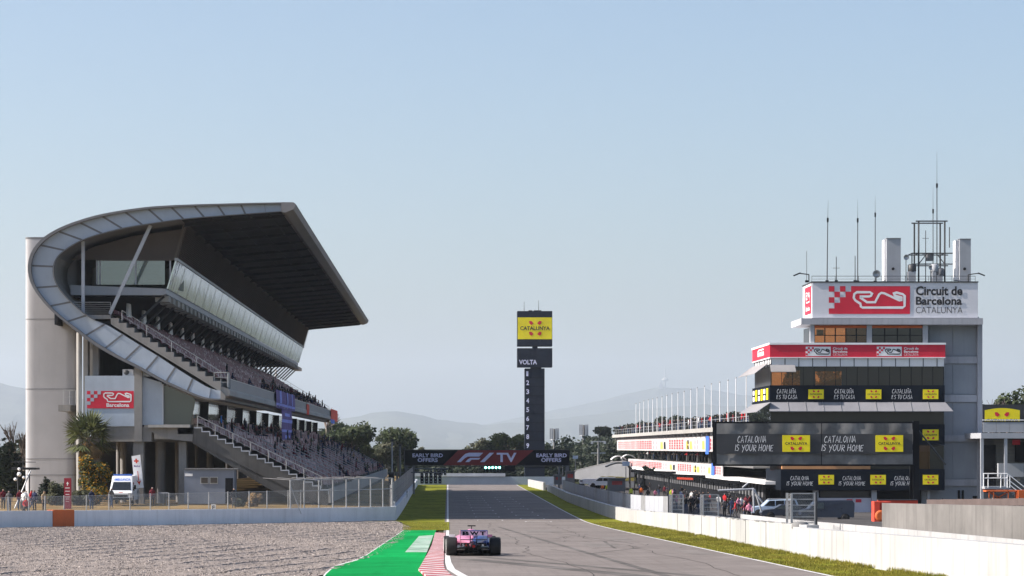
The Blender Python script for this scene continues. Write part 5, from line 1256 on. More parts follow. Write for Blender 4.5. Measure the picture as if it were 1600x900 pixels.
# palm
def palm(px, yb, yt, Y):
    rnd = random.Random(5); b = P(px, yb, Y); H = P(px, yt, Y).z-b.z
    o = thing('palm_tree', b, 'fan palm with a skirt of dry fronds in front of the grandstand', 'palm tree'); top = b+Vector((0,0,H*.74))
    m = MB(); m.path([b+Vector((0,0,H*k/8*.76))+Vector((.05*math.sin(k),0,0)) for k in range(9)], [.30-.008*k for k in range(9)], 10); m.build('trunk', K['bark'], o)
    def frond(mb, az, el, L, w_, rnd):
        d = Vector((math.cos(az)*math.cos(el), math.sin(az)*math.cos(el), math.sin(el))); hub = top+d*L*.5+Vector((0,0,-.05))
        mb.path([top, hub], [.03,.02], 4)
        side = d.cross(Vector((0,0,1))).normalized(); up = side.cross(d)
        for k in range(15):
            t = (k-7)/7*1.35; e = (d*math.cos(t)+side*math.sin(t)+up*.12*math.cos(t*2)).normalized(); tip = hub+e*L*.62*(1-.18*abs(t))+Vector((0,0,-.22*L*(abs(t)+.25)*rnd.uniform(.5,1.2)))
            n = e.cross(up).normalized()*w_; mid = hub.lerp(tip,.55)
            mb.add([hub, mid+n, tip, mid-n], [(0,1,2,3)])
    g = MB()
    for i in range(46): frond(g, rnd.uniform(0,6.28), rnd.uniform(-.5,1.3), rnd.uniform(2.2,3.0), .085, rnd)
    g.build('fronds', K['palmm'], o)
    g = MB()
    for i in range(40): frond(g, rnd.uniform(0,6.28), rnd.uniform(-1.45,-.5), rnd.uniform(1.2,2.0), .06, rnd)
    g.build('dry_fronds', K['thatch'], o)
palm(138, 786, 650, 228.0)
def bush(px, yb, yt, Y, wpx, leafm, label, seed, name='bush', n=3600, leaf=.12, cat='bush'):
    rnd = random.Random(seed); b = P(px, yb, Y); H = P(px, yt, Y).z-b.z; W = wpx*Y/F
    o = thing(name, b, label, cat)
    lobes = [(b.x+rnd.uniform(-.33,.33)*W, b.y+rnd.uniform(-.3,.3)*W, b.z+H*rnd.uniform(.18,.82), rnd.uniform(.16,.27)*min(W,H)) for _ in range(12)]
    crown_mesh(lobes, n, leaf, rnd, .2).build('foliage', K[leafm], o)
    m = MB()
    for l in lobes[:7]: m.path([b+Vector((rnd.uniform(-.2,.2),0,-.1)), Vector(l[:3]).lerp(b,.4), Vector(l[:3])], [.05,.035,.015], 5)
    m.build('stems', K['bark'], o)
bush(146, 790, 708, 226, 62, 'bushy', 'tall bush with yellow and orange leaves below the palm', 3, n=7000)
bush(92, 796, 752, 225, 36, 'pale', 'grey green shrub left of the red totem sign', 5, n=2600)
bush(128, 797, 764, 224, 40, 'pale', 'loose grey green shrub right of the red totem sign', 6, n=2200)
bush(398, 793, 768, 220, 26, 'thatch', 'tuft of tall dry straw grass behind the fence below the stand', 7, n=900, name='straw_tuft', cat='grass tuft')
bush(374, 793, 778, 219, 16, 'pale', 'small green tuft beside the straw grass behind the fence', 8, n=500, name='grass_tuft', cat='grass tuft')
bush(1020, 742, 727, 420, 40, 'grove', 'dark bush on the bank beside the pit exit wall', 9, n=1200, leaf=.2)
# grass blades on the near verge and by the green run-off
rg = random.Random(31); gm = MB()
def tuft(x, y, h):
    z = gz(y)
    for _ in range(4):
        a = rg.uniform(0, 6.28); dx, dy = math.cos(a)*.05, math.sin(a)*.05; lx_, ly_ = rg.uniform(-.06,.06), rg.uniform(-.06,.06)
        gm.add([(x+dx-.018,y+dy,z-.02),(x+dx+.018,y+dy,z-.02),(x+dx+lx_,y+dy+ly_,z+h*rg.uniform(.6,1.2))], [(0,1,2)])
for _ in range(11000):
    y = 66+(rg.random()**1.5)*150; a, b = rx(y)+.1, wr(y)-.1; x = a+(b-a)*rg.random()**.8
    if math.sin(x*3.1+y*.37)+math.sin(y*.9-x)*.7 > -.9: tuft(x, y, .05+.05*rg.random()+(.07 if x > b-.5 else 0))
for _ in range(2500):
    p = onground(rg.uniform(630,699), rg.uniform(817,829)); tuft(p.x, p.y, .07)
tag(gm.build('grass', K['grass']), kind='stuff')

# ---------------------------------------------------------------- fences on the left
fz = lambda p: max(2.3, gz(p.y)+1.1)
def offwall(px, back=1.3):
    for k in range(-400, 2001):
        u = k/2000; p = Vector((-32.5,185)).lerp(Vector((-4.7,228)), u)
        if k < 0: p = Vector((-32.5,185)).lerp(Vector((-60,143)), -u*2)
        p = p+Vector((-.84,.54))*back
        if VX+F*p.x/p.y >= px: return p
    return p
fe = thing('wire_fence', (*offwall(250), 2.4), 'low chain link fence on posts behind the left wall', 'fence')
pxs = [-20,13,45,70,100,135,170,203,235,264,294,326,356,389,417,450,470]
pts = [offwall(x) for x in pxs]
for p in pts: m = MB(); m.tube((p.x,p.y,2.0),(p.x,p.y,HC-3.62), .045, None, 8); m.build('post', K['steel'], fe)
m = MB()
for a, b in zip(pts, pts[1:]): m.quad((a.x,a.y,2.1),(b.x,b.y,2.1),(b.x,b.y,HC-3.7),(a.x,a.y,HC-3.7))
m.build('wire_mesh', K['wire'], fe)
m = MB()
for a, b in zip(pts, pts[1:]): m.tube((a.x,a.y,HC-3.68),(b.x,b.y,HC-3.68), .015, None, 5)
m.build('top_wire', K['steel'], fe)
dfn = thing('debris_fence', (*offwall(550,.25), 2.4), 'tall mesh cage fence turning along the left wall below the stand', 'fence')
cp = [offwall(x, .3) for x in (453.5,475,498,520,541,561,579,598)] + [Vector((-5.0,229.5))]
for i, p in enumerate(cp):
    m = MB(); m.tube((p.x,p.y,1.9),(p.x,p.y,HC-2.75), .06 if i < 8 else .1, None, 8); m.build('post', K['steel'], dfn)
    if i < 8: m = MB(); q = (p.x-2.4, p.y+1.6, HC-2.6); m.tube((p.x,p.y,HC-2.75), q, .025); m.build('top_arm', K['flange'], dfn)
m = MB()
for a, b in zip(cp, cp[1:]): m.quad((a.x,a.y,2.0),(b.x,b.y,2.0),(b.x,b.y,HC-2.75),(a.x,a.y,HC-2.75))
m.build('wire_mesh', K['wire'], dfn)
m = MB()
for a, b in zip(cp, cp[1:]):
    for z in (HC-2.75, HC-3.7): m.tube((a.x,a.y,z),(b.x,b.y,z), .04, None, 6)
m.build('rail', K['steel'], dfn)
m = MB(); p = cp[0]; m.tube((p.x,p.y,HC-3.2),(p.x+.9,p.y+.3,2.0), .035); m.build('brace', K['steel'], dfn)
lf = thing('debris_fence', (-5.4,320,gz(320)+1.2), 'dark mesh catch fence along the left side of the straight', 'fence')
yy = [230+i*8.5 for i in range(26)]
xl = lambda y: -5.15-(y-228)*.0042
for y in yy: m = MB(); m.tube((xl(y),y,gz(y)+.6),(xl(y),y,HC-3.35), .06, None, 8); m.build('post', K['steel'], lf)
m = MB()
for a, b in zip(yy, yy[1:]): m.quad((xl(a),a,gz(a)+1.2),(xl(b),b,gz(b)+1.2),(xl(b),b,HC-3.35),(xl(a),a,HC-3.35))
m.build('wire_mesh', K['wired'], lf)
for z in (HC-3.35, HC-4.2, HC-5.0): m = MB(); m.tube((xl(230),230,z),(xl(yy[-1]),yy[-1],z-.3), .045); m.build('rail', K['dark'], lf)
for (px, y0, y1, Y, r, mt_, lab) in ((612.5,690,775,300,.1,'cladl','pale steel pole standing left of the gantry'),(625,697,775,330,.17,'concd','thick grey post between the pale pole and the gantry'),(631.5,703,775,345,.08,'dark','thin dark post at the left end of the gantry board')):
    o = thing('pole', P(px,y1,Y), lab, 'pole'); m = MB(); a = P(px,y1,Y); b = P(px,y0,Y); m.tube(a,b,r,r*.8,10); m.build('shaft', K[mt_], o)
    m = MB(); m.box(b.x-.2,b.x+.2,b.y-.15,b.y+.15,b.z-.02,b.z+.3); m.build('head', K['dark'], o); m = MB(); m.box(a.x-.3,a.x+.3,a.y-.3,a.y+.3,a.z-.1,a.z+.25); m.build('foot', K['concd'], o)
o = thing('service_box', P(611,770,290), 'dark service cabinet beside the pale steel pole', 'cabinet'); m = MB(); m.pbox(607,616,738,772,290,.9); m.build('body', K['dark'], o); m = MB(); m.pbox(608,615,741,755,289.95,.06); m.build('door', K['black'], o)
# letter boards on the left walls
def letterboard(px, py0, py1, wpx, Y, ch, label):
    o = thing('marker_board', P(px,py1,Y), label, 'marker board', 'marker boards on the left walls'); u = Y/F; T_ = front_T(px-wpx/2, py1, Y)
    p = board(T_, wpx*u, (py1-py0)*u, .05, K['signwhite'], 'panel', o); text(ch, K['ink'], p, T_, wpx*u*.25, (py1-py0)*u*.2, wpx*u*.5, (py1-py0)*u*.6, .012, .03)
    m = MB(); a = P(px,py1,Y); m.box(a.x-.03,a.x+.03,Y+.0,Y+.04,a.z-.5,a.z); m.build('stake', K['dark'], o)
letterboard(333.5, 788, 797.5, 7.5, 208.5, 'F', 'small white board with a black F on the gravel trap wall')
letterboard(614.5, 783.5, 792, 6, 231, 'D', 'white letter board nearest the corner of the left wall')
letterboard(636, 766, 771, 4, 318, 'D', 'white letter board further up the left wall')
# red totem sign, feather banner, leaning floodlight frame
o = thing('totem_sign', P(105,797,212), 'dark red totem sign with white lines beside the shrubs', 'sign'); m = MB(); m.pbox(100,111,747,797,212,.25); p = m.build('panel', mat('totem_red', (.30,.02,.04), .5, .06, 1.5), o)
T = front_T(100,797,211.98); u = 212/F
m = MB(T)
for (y, w_, h_) in ((768,7,1.0),(773,6,.9),(777,7,.9),(780,6,.8),(784,5,.7),(763,7,1.2)): m.add([((5.5-w_/2)*u,(797-y)*u,.012),((5.5+w_/2)*u,(797-y)*u,.012),((5.5+w_/2)*u,(797-y+h_)*u,.012),((5.5-w_/2)*u,(797-y+h_)*u,.012)], [(0,1,2,3)])
m.build('white_lines', K['signwhite'], p); m = MB(T); a = 5.5*u; b = 41*u; r = 2.2*u
m.add([(a-r,b,.012),(a+r,b,.012),(a,b+r*1.6,.012)], [(0,1,2)]); m.add([(a-r*.35,b-r*1.3,.012),(a+r*.35,b-r*1.3,.012),(a+r*.35,b,.012),(a-r*.35,b,.012)], [(0,1,2,3)]); m.build('arrow', K['signwhite'], p)
o = thing('feather_banner', P(216,786,225), 'white vertical medical banner with red cross and down arrow', 'banner'); Yb = 225; u = Yb/F
a = P(206,711,Yb); m = MB(); q = [P(205.5,713,Yb),P(219,710.5,Yb),P(224.5,762,Yb),P(211,763,Yb)]
m.add([(p.x,p.y,p.z) for p in q]+[(p.x,p.y+.04,p.z) for p in q], [(3,2,1,0),(4,5,6,7),(0,1,5,4),(1,2,6,5),(2,3,7,6),(3,0,4,7)]); cl_ = m.build('cloth', K['signwhite'], o)
T = plane_T(P(211.5,763,Yb-.02), (1,0,0), Vector((-6,0,50)), (0,-1,0))
m = MB(T); c = (6.6*u, 43*u); r = 3.6*u; t = 1.2*u
for (x0,x1,y0,y1) in ((-r,r,-t,t),(-t,t,t,r),(-t,t,-r,-t)): m.add([(c[0]+x0,c[1]+y0,.012),(c[0]+x1,c[1]+y0,.012),(c[0]+x1,c[1]+y1,.012),(c[0]+x0,c[1]+y1,.012)], [(0,1,2,3)])
m.build('red_cross', K['flagred'], cl_); text('Medical', K['purple'], cl_, T, 2*u, 33.5*u, 9.5*u, 3.2*u, .012, .02)
m = MB(T); m.add([(6.2*u,12*u,.012),(7.4*u,12*u,.012),(7.4*u,27*u,.012),(6.2*u,27*u,.012)], [(0,1,2,3)]); m.add([(3.4*u,12.5*u,.012),(6.8*u,5*u,.012),(10.2*u,12.5*u,.012),(6.8*u,10.5*u,.012)], [(0,1,2,3)]); m.build('arrow', K['flagred'], cl_)
for d in (-5, 0, 6): m = MB(); m.tube(P(216,764,Yb+.1), P(216+d,786,Yb+.3), .03, None, 6); m.build('stand_leg', K['steel'], o)
m = MB(); m.tube(P(206,712,Yb+.08), P(213,770,Yb+.08), .025); m.build('pole', K['steel'], o)
o = thing('camera_platform', P(35,795,215), 'steel platform with a leaning stay and white lamps at the far left', 'platform')
m = MB(); m.pbox(18,56,731,734,215,2); m.build('deck', K['dark'], o)
m = MB(); m.tube(P(48,735,215), P(22,797,213.5), .06); m.build('stay', K['steel'], o)
for x in (28, 46): m = MB(); m.tube(P(x,734,216), P(x,795,216), .06); m.build('post', K['dark'], o)
m = MB(); m.tube(P(18,731,215),P(56,731,215),.03); m.tube(P(18,722,215),P(56,722,215),.03); m.tube(P(36,734,215),P(36,712,215),.03); m.build('rail', K['dark'], o)
for (x, y, r) in ((30,733,3.0),(30,741,4.2),(24,749,3.2),(37,746,3.0)):
    m = MB(); c = P(x,y,214.6); m.lathe(c, [(.001,-.1),(r*.6*u,-.06),(r*u*.8,.0),(r*u*.6,.12),(.001,.14)], 'y', 12); m.build('lamp', K['signwhite'], o)
# small table, bin etc. near the medical banner
o = thing('trestle_table', P(254,784,225), 'small pale trestle table behind the fence right of the medical banner', 'table'); m = MB(); m.pbox(247,262,769.5,771,225,.7); m.build('table_top', K['cladl'], o)
for x in (248.5,255,260.5): m = MB(); p = P(x,771,225.3); m.tube(p,(p.x,p.y,2.45),.03,None,6); m.build('leg', K['steel'], o)

# ---------------------------------------------------------------- flags on the stand
def drape(name, px0, px1, py0, py1, Y, m_, label, folds=5, cat='flag', amp=.12):
    o = thing(name, P(px0,py0,Y), label, cat); n1, n2 = 24, 6; vs = []
    for j in range(n2+1):
        for i in range(n1+1):
            p = P(px0+(px1-px0)*i/n1, py0+(py1-py0)*j/n2, Y); vs.append((p.x, Y+amp*math.sin(i/n1*folds*6.28+j*.3), p.z+.05*math.sin(i*.9)*j/n2))
    m = MB(); m.add(vs, [(j*(n1+1)+i,(j+1)*(n1+1)+i,(j+1)*(n1+1)+i+1,j*(n1+1)+i+1) for j in range(n2) for i in range(n1)], 0, True); c = m.build('cloth', m_, o)
    m = MB(); m.tube(P(px0,py0,Y-.03),P(px1,py0,Y-.03),.03); m.build('cord', K['dark'], o)
    return o, c
xpar = G(357,592)[0]
def hang(label, yA, yB, z0, z1, mats, name='flag'):
    """cloth hung over the parapet of the upper tier, facing the track"""
    o = thing(name, (xpar+.1,(yA+yB)/2,z1), label, 'flag'); n1, n2 = 20, 8; 
    for kk, (mm, f0, f1, g0, g1) in enumerate(mats):
        vs = []
        for j in range(n2+1):
            for i in range(n1+1):
                y = yA+(yB-yA)*(f0+(f1-f0)*i/n1); z = z1+(z0-z1)*(g0+(g1-g0)*j/n2); vs.append((xpar+.16+kk*.012+.06*math.sin(y*2.1)+.03*math.sin(z*3), y, z))
        m = MB(); m.add(vs, [(j*(n1+1)+i,j*(n1+1)+i+1,(j+1)*(n1+1)+i+1,(j+1)*(n1+1)+i) for j in range(n2) for i in range(n1)], 0, True); m.build('cloth' if kk == 0 else 'stripe', mm, o)
def ysat(px): return (xpar+.1)*F/(px-VX)
lb = mat('light_blue_cloth', (.22,.26,.68), .7, .2, 1)
zz = lambda px, py: HC-(py-VY)*ysat(px)/F
hang('wide purple and blue flag draped over the upper tier parapet', ysat(430), ysat(461), zz(445,640), zz(445,613), [(K['purple'],0,1,0,1),(lb,0,1,.72,.86),(lb,.2,.26,0,.7),(lb,.5,.56,0,.7),(lb,.78,.84,0,.7)])
hang('long narrow purple and blue flag hanging below the wide flag', ysat(440), ysat(455), zz(447,690), zz(447,641), [(K['purple'],0,1,0,1),(lb,0,1,.30,.40),(lb,0,1,.62,.70),(lb,.3,.7,.1,.2),(lb,.3,.7,.8,.9)])
hang('small red flag hanging from the upper tier parapet left of the end', ysat(479), ysat(483), zz(481,648), zz(481,632), [(K['flagred'],0,1,0,1)])
hang('bright red and blue flag at the far end of the upper tier', ysat(516.5), ysat(527), zz(521,662), zz(521,640), [(K['flagred'],0,1,0,.8),(K['blue'],0,.5,.72,1)])

# ---------------------------------------------------------------- right of the pit wall
cb = thing('corrugated_barrier', (16.6, 260, gz(260)), 'tall grey corrugated barrier behind the pit lane wall', 'barrier')
ycb = [191+i*4.8 for i in range(44)]
xc = lambda y: wr(y)+1.35
for i, (a, b) in enumerate(zip(ycb, ycb[1:])):
    m = MB(); n = 12; vs = []
    for k in range(n+1):
        y = a+.05+(b-a-.1)*k/n; o_ = .05*(k % 2); vs += [(xc(y)+o_,y,gz(y)),(xc(y)+o_,y,gz(y)+2.28)]
    m.add(vs, [(2*k,2*k+1,2*k+3,2*k+2) for k in range(n)]); m.build('sheet', K['cladl'] if (i*7) % 5 else K['steel'], cb)
    m = MB(); m.box(xc(a)+.1, xc(a)+.2, a-.05, a+.05, gz(a), gz(a)+2.3); m.build('post', K['flange'], cb)
def pit_gate(px0, px1, py0, py1, Y, label):
    o = thing('fence_panel', P((px0+px1)/2, py1, Y), label, 'fence panel', 'mesh panels beside the pit lane'); a = P(px0,py1,Y); b = P(px1,py0,Y)
    for x in (a.x, b.x): m = MB(); m.box(x-.05,x+.05,Y-.05,Y+.05,gz(Y)-.1,b.z); m.build('post', K['steel'], o)
    for k in range(7): z = a.z+(b.z-a.z)*k/6; m = MB(); m.box(a.x,b.x,Y-.02,Y+.02,z-.025,z+.025); m.build('bar', K['steel'], o)
    m = MB(); m.quad((a.x,Y+.03,a.z),(b.x,Y+.03,a.z),(b.x,Y+.03,b.z),(a.x,Y+.03,b.z)); m.build('wire_mesh', K['wire'], o)
    m = MB(); m.quad((a.x-.02,Y,a.z),(a.x-.02,Y+1.6,a.z),(a.x-.02,Y+1.6,b.z),(a.x-.02,Y,b.z)); m.build('wire_mesh', K['wire'], o)
    m = MB(); m.box(a.x-.07,a.x+.03,Y+1.55,Y+1.65,gz(Y)-.1,b.z); m.build('post', K['steel'], o)
pit_gate(1050,1067.5,773,808,187,'barred mesh panel at the end of the grey corrugated barrier')
pit_gate(1099,1122.5,773,812,176,'barred mesh panel standing alone on the wall left of the parked car')
pit_gate(1237,1274,771,826,127,'largest mesh panel in front of the dark blue van')
o = thing('dark_post', P(1275.5,822,126.5), 'slim dark post fixed to the right side of the largest mesh panel', 'post'); m = MB(); m.pbox(1274.3,1277.3,768,823,126.4,.1); m.build('shaft', K['dark'], o); m = MB(); m.pbox(1273.4,1278.2,820,824,126.3,.3); m.build('foot', K['black'], o)
o = thing('sandbag', P(1253,821,112), 'small heap of dark cloth on top of the near white wall', 'sack'); m = MB(); c = P(1253,822.5,100); m.ball((c.x,c.y,c.z), .30, 0, 10, 6, (1.3,1,.35)); m.build('sack', K['flange'], o)
# dark bin and low rail where the two near walls meet
o = thing('wall_bin', P(1293,828,96.5), 'grey bollard drum at the joint of the two near white walls', 'bollard')
c = P(1291,876,96.2); m = MB(); m.lathe((wr(96.2)+.05,96.0,gz(96)), [(.30,0),(.30,1.12),(.22,1.2),(.001,1.22)], 'z', 16); m.build('drum', K['concl'], o); m = MB(); m.lathe((wr(96.2)+.05,96.0,gz(96)), [(.33,1.0),(.33,1.14),(.25,1.24),(.001,1.26)], 'z', 16); m.build('cap', K['concd'], o)
o = thing('low_rail', P(1335,835,100), 'short low steel rail between the two near white walls', 'rail')
for i in range(6): x = 1317+i*6.3; m = MB(); m.tube(P(x,830+i*1.0,101),P(x,842,101),.025,None,6); m.build('post', K['steel'], o)
m = MB(); m.tube(P(1310,829,101),P(1350,835.5,101),.03); m.build('bar', K['steel'], o)
# white awnings, arch, far pit exit things
def tent(px0, px1, py0, py1, Y, label, d=4):
    o = thing('tent_roof', P((px0+px1)/2, py1, Y), label, 'tent'); a = P(px0,py1,Y); b = P(px1,py0,Y); m = MB(); n = 8; secs = []
    for k in range(n+1):
        t = k/n; z = a.z+(b.z-a.z)*math.sin(math.pi*(.12+.76*t))**.7; secs.append([(a.x+(b.x-a.x)*t,Y,z),(a.x+(b.x-a.x)*t,Y+d,z),(a.x+(b.x-a.x)*t,Y+d,z-.15),(a.x+(b.x-a.x)*t,Y,z-.15)])
    m.loft(secs, 0, False); m.build('roof', K['signwhite'], o)
    for x in (a.x+.1, b.x-.1):
        for y in (Y+.1, Y+d-.1): m = MB(); m.tube((x,y,gz(Y)),(x,y,a.z+.3), .05, None, 6); m.build('leg', K['cladl'], o)
    m = MB(); m.quad((a.x,Y+d-.2,gz(Y)),(b.x,Y+d-.2,gz(Y)),(b.x,Y+d-.2,a.z+.2),(a.x,Y+d-.2,a.z+.2)); m.build('back_cloth', K['cladl'], o)
tent(956,978,712,722,470,'white domed tent at the far end of the pit building'); tent(972,993,710,720,490,'white tent behind the first domed tent by the pit building')
o = thing('curved_canopy', P(955,735,430), 'dark curved canopy arching over the end of the pit lane', 'canopy'); m = MB(); pts = []
for k in range(13):
    t = k/12; px = 948+40*t; py = 731.5-9*math.sin(math.pi*(.12+.75*t))+ (3 if t > .9 else 0); pts.append(P(px,py,430))
for a, b in zip(pts, pts[1:]): m.add([(a.x,430,a.z),(b.x,430,b.z),(b.x,434,b.z),(a.x,434,a.z),(a.x,430,a.z-.22),(b.x,430,b.z-.22),(b.x,434,b.z-.22),(a.x,434,a.z-.22)], [(0,1,2,3),(7,6,5,4),(4,5,1,0),(3,2,6,7)])
m.build('roof', K['dark'], o); m = MB(); a = P(984,735,432); m.tube((a.x,432,gz(432)),(a.x,432,a.z+.8),.15); m.build('post', K['dark'], o)
o = thing('bank_wall', P(930,745,470), 'grey mesh screen curving up the bank beyond the pit exit', 'screen wall'); m = MB()
prof = [(897,736,748,500),(915,731,750,490),(935,726.5,750,480),(955,722,750,470),(975,721,752,462),(985,722,752,460)]
for (a, b) in zip(prof, prof[1:]):
    A0, A1, B0, B1 = P(a[0],a[2],a[3]), P(a[0],a[1],a[3]), P(b[0],b[2],b[3]), P(b[0],b[1],b[3])
    m.add([A0,B0,B1,A1]+[(p.x,p.y+.2,p.z) for p in (A0,B0,B1,A1)], [(0,1,2,3),(7,6,5,4),(3,2,6,7),(0,4,5,1)])
m.build('screen', K['flange'], o)
m = MB()
for (a, b) in zip(prof, prof[1:]): m.tube(P(a[0],a[1],a[3]),P(b[0],b[1],b[3]),.08,None,6)
m.build('cap_rail', K['concd'], o)
m = MB(); rr = random.Random(2); vs = []
for j in range(5):
    for i in range(13): p = P(938+55*i/12, 752-6.5*(j/4)**.8-rr.uniform(0,1.5), 446+j*5); vs.append((p.x,p.y,p.z))
m.add(vs, [(j*13+i,j*13+i+1,(j+1)*13+i+1,(j+1)*13+i) for j in range(4) for i in range(12)], 0, True); structure('grass_bank', m, mat('bank_grass', (.05,.07,.02), .95, .4, 1.2, c2=(.13,.10,.03), big=.2, spec=.02))
# boxes with red print on the pit wall
def pit_box(px0, px1, py0, py1, Y, label, mt_='flange'):
    o = thing('pit_wall_stand', P((px0+px1)/2,py1,Y), label, 'pit stand', 'pit wall stands'); m = MB(); m.pbox(px0,px1,py0,py1,Y,2.2); b = m.build('cabin', K[mt_], o); u = Y/F; w_ = (px1-px0)*u; h_ = (py1-py0)*u
    T_ = front_T(px0,py1,Y-.01); board(subT(T_,w_*.2,h_*.52), w_*.62, h_*.3, .005, mat('dull_red', (.40,.06,.05), .6, .1, 1), 'red_panel', b)
    m = MB(); m.pbox(px0-.8,px1+.8,py0-1,py0+.6,Y-.3,2.8); m.build('roof', K['concd'], o)
    for x in (px0+1.5, px1-1.5): m = MB(); p = P(x,py1,Y+.5); m.tube(p,(p.x,p.y,gz(Y)+.3),.07,None,6); m.build('leg', K['steel'], o)
    m = MB(); m.tube(P(px1+1,py0,Y+1),P(px1+1,py0-22,Y+1),.05); m.build('mast', K['steel'], o); m = MB(); p = P(px1+1,py0-20,Y+.9); m.box(p.x-.4,p.x+.4,p.y,p.y+.1,p.z,p.z+.5); m.build('sign', K['bluepaint'], o)
pit_box(951,977,748,768,286,'grey pit wall cabin with a red panel above the barrier'); pit_box(884,898,737,757,398,'farther grey pit wall cabin below the right end of the gantry')
pit_box(866,878,743,757,430,'farthest pit wall cabin beside the gantry post')
for i, (px, py, Y, w_) in enumerate(((986,736,340,70),(1040,742,310,62),(1100,751,280,56))):
    o = thing('pit_gantry', P(px,py,Y), ('dark pit equipment boom nearest the far tents','dark pit equipment boom in the middle of the pit lane','dark pit equipment boom nearest the control tower')[i], 'boom', 'equipment booms over the pit lane'); m = MB(); a = P(px,py,Y); b = P(px+w_,py+2.5,Y-2)
    m.bar(a,b,.25,.3); m.build('beam', K['black'], o)
    for p in (a.lerp(b,.08), a.lerp(b,.9)): m = MB(); m.tube((p.x,p.y,gz(Y)),(p.x,p.y,p.z), .07, None, 6); m.build('post', K['dark'], o)
    m = MB(); m.bar(a.lerp(b,.3)+Vector((0,0,-.35)), a.lerp(b,.7)+Vector((0,0,-.35)), .4, .25); m.build('hose_box', K['black'] if i != 1 else K['flagred'], o)
o = thing('pipe_frame', P(1178,795,232), 'white pipe frame with slanted legs beside the pit lane', 'frame'); m = MB(); m.tube(P(1122,766.5,232),P(1178,764,232),.10); m.build('beam', K['cladl'], o)
for q in ((P(1176,764,232),P(1192,786,232)),(P(1179,764,232.5),P(1190,800,232.5)),(P(1177,764,231.6),P(1178,800,231.6)),(P(1160,762,232),P(1170,754,232))): m = MB(); m.tube(*q,.08); m.build('leg', K['cladl'], o)
for (px0,px1,py0,py1,Y,lab,vv) in ((906,934,748.5,756,430,'long white lorry parked beyond the pit exit','van'),(932,952,749,758,405,'shorter white lorry nearer the pit cabin','van')):
    o = thing('lorry', P((px0+px1)/2,py1+3,Y), lab, 'lorry', 'white lorries beyond the pit exit'); m = MB(); m.pbox(px0+5,px1,py0,py1,Y,2.4); m.build('box_body', K['vanwhite'], o); m = MB(); m.pbox(px0,px0+4.5,py0+1.5,py1,Y,2.2); c = m.build('cab', K['vanwhite'], o); m = MB(); m.pbox(px0+.5,px0+4,py0+2,py0+4,Y-.03,.05); m.build('window', K['carglass'], c)
    for x in (px0+3, px1-8, px1-3): m = MB(); p = P(x,py1+1.5,Y+.1); m.lathe(p, [(.001,0),(.45,0),(.48,.1),(.45,.3),(.001,.3)], 'y', 14); m.build('wheel', K['tyre'], o)
for (px, y0, y1, Y, lab, kind) in ((912,664,742,600,'tall mobile phone mast with panel aerials beyond the pit exit','phone'),(935,690,742,560,'lamp mast with cross arms left of the pit building','lamp'),(866,670,748,600,'slim lattice mast above the right end of the gantry','phone')):
    o = thing('mast', P(px,y1,Y), lab, 'mast'); a = P(px,y1,Y); b = P(px,y0,Y); m = MB(); m.tube(a,b,.35,.22,8); m.build('pole', K['concd'], o)
    if kind == 'phone':
        for k in range(6): an = k*1.05; x, y = b.x+math.cos(an)*.9, b.y+math.sin(an)*.9; m = MB(); m.box(x-.18,x+.18,y-.15,y+.15,b.z-2.4,b.z+.1); m.build('panel', K['cladl'], o)
        m = MB(); m.lathe((b.x,b.y,b.z-2.6), [(.001,0),(1.0,0),(1.0,.12),(.001,.12)], 'z', 12); m.build('ring', K['steel'], o)
    else:
        for z in (0,-2.5): m = MB(); m.box(b.x-1.6,b.x+1.6,b.y-.1,b.y+.1,b.z+z-.1,b.z+z+.1); m.build('arm', K['cladl'], o)
        for x in (-1.4,1.4): m = MB(); m.box(b.x+x-.25,b.x+x+.25,b.y-.3,b.y,b.z-.5,b.z); m.build('lamp', K['cladl'], o)
# small things at the tower foot: red barriers, cone of red blocks, trolley
o = thing('red_barrier', P(1372,812,160), 'block of bright red foam barrier beside the grey concrete wall', 'barrier')
for i in range(3): m = MB(); m.pbox(1366+i*9,1374.6+i*9,783.5,815,156+i*.5,1.0); m.build('block', K['flagred'], o)
o = thing('tyre_stack', P(1375,815,150), 'orange wheel rim shape leaning at the end of the grey wall', 'tyre'); m = MB(); p = P(1376,806,152); m.lathe(p, [(.20,-.1),(.32,-.1),(.34,0),(.32,.1),(.20,.1)], 'y', 18); m.build('ring', K['orange'], o); m = MB(); m.lathe(p, [(.001,-.05),(.19,-.05),(.19,.05),(.001,.05)], 'y', 14); m.build('hub', K['dark'], o)
o = thing('red_container', P(1400,790,200), 'low red crowd barrier row behind the grey concrete wall', 'barrier'); m = MB(); m.pbox(1372,1434,781.5,800,200,.5); m.build('panel', K['flagred'], o); m = MB(); m.pbox(1372,1434,780.5,781.8,199.9,.7); m.build('top_rail', K['dark'], o)
o = thing('jersey_row', P(1500,790,165), 'row of dark framed netting panels along the top of the grey wall', 'netting')
for i in range(9):
    x = 1448+i*24; m = MB(); m.pbox(x,x+1.6,779-.35*i,800,165-i*2,.1); m.build('post', K['dark'], o)
    m = MB(); a, b, c, d = P(x,790,165-i*2), P(x+24,790,163-i*2), P(x+24,780.5-.35*i,163-i*2), P(x,780.5-.35*i,165-i*2); m.quad(a,b,c,d); m.build('net', mat('brown_net', (.10,.075,.07), .9, .2, 1) if i == 0 else bpy.data.materials['brown_net'], o)
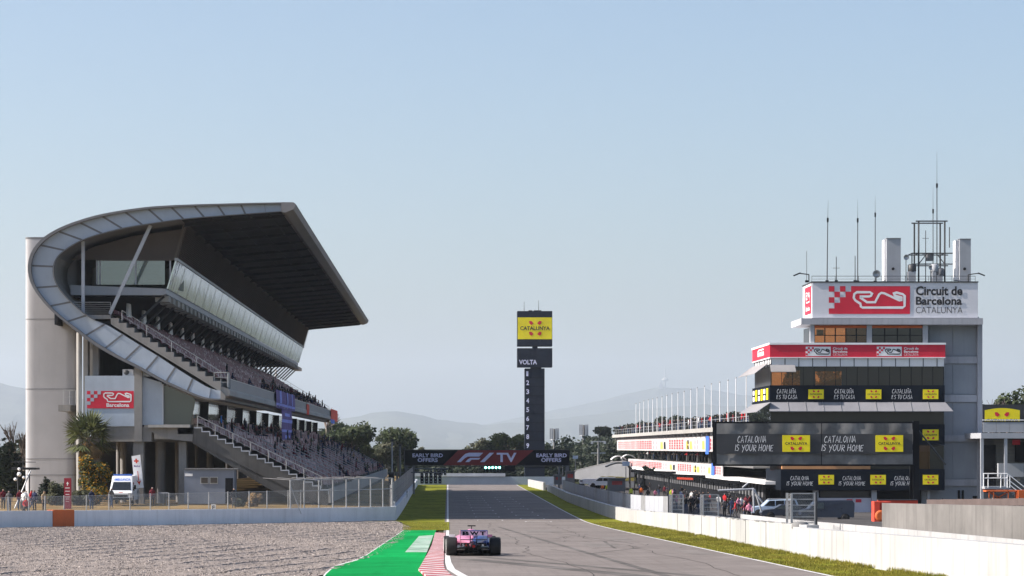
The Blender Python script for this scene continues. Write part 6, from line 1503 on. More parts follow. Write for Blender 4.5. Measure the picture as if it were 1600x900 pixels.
# ---- annex at the right edge with the yellow sign
YX = 262.0
an = thing('annex_building', P(1570,790,YX), 'white railed annex with an open ground floor right of the control tower', 'building')
def ab(name, m_, x0, x1, y0, y1, off=0.0, d=.2, parent=an): mb = MB(); mb.pbox(x0, x1, y0, y1, YX+off, d); return mb.build(name, m_, parent)
sg2 = ab('sign_frame', K['dark'], 1535.5, 1600, 632, 660, .5, .2); ab('sign_frame', K['dark'], 1601, 1700, 632, 660, .5, .2)
T = front_T(1538.5, 658, YX+.47); u = YX/F
m = MB(T); pts = [(0,0)]+[(0,17*u)]+[(55*u*k/10, (17+3.5*math.sin(math.pi*k/10))*u) for k in range(11)]+[(55*u,0)]; pts = pts[1:]+[(0,0)]
m.add([(a,b,.02) for a,b in pts[::-1]], [tuple(range(len(pts)))][::-1]); ye = m.build('yellow_field', K['yellow'], sg2)
diamonds(T, 27*u, 10.5*u, 6.5*u, ye, .035, True); text('CATALUNYA', K['ink'], ye, T, 2*u, -3.0*u, 51*u, 6.5*u, .035, .03)
m = MB(front_T(1603,658,YX+.47)); m.add([(0,0,.02),(60*u,0,.02),(60*u,19*u,.02),(0,19*u,.02)], [(0,1,2,3)]); m.build('yellow_field', K['yellow'], sg2)
for i in range(8): x = 1536+i*21; ab('balcony_panel', K['cladl'], x, x+20.5, 660, 675.5, -.1, .08)
ab('balcony_rail', K['signwhite'], 1535, 1700, 655.5, 657, -.15, .06); ab('balcony_floor', K['cladl'], 1533, 1700, 676.5, 685, -.2, 9); ab('back_wall', K['flange'], 1536, 1700, 685, 792, 7, .3)
for k in range(12): ab('shutter_slat', K['concd'], 1552, 1594, 687+k*5.5, 691+k*5.5, 5.2, .1)
ab('dark_opening', K['black'], 1536, 1556, 695, 770, 5.0, .1)
for x in (1532.5, 1569.5, 1640): ab('column', K['cladl'], x, x+4.5, 685, 792, -.1, .3)
ab('red_sign', K['signred'], 1582, 1594, 687, 695, 4.8, .1); ab('counter', K['cladl'], 1560, 1600, 724, 745, 3.5, .6); ab('dark_opening', K['black'], 1586, 1640, 690, 722, 5.0, .1)
ab('stair_landing', K['cladl'], 1539, 1577, 760, 764, -1.6, 1.6)
for (x0,y0,x1,y1) in ((1536,740,1574,740),(1574,740,1602,762),(1536,747,1574,747),(1576,750,1602,770),(1577,757,1602,777)): m = MB(); m.tube(P(x0,y0,YX-1.7),P(x1,y1,YX-1.7),.05); m.build('stair_rail', K['signwhite'], an)
for x in (1537,1544,1564,1574,1578): m = MB(); m.tube(P(x,740+(x-1574)*.8 if x > 1574 else 740,YX-1.7),P(x,762,YX-1.7),.05); m.build('stair_post', K['signwhite'], an)
for i in range(6): ab('stair_step', K['cladl'], 1577+i*4, 1582+i*4, 764+i*3.4, 766+i*3.4, -1.6, 1.4)
o = thing('scissor_lift', P(1570,790,225), 'orange work platform machine in front of the annex stairs', 'machine'); YL = 225
def lb2(name, m_, x0, x1, y0, y1, off=0.0, d=.3): m = MB(); m.pbox(x0,x1,y0,y1,YL+off,d); return m.build(name, m_, o)
lb2('deck', K['orange'], 1541, 1600, 766, 768.5, 0, 1.4); lb2('basket', K['orange'], 1591, 1610, 766, 780, -.2, 1.4)
for x in (1545,1552,1575,1588): lb2('post', K['orange'], x, x+1.2, 767, 786, 0, .1)
for (a,b) in (((1546,785),(1574,769)),((1546,769),(1574,785))): m = MB(); m.bar(P(*a,YL+.3),P(*b,YL+.3),.12,.1); m.build('scissor_arm', K['orange'], o)
lb2('tank', K['flange'], 1553, 1573, 772, 784, .4, .8)
for x in (1548,1582): m = MB(); p = P(x,790,YL+.1); m.lathe(p, [(.001,0),(.3,0),(.34,.1),(.3,.3),(.001,.3)], 'y', 12); m.build('wheel', K['tyre'], o)
# ---------------------------------------------------------------- the racing car seen from behind
YC = 94.2; zc = gz(YC); slope = (gz(YC+3)-gz(YC-3))/6
fc = thing('racing_car', ((739.5-VX)*YC/F, YC, zc+.028), 'pink and blue open wheel racing car seen from behind on the straight', 'racing car', None, R(1.6))
fc.rotation_euler = (math.atan(slope), 0, R(1.6))
def car(name, mb, m, parent=fc): return mb.build(name, m, parent, False)
def sec(y, w_, z0, z1, n=16, p=3.0, xc=0.0):
    q = []
    for i in range(n):
        a = 2*math.pi*i/n; c, s = math.cos(a), math.sin(a)
        q.append((xc+w_*math.copysign(abs(c)**(2/p), c), y, (z0+z1)/2+(z1-z0)/2*math.copysign(abs(s)**(2/p), s)))
    return q
# pink left half and blue right half of the engine cover, as the tail shows
def half(secs, side):
    out = []
    for q in secs: out.append([(p[0] if (p[0]*side > 0) else 0.0, p[1], p[2]) for p in q])
    return out
cover = [sec(-.25,.07,.34,.50), sec(.1,.17,.28,.58), sec(.6,.36,.36,.66), sec(1.2,.52,.38,.74), sec(1.8,.62,.30,.78), sec(2.3,.66,.12,.76)]
m = MB(); m.loft(half(cover,-1)); car('body_side', m, K['pink']); m = MB(); m.loft(half(cover,1)); car('body_side', m, K['carblue'])
m = MB(); m.loft([sec(.3,.04,.5,.64), sec(.9,.09,.5,.84), sec(1.5,.15,.5,.94), sec(1.85,.17,.6,.96), sec(2.0,.15,.66,.94)]); car('airbox', m, K['pink'])
m = MB(); m.loft([sec(2.2,.40,.16,.62), sec(2.9,.36,.18,.60), sec(3.6,.24,.22,.54), sec(4.3,.14,.24,.44), sec(4.9,.09,.22,.34)]); car('nose', m, K['pink'])
m = MB(); m.box(-.75,.75,.25,3.2,.05,.08); m.add([(-.75,.25,.05),(.75,.25,.05),(.62,-.2,.20),(-.62,-.2,.20)], [(0,1,2,3)]); car('floor', m, K['carbon'])
m = MB()
for i in range(7): x = -.5+i*1/6; m.add([(x-.008,.35,.05),(x+.008,.35,.05),(x+.008,-.28,.10),(x-.008,-.28,.10),(x-.008,.35,.09),(x+.008,.35,.09),(x+.008,-.28,.30),(x-.008,-.28,.30)], [(0,1,2,3),(7,6,5,4),(0,4,5,1),(2,6,7,3),(1,5,6,2),(3,7,4,0)])
m.box(-.53,.53,-.29,-.26,.28,.31); car('diffuser', m, K['carbon'])
m = MB(); m.loft([sec(.0,.10,.28,.46), sec(-.45,.055,.30,.40)]); car('crash_structure', m, K['carbon']); m = MB(); m.box(-.05,.05,-.48,-.45,.30,.38); car('rain_light', m, mat('rain_light_red', (.35,.01,.01), .3, .02, 3))
m = MB(); m.loft([sec(.0,.30,.06,.40), sec(.9,.60,.06,.42), sec(2.0,.72,.06,.40)]); car('gearbox', m, K['carbon'])
m = MB(); m.lathe((0,-.12,.46), [(.055,-.1),(.065,-.1),(.065,.1),(.055,.1)], 'y', 14); car('exhaust', m, K['rim'])
for s, mm in ((-1,'pink'),(1,'carblue')):
    m = MB(); x = s*.50
    m.add([(x,-.62,.60),(x,-.12,.60),(x,-.12,.93),(x,-.70,.93),(x-s*.018,-.62,.60),(x-s*.018,-.12,.60),(x-s*.018,-.12,.93),(x-s*.018,-.70,.93),(x-s*.03,-.45,.33),(x-s*.03,-.15,.33)], [(0,1,2,3),(7,6,5,4),(3,2,6,7),(0,3,7,4),(1,5,6,2),(0,8,9,1),(4,5,9,8)]); car('wing_endplate', m, K[mm])
wing = MB(); wing.loft([[(-.49,-.62,.84),(-.49,-.66,.93),(-.49,-.63,.935),(-.49,-.42,.80),(-.49,-.30,.76)],[(.49,-.62,.84),(.49,-.66,.93),(.49,-.63,.935),(.49,-.42,.80),(.49,-.30,.76)]], 0, False); rw_ = car('rear_wing', wing, K['carblue'])
m = MB(); m.box(-.49,.49,-.665,-.64,.74,.90); car('wing_flap', m, mat('pale_pink_panel', (.62,.40,.58), .35, .05, 2))
Tw = lambda a, b, c=0.0: Vector((a, -.668-c, b))
def cartext(s, x, z, w_, h_, mm, T=Tw):
    o = text(s, mm, None, T, x, z, w_, h_, .003, .05); o.parent = fc; return o
for (t_, x, w_) in (('B',-.42,.24),('W',-.15,.33),('T',.21,.22)): cartext(t_, x, .75, w_, .14, K['bannerd'])
m = MB(); m.box(-.49,.49,-.60,-.42,.57,.60); car('beam_wing', m, K['carbon'])
for x in (-.12,.12): m = MB(); m.bar((x,-.02,.45),(x,-.5,.78),.025,.09); car('wing_pylon', m, K['carbon'])
def wheel(x, y, r, wd, side):
    w = bpy.data.objects.new('wheel', None); w.empty_display_size = .2; col.objects.link(w); w.parent = fc; w.location = (x, y, r)
    m = MB(); m.lathe((0,0,0), [(r*.66,-wd/2),(r*.93,-wd/2),(r*.985,-wd*.42),(r,-wd*.3),(r,wd*.3),(r*.985,wd*.42),(r*.93,wd/2),(r*.66,wd/2)], 'x', 36); m.build('tyre', K['tyre'], w, False)
    m = MB(); m.lathe((0,0,0), [(.001,side*wd*.30),(r*.2,side*wd*.34),(r*.62,side*wd*.40),(r*.67,side*wd*.47),(r*.67,-side*wd*.47),(r*.6,-side*wd*.40),(.001,-side*wd*.3)], 'x', 28); m.build('rim', K['rim'], w, False)
    m = MB(); m.lathe((side*wd*.502,0,0), [(r*.74,-.003),(r*.80,.003),(r*.80,-.003)], 'x', 36); m.build('tyre_stripe', K['signwhite'], w, False)
for s in (-1,1):
    wheel(s*.80, 0, .335, .405, s); wheel(s*.84, 3.62, .335, .305, s)
    for (z, y0) in ((.42,.35),(.26,.3),(.42,-.15),(.26,-.1)): m = MB(); m.bar((s*.14,y0,z+.02),(s*.62,0,z),.02,.05); car('suspension_arm', m, K['carbon'])
    for (z, y0) in ((.44,3.2),(.26,3.9)): m = MB(); m.bar((s*.22,y0,z),(s*.70,3.62,z-.03),.02,.05); car('suspension_arm', m, K['carbon'])
    m = MB(); m.bar((s*.45,2.75,.62),(s*.66,2.75,.68),.02,.03); m.box(s*.60,s*.82,2.7,2.78,.64,.73); car('mirror', m, K['signwhite'] if s < 0 else K['pink'])
    m = MB(); m.loft([sec(1.3,.16,.10,.50,12,3,s*.52), sec(2.0,.20,.10,.62,12,3,s*.56), sec(2.5,.17,.22,.60,12,3,s*.57)]); car('sidepod', m, K['pink'] if s < 0 else K['carblue'])
    m = MB(); m.box(s*.60-.02,s*.60+.14 if s>0 else s*.60-.14,-.14,-.10,.26,.44); car('brake_duct', m, K['carbon'])
m = MB(); m.box(-.95,.95,4.45,4.85,.09,.12); m.box(-.95,.95,4.38,4.55,.14,.17); car('front_wing', m, K['pink'])
for s in (-1,1): m = MB(); m.box(s*.95-.01,s*.95+.01,4.3,4.95,.07,.28); car('wing_endplate', m, K['pink'])
m = MB(); m.path([(-.30,2.35,.62),(-.28,2.8,.78),(-.12,3.15,.82),(0,3.25,.80),(.12,3.15,.82),(.28,2.8,.78),(.30,2.35,.62)], .035, 8); m.tube((0,3.25,.8),(0,3.4,.55),.03); car('halo', m, K['carbon'])
m = MB(); m.bar((0,1.72,.95),(0,1.72,1.06),.03,.05); m.box(-.15,.15,1.68,1.76,1.05,1.09); car('camera_mount', m, K['black'])
Td = lambda a, b, c=0.0: Vector((a, -.30-c, b))
m = MB(); m.box(-.50,-.16,-.31,-.285,.33,.43); car('tail_panel', m, K['carbon']); cartext('5', -.43, .335, .09, .10, K['signwhite'], lambda a,b,c=0.0: Vector((a,-.312-c,b))); cartext('A', -.32, .335, .10, .10, K['flagred'], lambda a,b,c=0.0: Vector((a,-.312-c,b)))
m = MB(); m.box(.20,.50,-.31,-.285,.34,.42); car('tail_panel', m, K['carbon']); cartext('S', .30, .35, .08, .065, K['signwhite'], lambda a,b,c=0.0: Vector((a,-.312-c,b)))

# ---------------------------------------------------------------- road vehicles
def van_like(name, loc, label, cat, prof, wid, paint, wheels, wr_, group=None, rz=0.0, windows=(), front=None, extra=None):
    """side profile in y (forward) and z, rounded across the width; windows as side panels"""
    o = thing(name, loc, label, cat, group, rz); hw = wid/2; m = MB(); secs = []
    for fx, ins in ((-1,.10),(-.97,.03),(-.8,0),(.8,0),(.97,.03),(1,.10)):
        secs.append([(fx*hw*(1-.10*max(0,(z-1.0))/1.2), y*(1-ins*.35) if abs(fx) > .9 else y, z-(ins*.5 if z > 1 else 0)) for y, z in prof])
    m.loft(secs, 0, False); b = m.build('body', paint, o, False)
    for s in (-1,1):
        for w_ in windows:
            mm = MB(); x = s*(hw+.004); q = [(x*(1-.10*max(0,(z-1.0))/1.2)+s*.006, y, z) for y, z in w_]; q2 = [(p[0]-s*.02,p[1],p[2]) for p in q]; n = len(q)
            mm.add(q+q2, [tuple(range(n)), tuple(range(2*n-1,n-1,-1))]+[(i,(i+1)%n,n+(i+1)%n,n+i) for i in range(n)]); mm.build('side_window', K['carglass'], o, False)
        for y in wheels:
            w = bpy.data.objects.new('wheel', None); col.objects.link(w); w.parent = o; w.location = (s*(hw-.10), y, wr_); w.empty_display_size = .2
            mm = MB(); mm.lathe((0,0,0), [(wr_*.6,-.11),(wr_*.95,-.11),(wr_,-.07),(wr_,.07),(wr_*.95,.11),(wr_*.6,.11)], 'x', 22); mm.build('tyre', K['tyre'], w, False)
            mm = MB(); mm.lathe((0,0,0), [(.001,s*.06),(wr_*.2,s*.09),(wr_*.58,s*.10),(wr_*.62,s*.08),(wr_*.62,-s*.08),(.001,-s*.08)], 'x', 18); mm.build('rim', K['steel'], w, False)
            mm = MB(); mm.lathe((s*.045,0,0), [(wr_*1.02,-.06),(wr_*1.18,-.06),(wr_*1.18,.062),(wr_*1.02,.062)], 'x', 22); mm.build('wheel_arch', K['black'], w, False)
    return o, b
# ambulance, facing the camera
Ya = 224.0; u = Ya/F
amb, b = van_like('ambulance', P(194.5,787,Ya), 'white ambulance with blue roof lights parked facing the gravel trap', 'ambulance',
    [(-2.7,.35),(2.55,.35),(2.72,.55),(2.70,1.0),(2.35,1.18),(1.72,1.95),(1.35,2.45),(-2.6,2.5),(-2.75,2.2)], 2.0, K['vanwhite'], (-1.7,1.85), .34, None, math.pi,
    [[(1.0,1.15),(2.05,1.2),(1.55,1.85),(1.0,1.9)]])
m = MB(); m.add([(-.82,2.31,1.24),(.82,2.31,1.24),(.72,1.745,1.93),(-.72,1.745,1.93)], [(0,1,2,3)]); 
m = MB(); m.add([(-.84,2.345,1.22),(.84,2.345,1.22),(.74,1.775,1.93),(-.74,1.775,1.93),(-.84,2.30,1.22),(.84,2.30,1.22),(.74,1.72,1.93),(-.74,1.72,1.93)], [(0,1,2,3),(7,6,5,4),(0,4,5,1),(1,5,6,2),(2,6,7,3),(3,7,4,0)]); m.build('windscreen', K['carglass'], amb, False)
m = MB(); m.box(-.8,.8,1.0,1.35,2.46,2.60); m.build('light_bar', K['blue'], amb, False)
m = MB(); m.box(-.62,.62,2.70,2.735,.62,.86); gr_ = m.build('grille', K['black'], amb, False); m = MB(); m.box(-.95,.95,2.66,2.78,.36,.58); m.build('bumper', K['black'], amb, False)
for s in (-1,1):
    m = MB(); m.box(s*.66,s*.94,2.66,2.72,.78,.98); m.build('headlight', K['steel'], amb, False)
    m = MB(); m.bar((s*.98,1.9,1.45),(s*1.14,1.95,1.45),.04,.04); m.box(s*1.08,s*1.24,1.9,1.98,1.3,1.65); m.build('mirror', K['black'], amb, False)
T_ = lambda a, b, c=0.0: Vector((-a, 1.62+c, b))
text('AMBULANCIA', K['blue'], None, lambda a, b_, c=0.0: Vector((.70-a, 1.70-(b_-1.98)*.72+c, b_)), 0, 2.03, 1.4, .22, .03, .02).parent = amb
m = MB(); m.box(-.18,.18,2.55,2.66,1.02,1.08); m.build('badge', K['flagred'], amb, False)
# pale blue off-roader, dark saloon in front of it, dark blue van
Yv = 250.0; u = Yv/F
def lab_panel(o, x, y0, y1, z0, z1, m_, name='red_print'):
    m = MB(); m.box(x-.01, x+.01, y0, y1, z0, z1); m.build(name, m_, o, False)
suv, b = van_like('off_roader', P(1208,808.5,Yv), 'pale blue off-road car parked side on at the foot of the tower', 'car',
    [(-2.35,.45),(2.25,.45),(2.38,.7),(2.30,1.02),(1.15,1.15),(.55,1.72),(-2.15,1.80),(-2.38,1.2)], 1.9, K['bluepaint'], (-1.45,1.5), .38, None, R(90),
    [[(.95,1.16),(.45,1.64),(-.05,1.66),(-.05,1.14)],[(-.15,1.14),(-.15,1.66),(-.95,1.68),(-.95,1.14)],[(-1.05,1.14),(-1.05,1.68),(-2.0,1.70),(-2.15,1.2)]])
m = MB(); m.box(-.6,.6,-2.1,.5,1.80,1.84); m.build('roof_rack', K['steel'], suv, False)
sal, b = van_like('saloon_car', P(1225,811,238), 'low dark blue saloon with red marking in front of the pale off-roader', 'car',
    [(-2.1,.35),(2.1,.35),(2.25,.6),(2.1,.82),(1.1,.95),(.35,1.36),(-.95,1.38),(-1.75,.98),(-2.2,.92)], 1.8, K['darkpaint'], (-1.3,1.35), .32, None, R(90),
    [[(.95,.95),(.30,1.30),(-.25,1.32),(-.25,.93)],[(-.33,.93),(-.33,1.32),(-.9,1.31),(-1.5,.97)]])
lab_panel(sal, .91, -.5, .6, .52, .70, K['flagred'])
vn, b = van_like('van', P(1291,815,236), 'dark navy van with red side marking parked under the tower', 'van',
    [(-2.45,.4),(2.35,.4),(2.5,.7),(2.42,1.05),(1.75,1.22),(1.15,1.85),(.9,1.95),(-2.3,1.98),(-2.5,1.7)], 1.95, K['darkpaint'], (-1.6,1.55), .35, None, R(90),
    [[(1.55,1.22),(1.05,1.78),(.35,1.80),(.35,1.2)]])
lab_panel(vn, .985, -.2, .9, .80, 1.0, K['flagred']); m = MB(); m.box(.5,.98,-2.52,-2.46,1.0,1.25); m.build('tail_light', K['flagred'], vn, False)
m = MB(); m.box(-.9,.9,2.45,2.56,.42,.62); m.build('bumper', K['black'], vn, False)
rc, b = van_like('service_car', P(944,762,372), 'small pale car nose out beside the pit wall cabin', 'car',
    [(-2.1,.35),(2.1,.35),(2.25,.6),(2.1,.85),(1.1,1.0),(.4,1.5),(-1.4,1.5),(-2.1,1.0)], 1.8, K['vanwhite'], (-1.3,1.35), .32, None, R(60), [[(.95,1.0),(.35,1.42),(-.2,1.42),(-.2,.98)],[(-.3,.98),(-.3,1.42),(-1.2,1.42),(-1.7,1.02)]])

# ---------------------------------------------------------------- people
def person_mesh(name, J, rad, seg, fingers=True):
    """one skin grown over a joint skeleton, coloured by the nearest bone: 0 skin 1 hair 2 top 3 trousers 4 shoes"""
    names = list(J); idx = {k: i for i, k in enumerate(names)}
    me = bpy.data.meshes.new(name); me.from_pydata([J[k] for k in names], [(idx[a], idx[b]) for a, b, _ in seg], [])
    ob = bpy.data.objects.new(name, me); col.objects.link(ob)
    sk = ob.modifiers.new('s', 'SKIN'); sk.use_smooth_shade = True
    for k in names:
        v = me.skin_vertices[0].data[idx[k]]; r = rad[k]; v.radius = r if isinstance(r, tuple) else (r, r); v.use_root = (k == 'pelvis')
    sb_ = ob.modifiers.new('d', 'SUBSURF'); sb_.levels = 1; sb_.render_levels = 1
    dg = bpy.context.evaluated_depsgraph_get(); dg.update(); out = bpy.data.meshes.new_from_object(ob.evaluated_get(dg))
    bpy.data.objects.remove(ob); bpy.data.meshes.remove(me)
    vs = [tuple(v.co) for v in out.vertices]; fs = [list(p.vertices) for p in out.polygons]; mi = []
    S = [(Vector(J[a]), Vector(J[b]), c, (max(rad[a]) if isinstance(rad[a], tuple) else rad[a])) for a, b, c in seg]
    hd = Vector(J['head'])
    for f in fs:
        c = sum((Vector(vs[i]) for i in f), Vector())/len(f); best = (9, 0)
        for a, b, k, r in S:
            t = max(0, min(1, (c-a).dot(b-a)/max(1e-6, (b-a).length_squared))); d = (c-a.lerp(b,t)).length/r
            if d < best[0]: best = (d, k)
        k = best[1]
        if k == 0 and (c-hd).length < .16 and (c.z > hd.z+.035 or (c.y > hd.y+.02 and c.z > hd.z-.05)): k = 1
        mi.append(k)
    bpy.data.meshes.remove(out); mb = MB(); mb.v = vs; mb.f = fs; mb.m = mi; mb.sm = [True]*len(fs)
    # nose, ears, eyes
    h = hd; mb.add([(h.x-.015,h.y-.085,h.z-.02),(h.x+.015,h.y-.085,h.z-.02),(h.x,h.y-.118,h.z-.02),(h.x,h.y-.085,h.z+.03)], [(0,2,3),(2,1,3),(0,1,2)], 0)
    for s in (-1,1):
        mb.ball((h.x+s*.083,h.y+.0,h.z), .022, 0, 6, 4, (.5,1,1)); mb.ball((h.x+s*.032,h.y-.082,h.z+.015), .011, 1, 6, 4)
    mb.box(h.x-.025,h.x+.025,h.y-.092,h.y-.080,h.z-.052,h.z-.044, 1)
    for s, wk, hk in ((-1,'wristL','handL'),(1,'wristR','handR')):
        w_, q = Vector(J[wk]), Vector(J[hk]); d = (q-w_).normalized(); sd = d.cross(Vector((1,0,0))).normalized(); 
        for i in range(4): a = q+sd*(-.03+.02*i); L = (.06,.075,.07,.055)[i]; mid = a+d*L*.6; mb.tube(a, mid, .0095, .0085, 5, 0); mb.tube(mid, mid+(d+Vector((0,-.5,0))).normalized()*L*.5, .0085, .006, 5, 0)
        a = w_.lerp(q,.5)-sd*.03; mb.tube(a, a+(d*.6-sd*.8).normalized()*.05, .011, .009, 5, 0)
    return mb
RADS = dict(pelvis=(.155,.115), spine=(.145,.105), chest=(.175,.115), neck=.055, head=(.088,.10), crown=.075, shL=.075, elL=.052, wristL=.034, handL=(.036,.022), shR=.075, elR=.052, wristR=.034, handR=(.036,.022),
            hipL=.10, knL=.068, anL=.045, toL=(.045,.032), hipR=.10, knR=.068, anR=.045, toR=(.045,.032))
SEG = [('pelvis','spine',2),('spine','chest',2),('chest','neck',2),('neck','head',0),('head','crown',0),('chest','shL',2),('shL','elL',2),('elL','wristL',2),('wristL','handL',0),('chest','shR',2),('shR','elR',2),('elR','wristR',2),('wristR','handR',0),
       ('pelvis','hipL',3),('hipL','knL',3),('knL','anL',3),('anL','toL',4),('pelvis','hipR',3),('hipR','knR',3),('knR','anR',3),('anR','toR',4)]
STAND = dict(pelvis=(0,0,.96), spine=(0,.01,1.14), chest=(0,0,1.33), neck=(0,0,1.49), head=(0,-.02,1.60), crown=(0,-.01,1.69), shL=(-.18,0,1.39), elL=(-.24,.02,1.13), wristL=(-.24,-.07,.90), handL=(-.24,-.09,.83), shR=(.18,0,1.39), elR=(.24,.02,1.13), wristR=(.24,-.07,.90), handR=(.24,-.09,.83),
             hipL=(-.095,0,.90), knL=(-.105,-.02,.50), anL=(-.105,.02,.09), toL=(-.12,-.13,.04), hipR=(.095,0,.90), knR=(.105,-.02,.50), anR=(.105,.02,.09), toR=(.12,-.13,.04))
WALK = dict(STAND, knL=(-.10,-.17,.52), anL=(-.10,-.22,.10), toL=(-.11,-.36,.05), knR=(.10,.03,.50), anR=(.10,.26,.15), toR=(.11,.16,.05), elL=(-.24,.10,1.13), wristL=(-.22,.13,.92), handL=(-.22,.13,.85), wristR=(.20,-.22,1.0), handR=(.19,-.28,.97), elR=(.24,-.06,1.12))
LEAN = dict(STAND, elL=(-.26,-.12,1.15), wristL=(-.10,-.30,1.12), handL=(-.04,-.34,1.13), elR=(.26,-.12,1.15), wristR=(.10,-.30,1.10), handR=(.04,-.34,1.09), head=(0,-.06,1.59), crown=(0,-.06,1.68))
SIT = dict(pelvis=(0,0,.55), spine=(0,.03,.73), chest=(0,.0,.92), neck=(0,-.03,1.08), head=(0,-.07,1.19), crown=(0,-.06,1.28), shL=(-.18,-.02,.98), elL=(-.25,-.12,.74), wristL=(-.16,-.34,.66), handL=(-.13,-.40,.65), shR=(.18,-.02,.98), elR=(.25,-.12,.74), wristR=(.16,-.34,.66), handR=(.13,-.40,.65),
           hipL=(-.10,-.04,.52), knL=(-.13,-.44,.52), anL=(-.12,-.42,.09), toL=(-.13,-.56,.04), hipR=(.10,-.04,.52), knR=(.13,-.44,.52), anR=(.12,-.42,.09), toR=(.13,-.56,.04))
def cloth(n, c): return mat(n, c, .85, .15, 4, big=.05, spec=.2)
SK = [mat('skin_tone', (.45,.27,.19), .6, .05, 6), mat('tan_skin', (.32,.18,.12), .6, .05, 6)]
HR = [mat('dark_hair', (.02,.015,.012), .7, .1, 6), mat('brown_hair', (.08,.045,.025), .7, .1, 6), mat('grey_cap', (.25,.25,.26), .8, .1, 6), mat('red_cap', (.45,.03,.03), .8, .1, 6)]
TOP = dict(black=cloth('black_jacket', (.014,.014,.017)), navy=cloth('navy_jacket', (.02,.028,.07)), grey=cloth('grey_jacket', (.12,.12,.125)), red=cloth('red_jacket', (.50,.025,.03)), white=cloth('white_jacket', (.70,.70,.70)), blue=cloth('bright_blue_jacket', (.04,.20,.62)), pink=cloth('pink_shirt', (.66,.25,.36)), olive=cloth('olive_jacket', (.07,.075,.04)), yellow=cloth('high_visibility_vest', (.62,.72,.06)), maroon=cloth('maroon_jacket', (.13,.02,.03)), orange=cloth('orange_overalls', (.70,.16,.03)), tan=cloth('tan_jacket', (.36,.27,.17)))
TRO = [cloth('dark_trousers', (.016,.017,.022)), cloth('blue_jeans', (.04,.065,.13)), cloth('grey_trousers', (.08,.08,.085))]
SHOE = cloth('dark_shoes', (.02,.02,.02))
PM = {}
for k, J in (('stand',STAND),('walk',WALK),('lean',LEAN),('sit',SIT)):
    mb = person_mesh('person_'+k, J, RADS, SEG); o = mb.build('person', [SK[0],HR[0],TOP['black'],TRO[0],SHOE], None, False); PM[k] = o.data; bpy.data.objects.remove(o)
rp = random.Random(77)
CN = dict(black='black jacket', navy='navy jacket', grey='grey jacket', red='red jacket', white='white jacket', blue='bright blue jacket', pink='pink shirt', olive='olive jacket', yellow='yellow high visibility vest', maroon='maroon jacket', orange='orange overalls', tan='tan jacket')
def person(pose, p, rz, top, label, group=None, h=None, tro=None):
    o = bpy.data.objects.new('person', PM[pose]); col.objects.link(o); o.location = p; o.rotation_euler = (0,0,rz)
    s = h or rp.uniform(.95,1.06); o.scale = (s,s,s)
    for i, m_ in enumerate((rp.choice(SK), rp.choice(HR[:3]), TOP[top], tro or rp.choice(TRO), SHOE)):
        sl_ = o.material_slots[i]; sl_.link = 'OBJECT'; sl_.material = m_
    return tag(o, label, 'person', group)
DARK = ['black']*6+['navy']*3+['grey']*2+['maroon','olive']
# seated and standing spectators: candidates are real seats, chosen where the photo shows crowds
def crowd_seats(cond, n, where, stand=.12, tops=DARK, group=''):
    c = [s for s in SEATS if cond(s)]; rp.shuffle(c); used = set(); k = 0
    for (tr, r, x, y, z) in c:
        if k >= n: break
        if (tr, r, round(y*2)) in used: continue
        used |= {(tr, r, round(y*2)+d) for d in (-1,0,1)}; t = rp.choice(tops); st_ = rp.random() < stand; k += 1
        pose = rp.choice(('stand','lean')) if st_ else 'sit'
        person(pose, (x+(.30 if st_ else .14), y, z+(0 if st_ else .02)), R(90)+rp.uniform(-.3,.3), t, f'person in a {CN[t]} {"standing" if st_ else "sitting"} {where}', group)
sp = lambda s: VX+F*s[2]/s[3]
crowd_seats(lambda s: s[0] == 0 and s[1] >= NU-5 and 405 < sp(s) < 530, 66, 'in the front rows of the upper tier', .25, DARK, 'spectators in the upper tier')
crowd_seats(lambda s: s[0] == 0 and s[1] >= NU-2 and 335 < sp(s) < 410, 3, 'at the near front corner of the upper tier', .5, DARK, 'spectators in the upper tier')
crowd_seats(lambda s: s[0] == 1 and s[1] <= 3 and 300 < sp(s) < 450, 34, 'in the back rows of the lower tier', .5, DARK, 'spectators at the back of the lower tier')
crowd_seats(lambda s: s[0] == 1 and 3 <= s[1] <= 10 and 425 < sp(s) < 560, 84, 'in the middle rows of the lower tier', .45, DARK, 'spectators in the middle of the lower tier')
crowd_seats(lambda s: s[0] == 1 and s[1] >= NL-7 and sp(s) > 520, 34, 'at the far front end of the lower tier', .3, DARK+['tan'], 'spectators at the far end of the lower tier')
crowd_seats(lambda s: s[0] == 1 and 1 <= s[1] <= 3 and 335 < sp(s) < 345, 1, 'beside the near aisle rail', 1, ['blue'], None)
# roof terrace
rt = [('black',11),('red',3),('grey',3),('navy',3),('maroon',2),('white',1)]; bag = [k for k, n in rt for _ in range(n)]
for i in range(56):
    px = 966+ (1112-966)*((i+rp.uniform(-.4,.4))/56); x = XP+.0+rp.uniform(0,1.6); Y = x*F/(max(964,px)-VX); Y = min(Y, YB); t = rp.choice(bag)
    person(rp.choice(('stand','lean','stand')), (x, Y, Z(2.5)), rp.uniform(-1.9,-1.2), t, f'person in a {CN[t]} at the rail of the pit roof terrace', 'people on the pit roof terrace')
for i in range(12):
    px = 1118+55*(i/12); x = XP+rp.uniform(.2,1.6); t = rp.choice(bag); person('stand', (x, x*F/(px-VX), Z(2.5)), rp.uniform(-1.9,-1.2), t, f'person in a {CN[t]} on the pit roof terrace near the tower', 'people on the pit roof terrace')
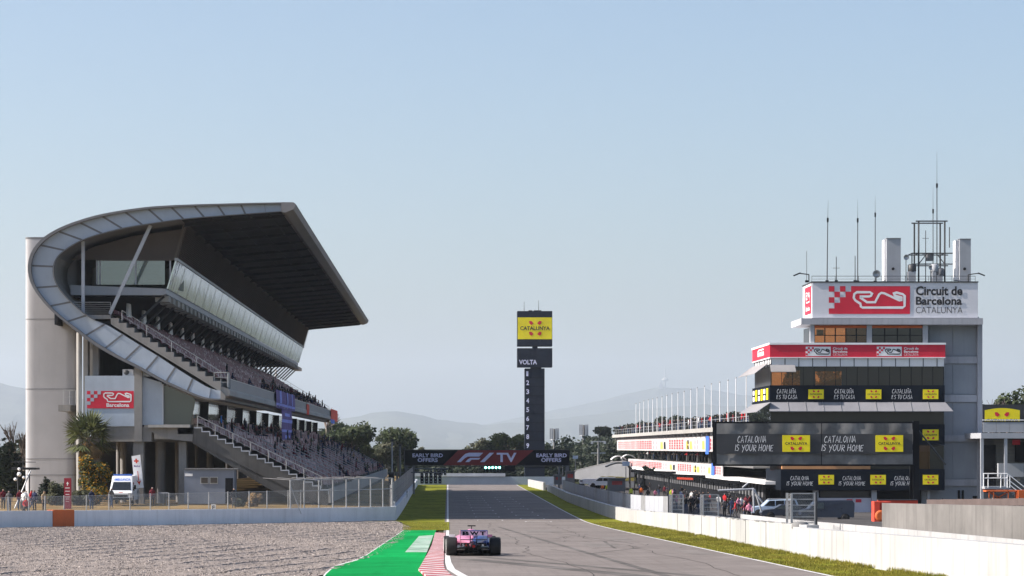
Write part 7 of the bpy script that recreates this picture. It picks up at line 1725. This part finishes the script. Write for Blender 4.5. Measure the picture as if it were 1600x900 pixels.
# first floor balcony
for i in range(22):
    px = 1003+(1105-1003)*(i+rp.uniform(-.4,.4))/22; x = XP+rp.uniform(.4,1.4); t = rp.choice(bag); person('lean', (x, x*F/(px-VX), Z(-2.15)), R(-90)+rp.uniform(-.3,.3), t, f'person in a {CN[t]} leaning on the lower balcony of the pit building', 'people on the pit balcony')
# pit lane
pb_ = ['black']*9+['navy']*3+['red']*2+['pink']+['maroon']*2+['white']
for i in range(58):
    px = rp.choice((rp.uniform(998,1110), rp.uniform(1055,1110), rp.uniform(1122,1172))); x = rp.uniform(25,33); Y = x*F/(px-VX)
    if Y > 450: Y = 440; x = (px-VX)*Y/F
    t = rp.choice(pb_); person(rp.choice(('stand','lean','walk')), (x, Y, gz(Y)-.02), rp.uniform(0,6.28), t, f'person in a {CN[t]} among the crews in the pit lane', 'crew members in the pit lane')
for (px, Y, t, pose, lab) in ((1072,262,'black','stand','person in black standing left of the pair between the mesh panels'),(1079.5,262,'black','lean','person in black standing right of the pair between the mesh panels'),(1158,262,'white','stand','person in a white top at the right of the crew line'),
    (986,345,'yellow','stand','marshal in a yellow vest beside the curved canopy post'),(1002,352,'orange','stand','person in orange overalls near the far pit garages'),(949,392,'yellow','stand','marshal in a yellow vest beside the white lorries'),(941,395,'orange','walk','person in orange overalls beside the white lorries'),
    (1049,330,'yellow','stand','marshal in a yellow vest among the crews in the pit lane')):
    x = (px-VX)*Y/F; person(pose, (x, Y, gz(Y)-.02), rp.uniform(-.5,.5), t, lab, None, 1.0)
# left infield
def iz(px, Y): return 2.5
for (px, Y, t, pose, lab, rz, top) in ((365.5,216,'black','stand','man in a dark jacket standing by the office doorway',.3,None),(212,0,'red','stand','',0,None),
    (238,222,'maroon','stand','person in a dark maroon jacket at the foot of the medical banner',.2,None),(40,206,'white','walk','person in a white top walking at the far left behind the wall',1.2,None),(5,212,'maroon','stand','person in dark red at the very left edge',.4,None),(14,204,'grey','stand','person in grey near the left edge behind the fence',.1,None),
    (31,209,'maroon','stand','person in maroon left of the leaning stay',.4,None),(37,203,'white','stand','person in white beside the leaning stay',-.6,None),(49,208,'red','walk','person in a red jacket walking left of the conifer bush',1.4,None),(54,207,'navy','stand','person in navy at the foot of the conifer bush',-.4,None),
    (69,203,'tan','stand','person in a tan jacket bending by the shrub left of the totem',.8,None),(41,199,'red','sit','person in red crouching just behind the left wall',.2,None),(143,209,'navy','stand','person in navy standing under the yellow bush',.6,None),(174,217,'grey','walk','person in grey walking past the ambulance door',.9,None)):
    if Y == 0: continue
    x = (px-VX)*Y/F; z = 2.5 if pose != 'sit' else 2.45
    # ground behind the wall falls towards the wall top
    d = None
    person(pose, (x, Y, z-.05), rz, t, lab, None, 1.0)
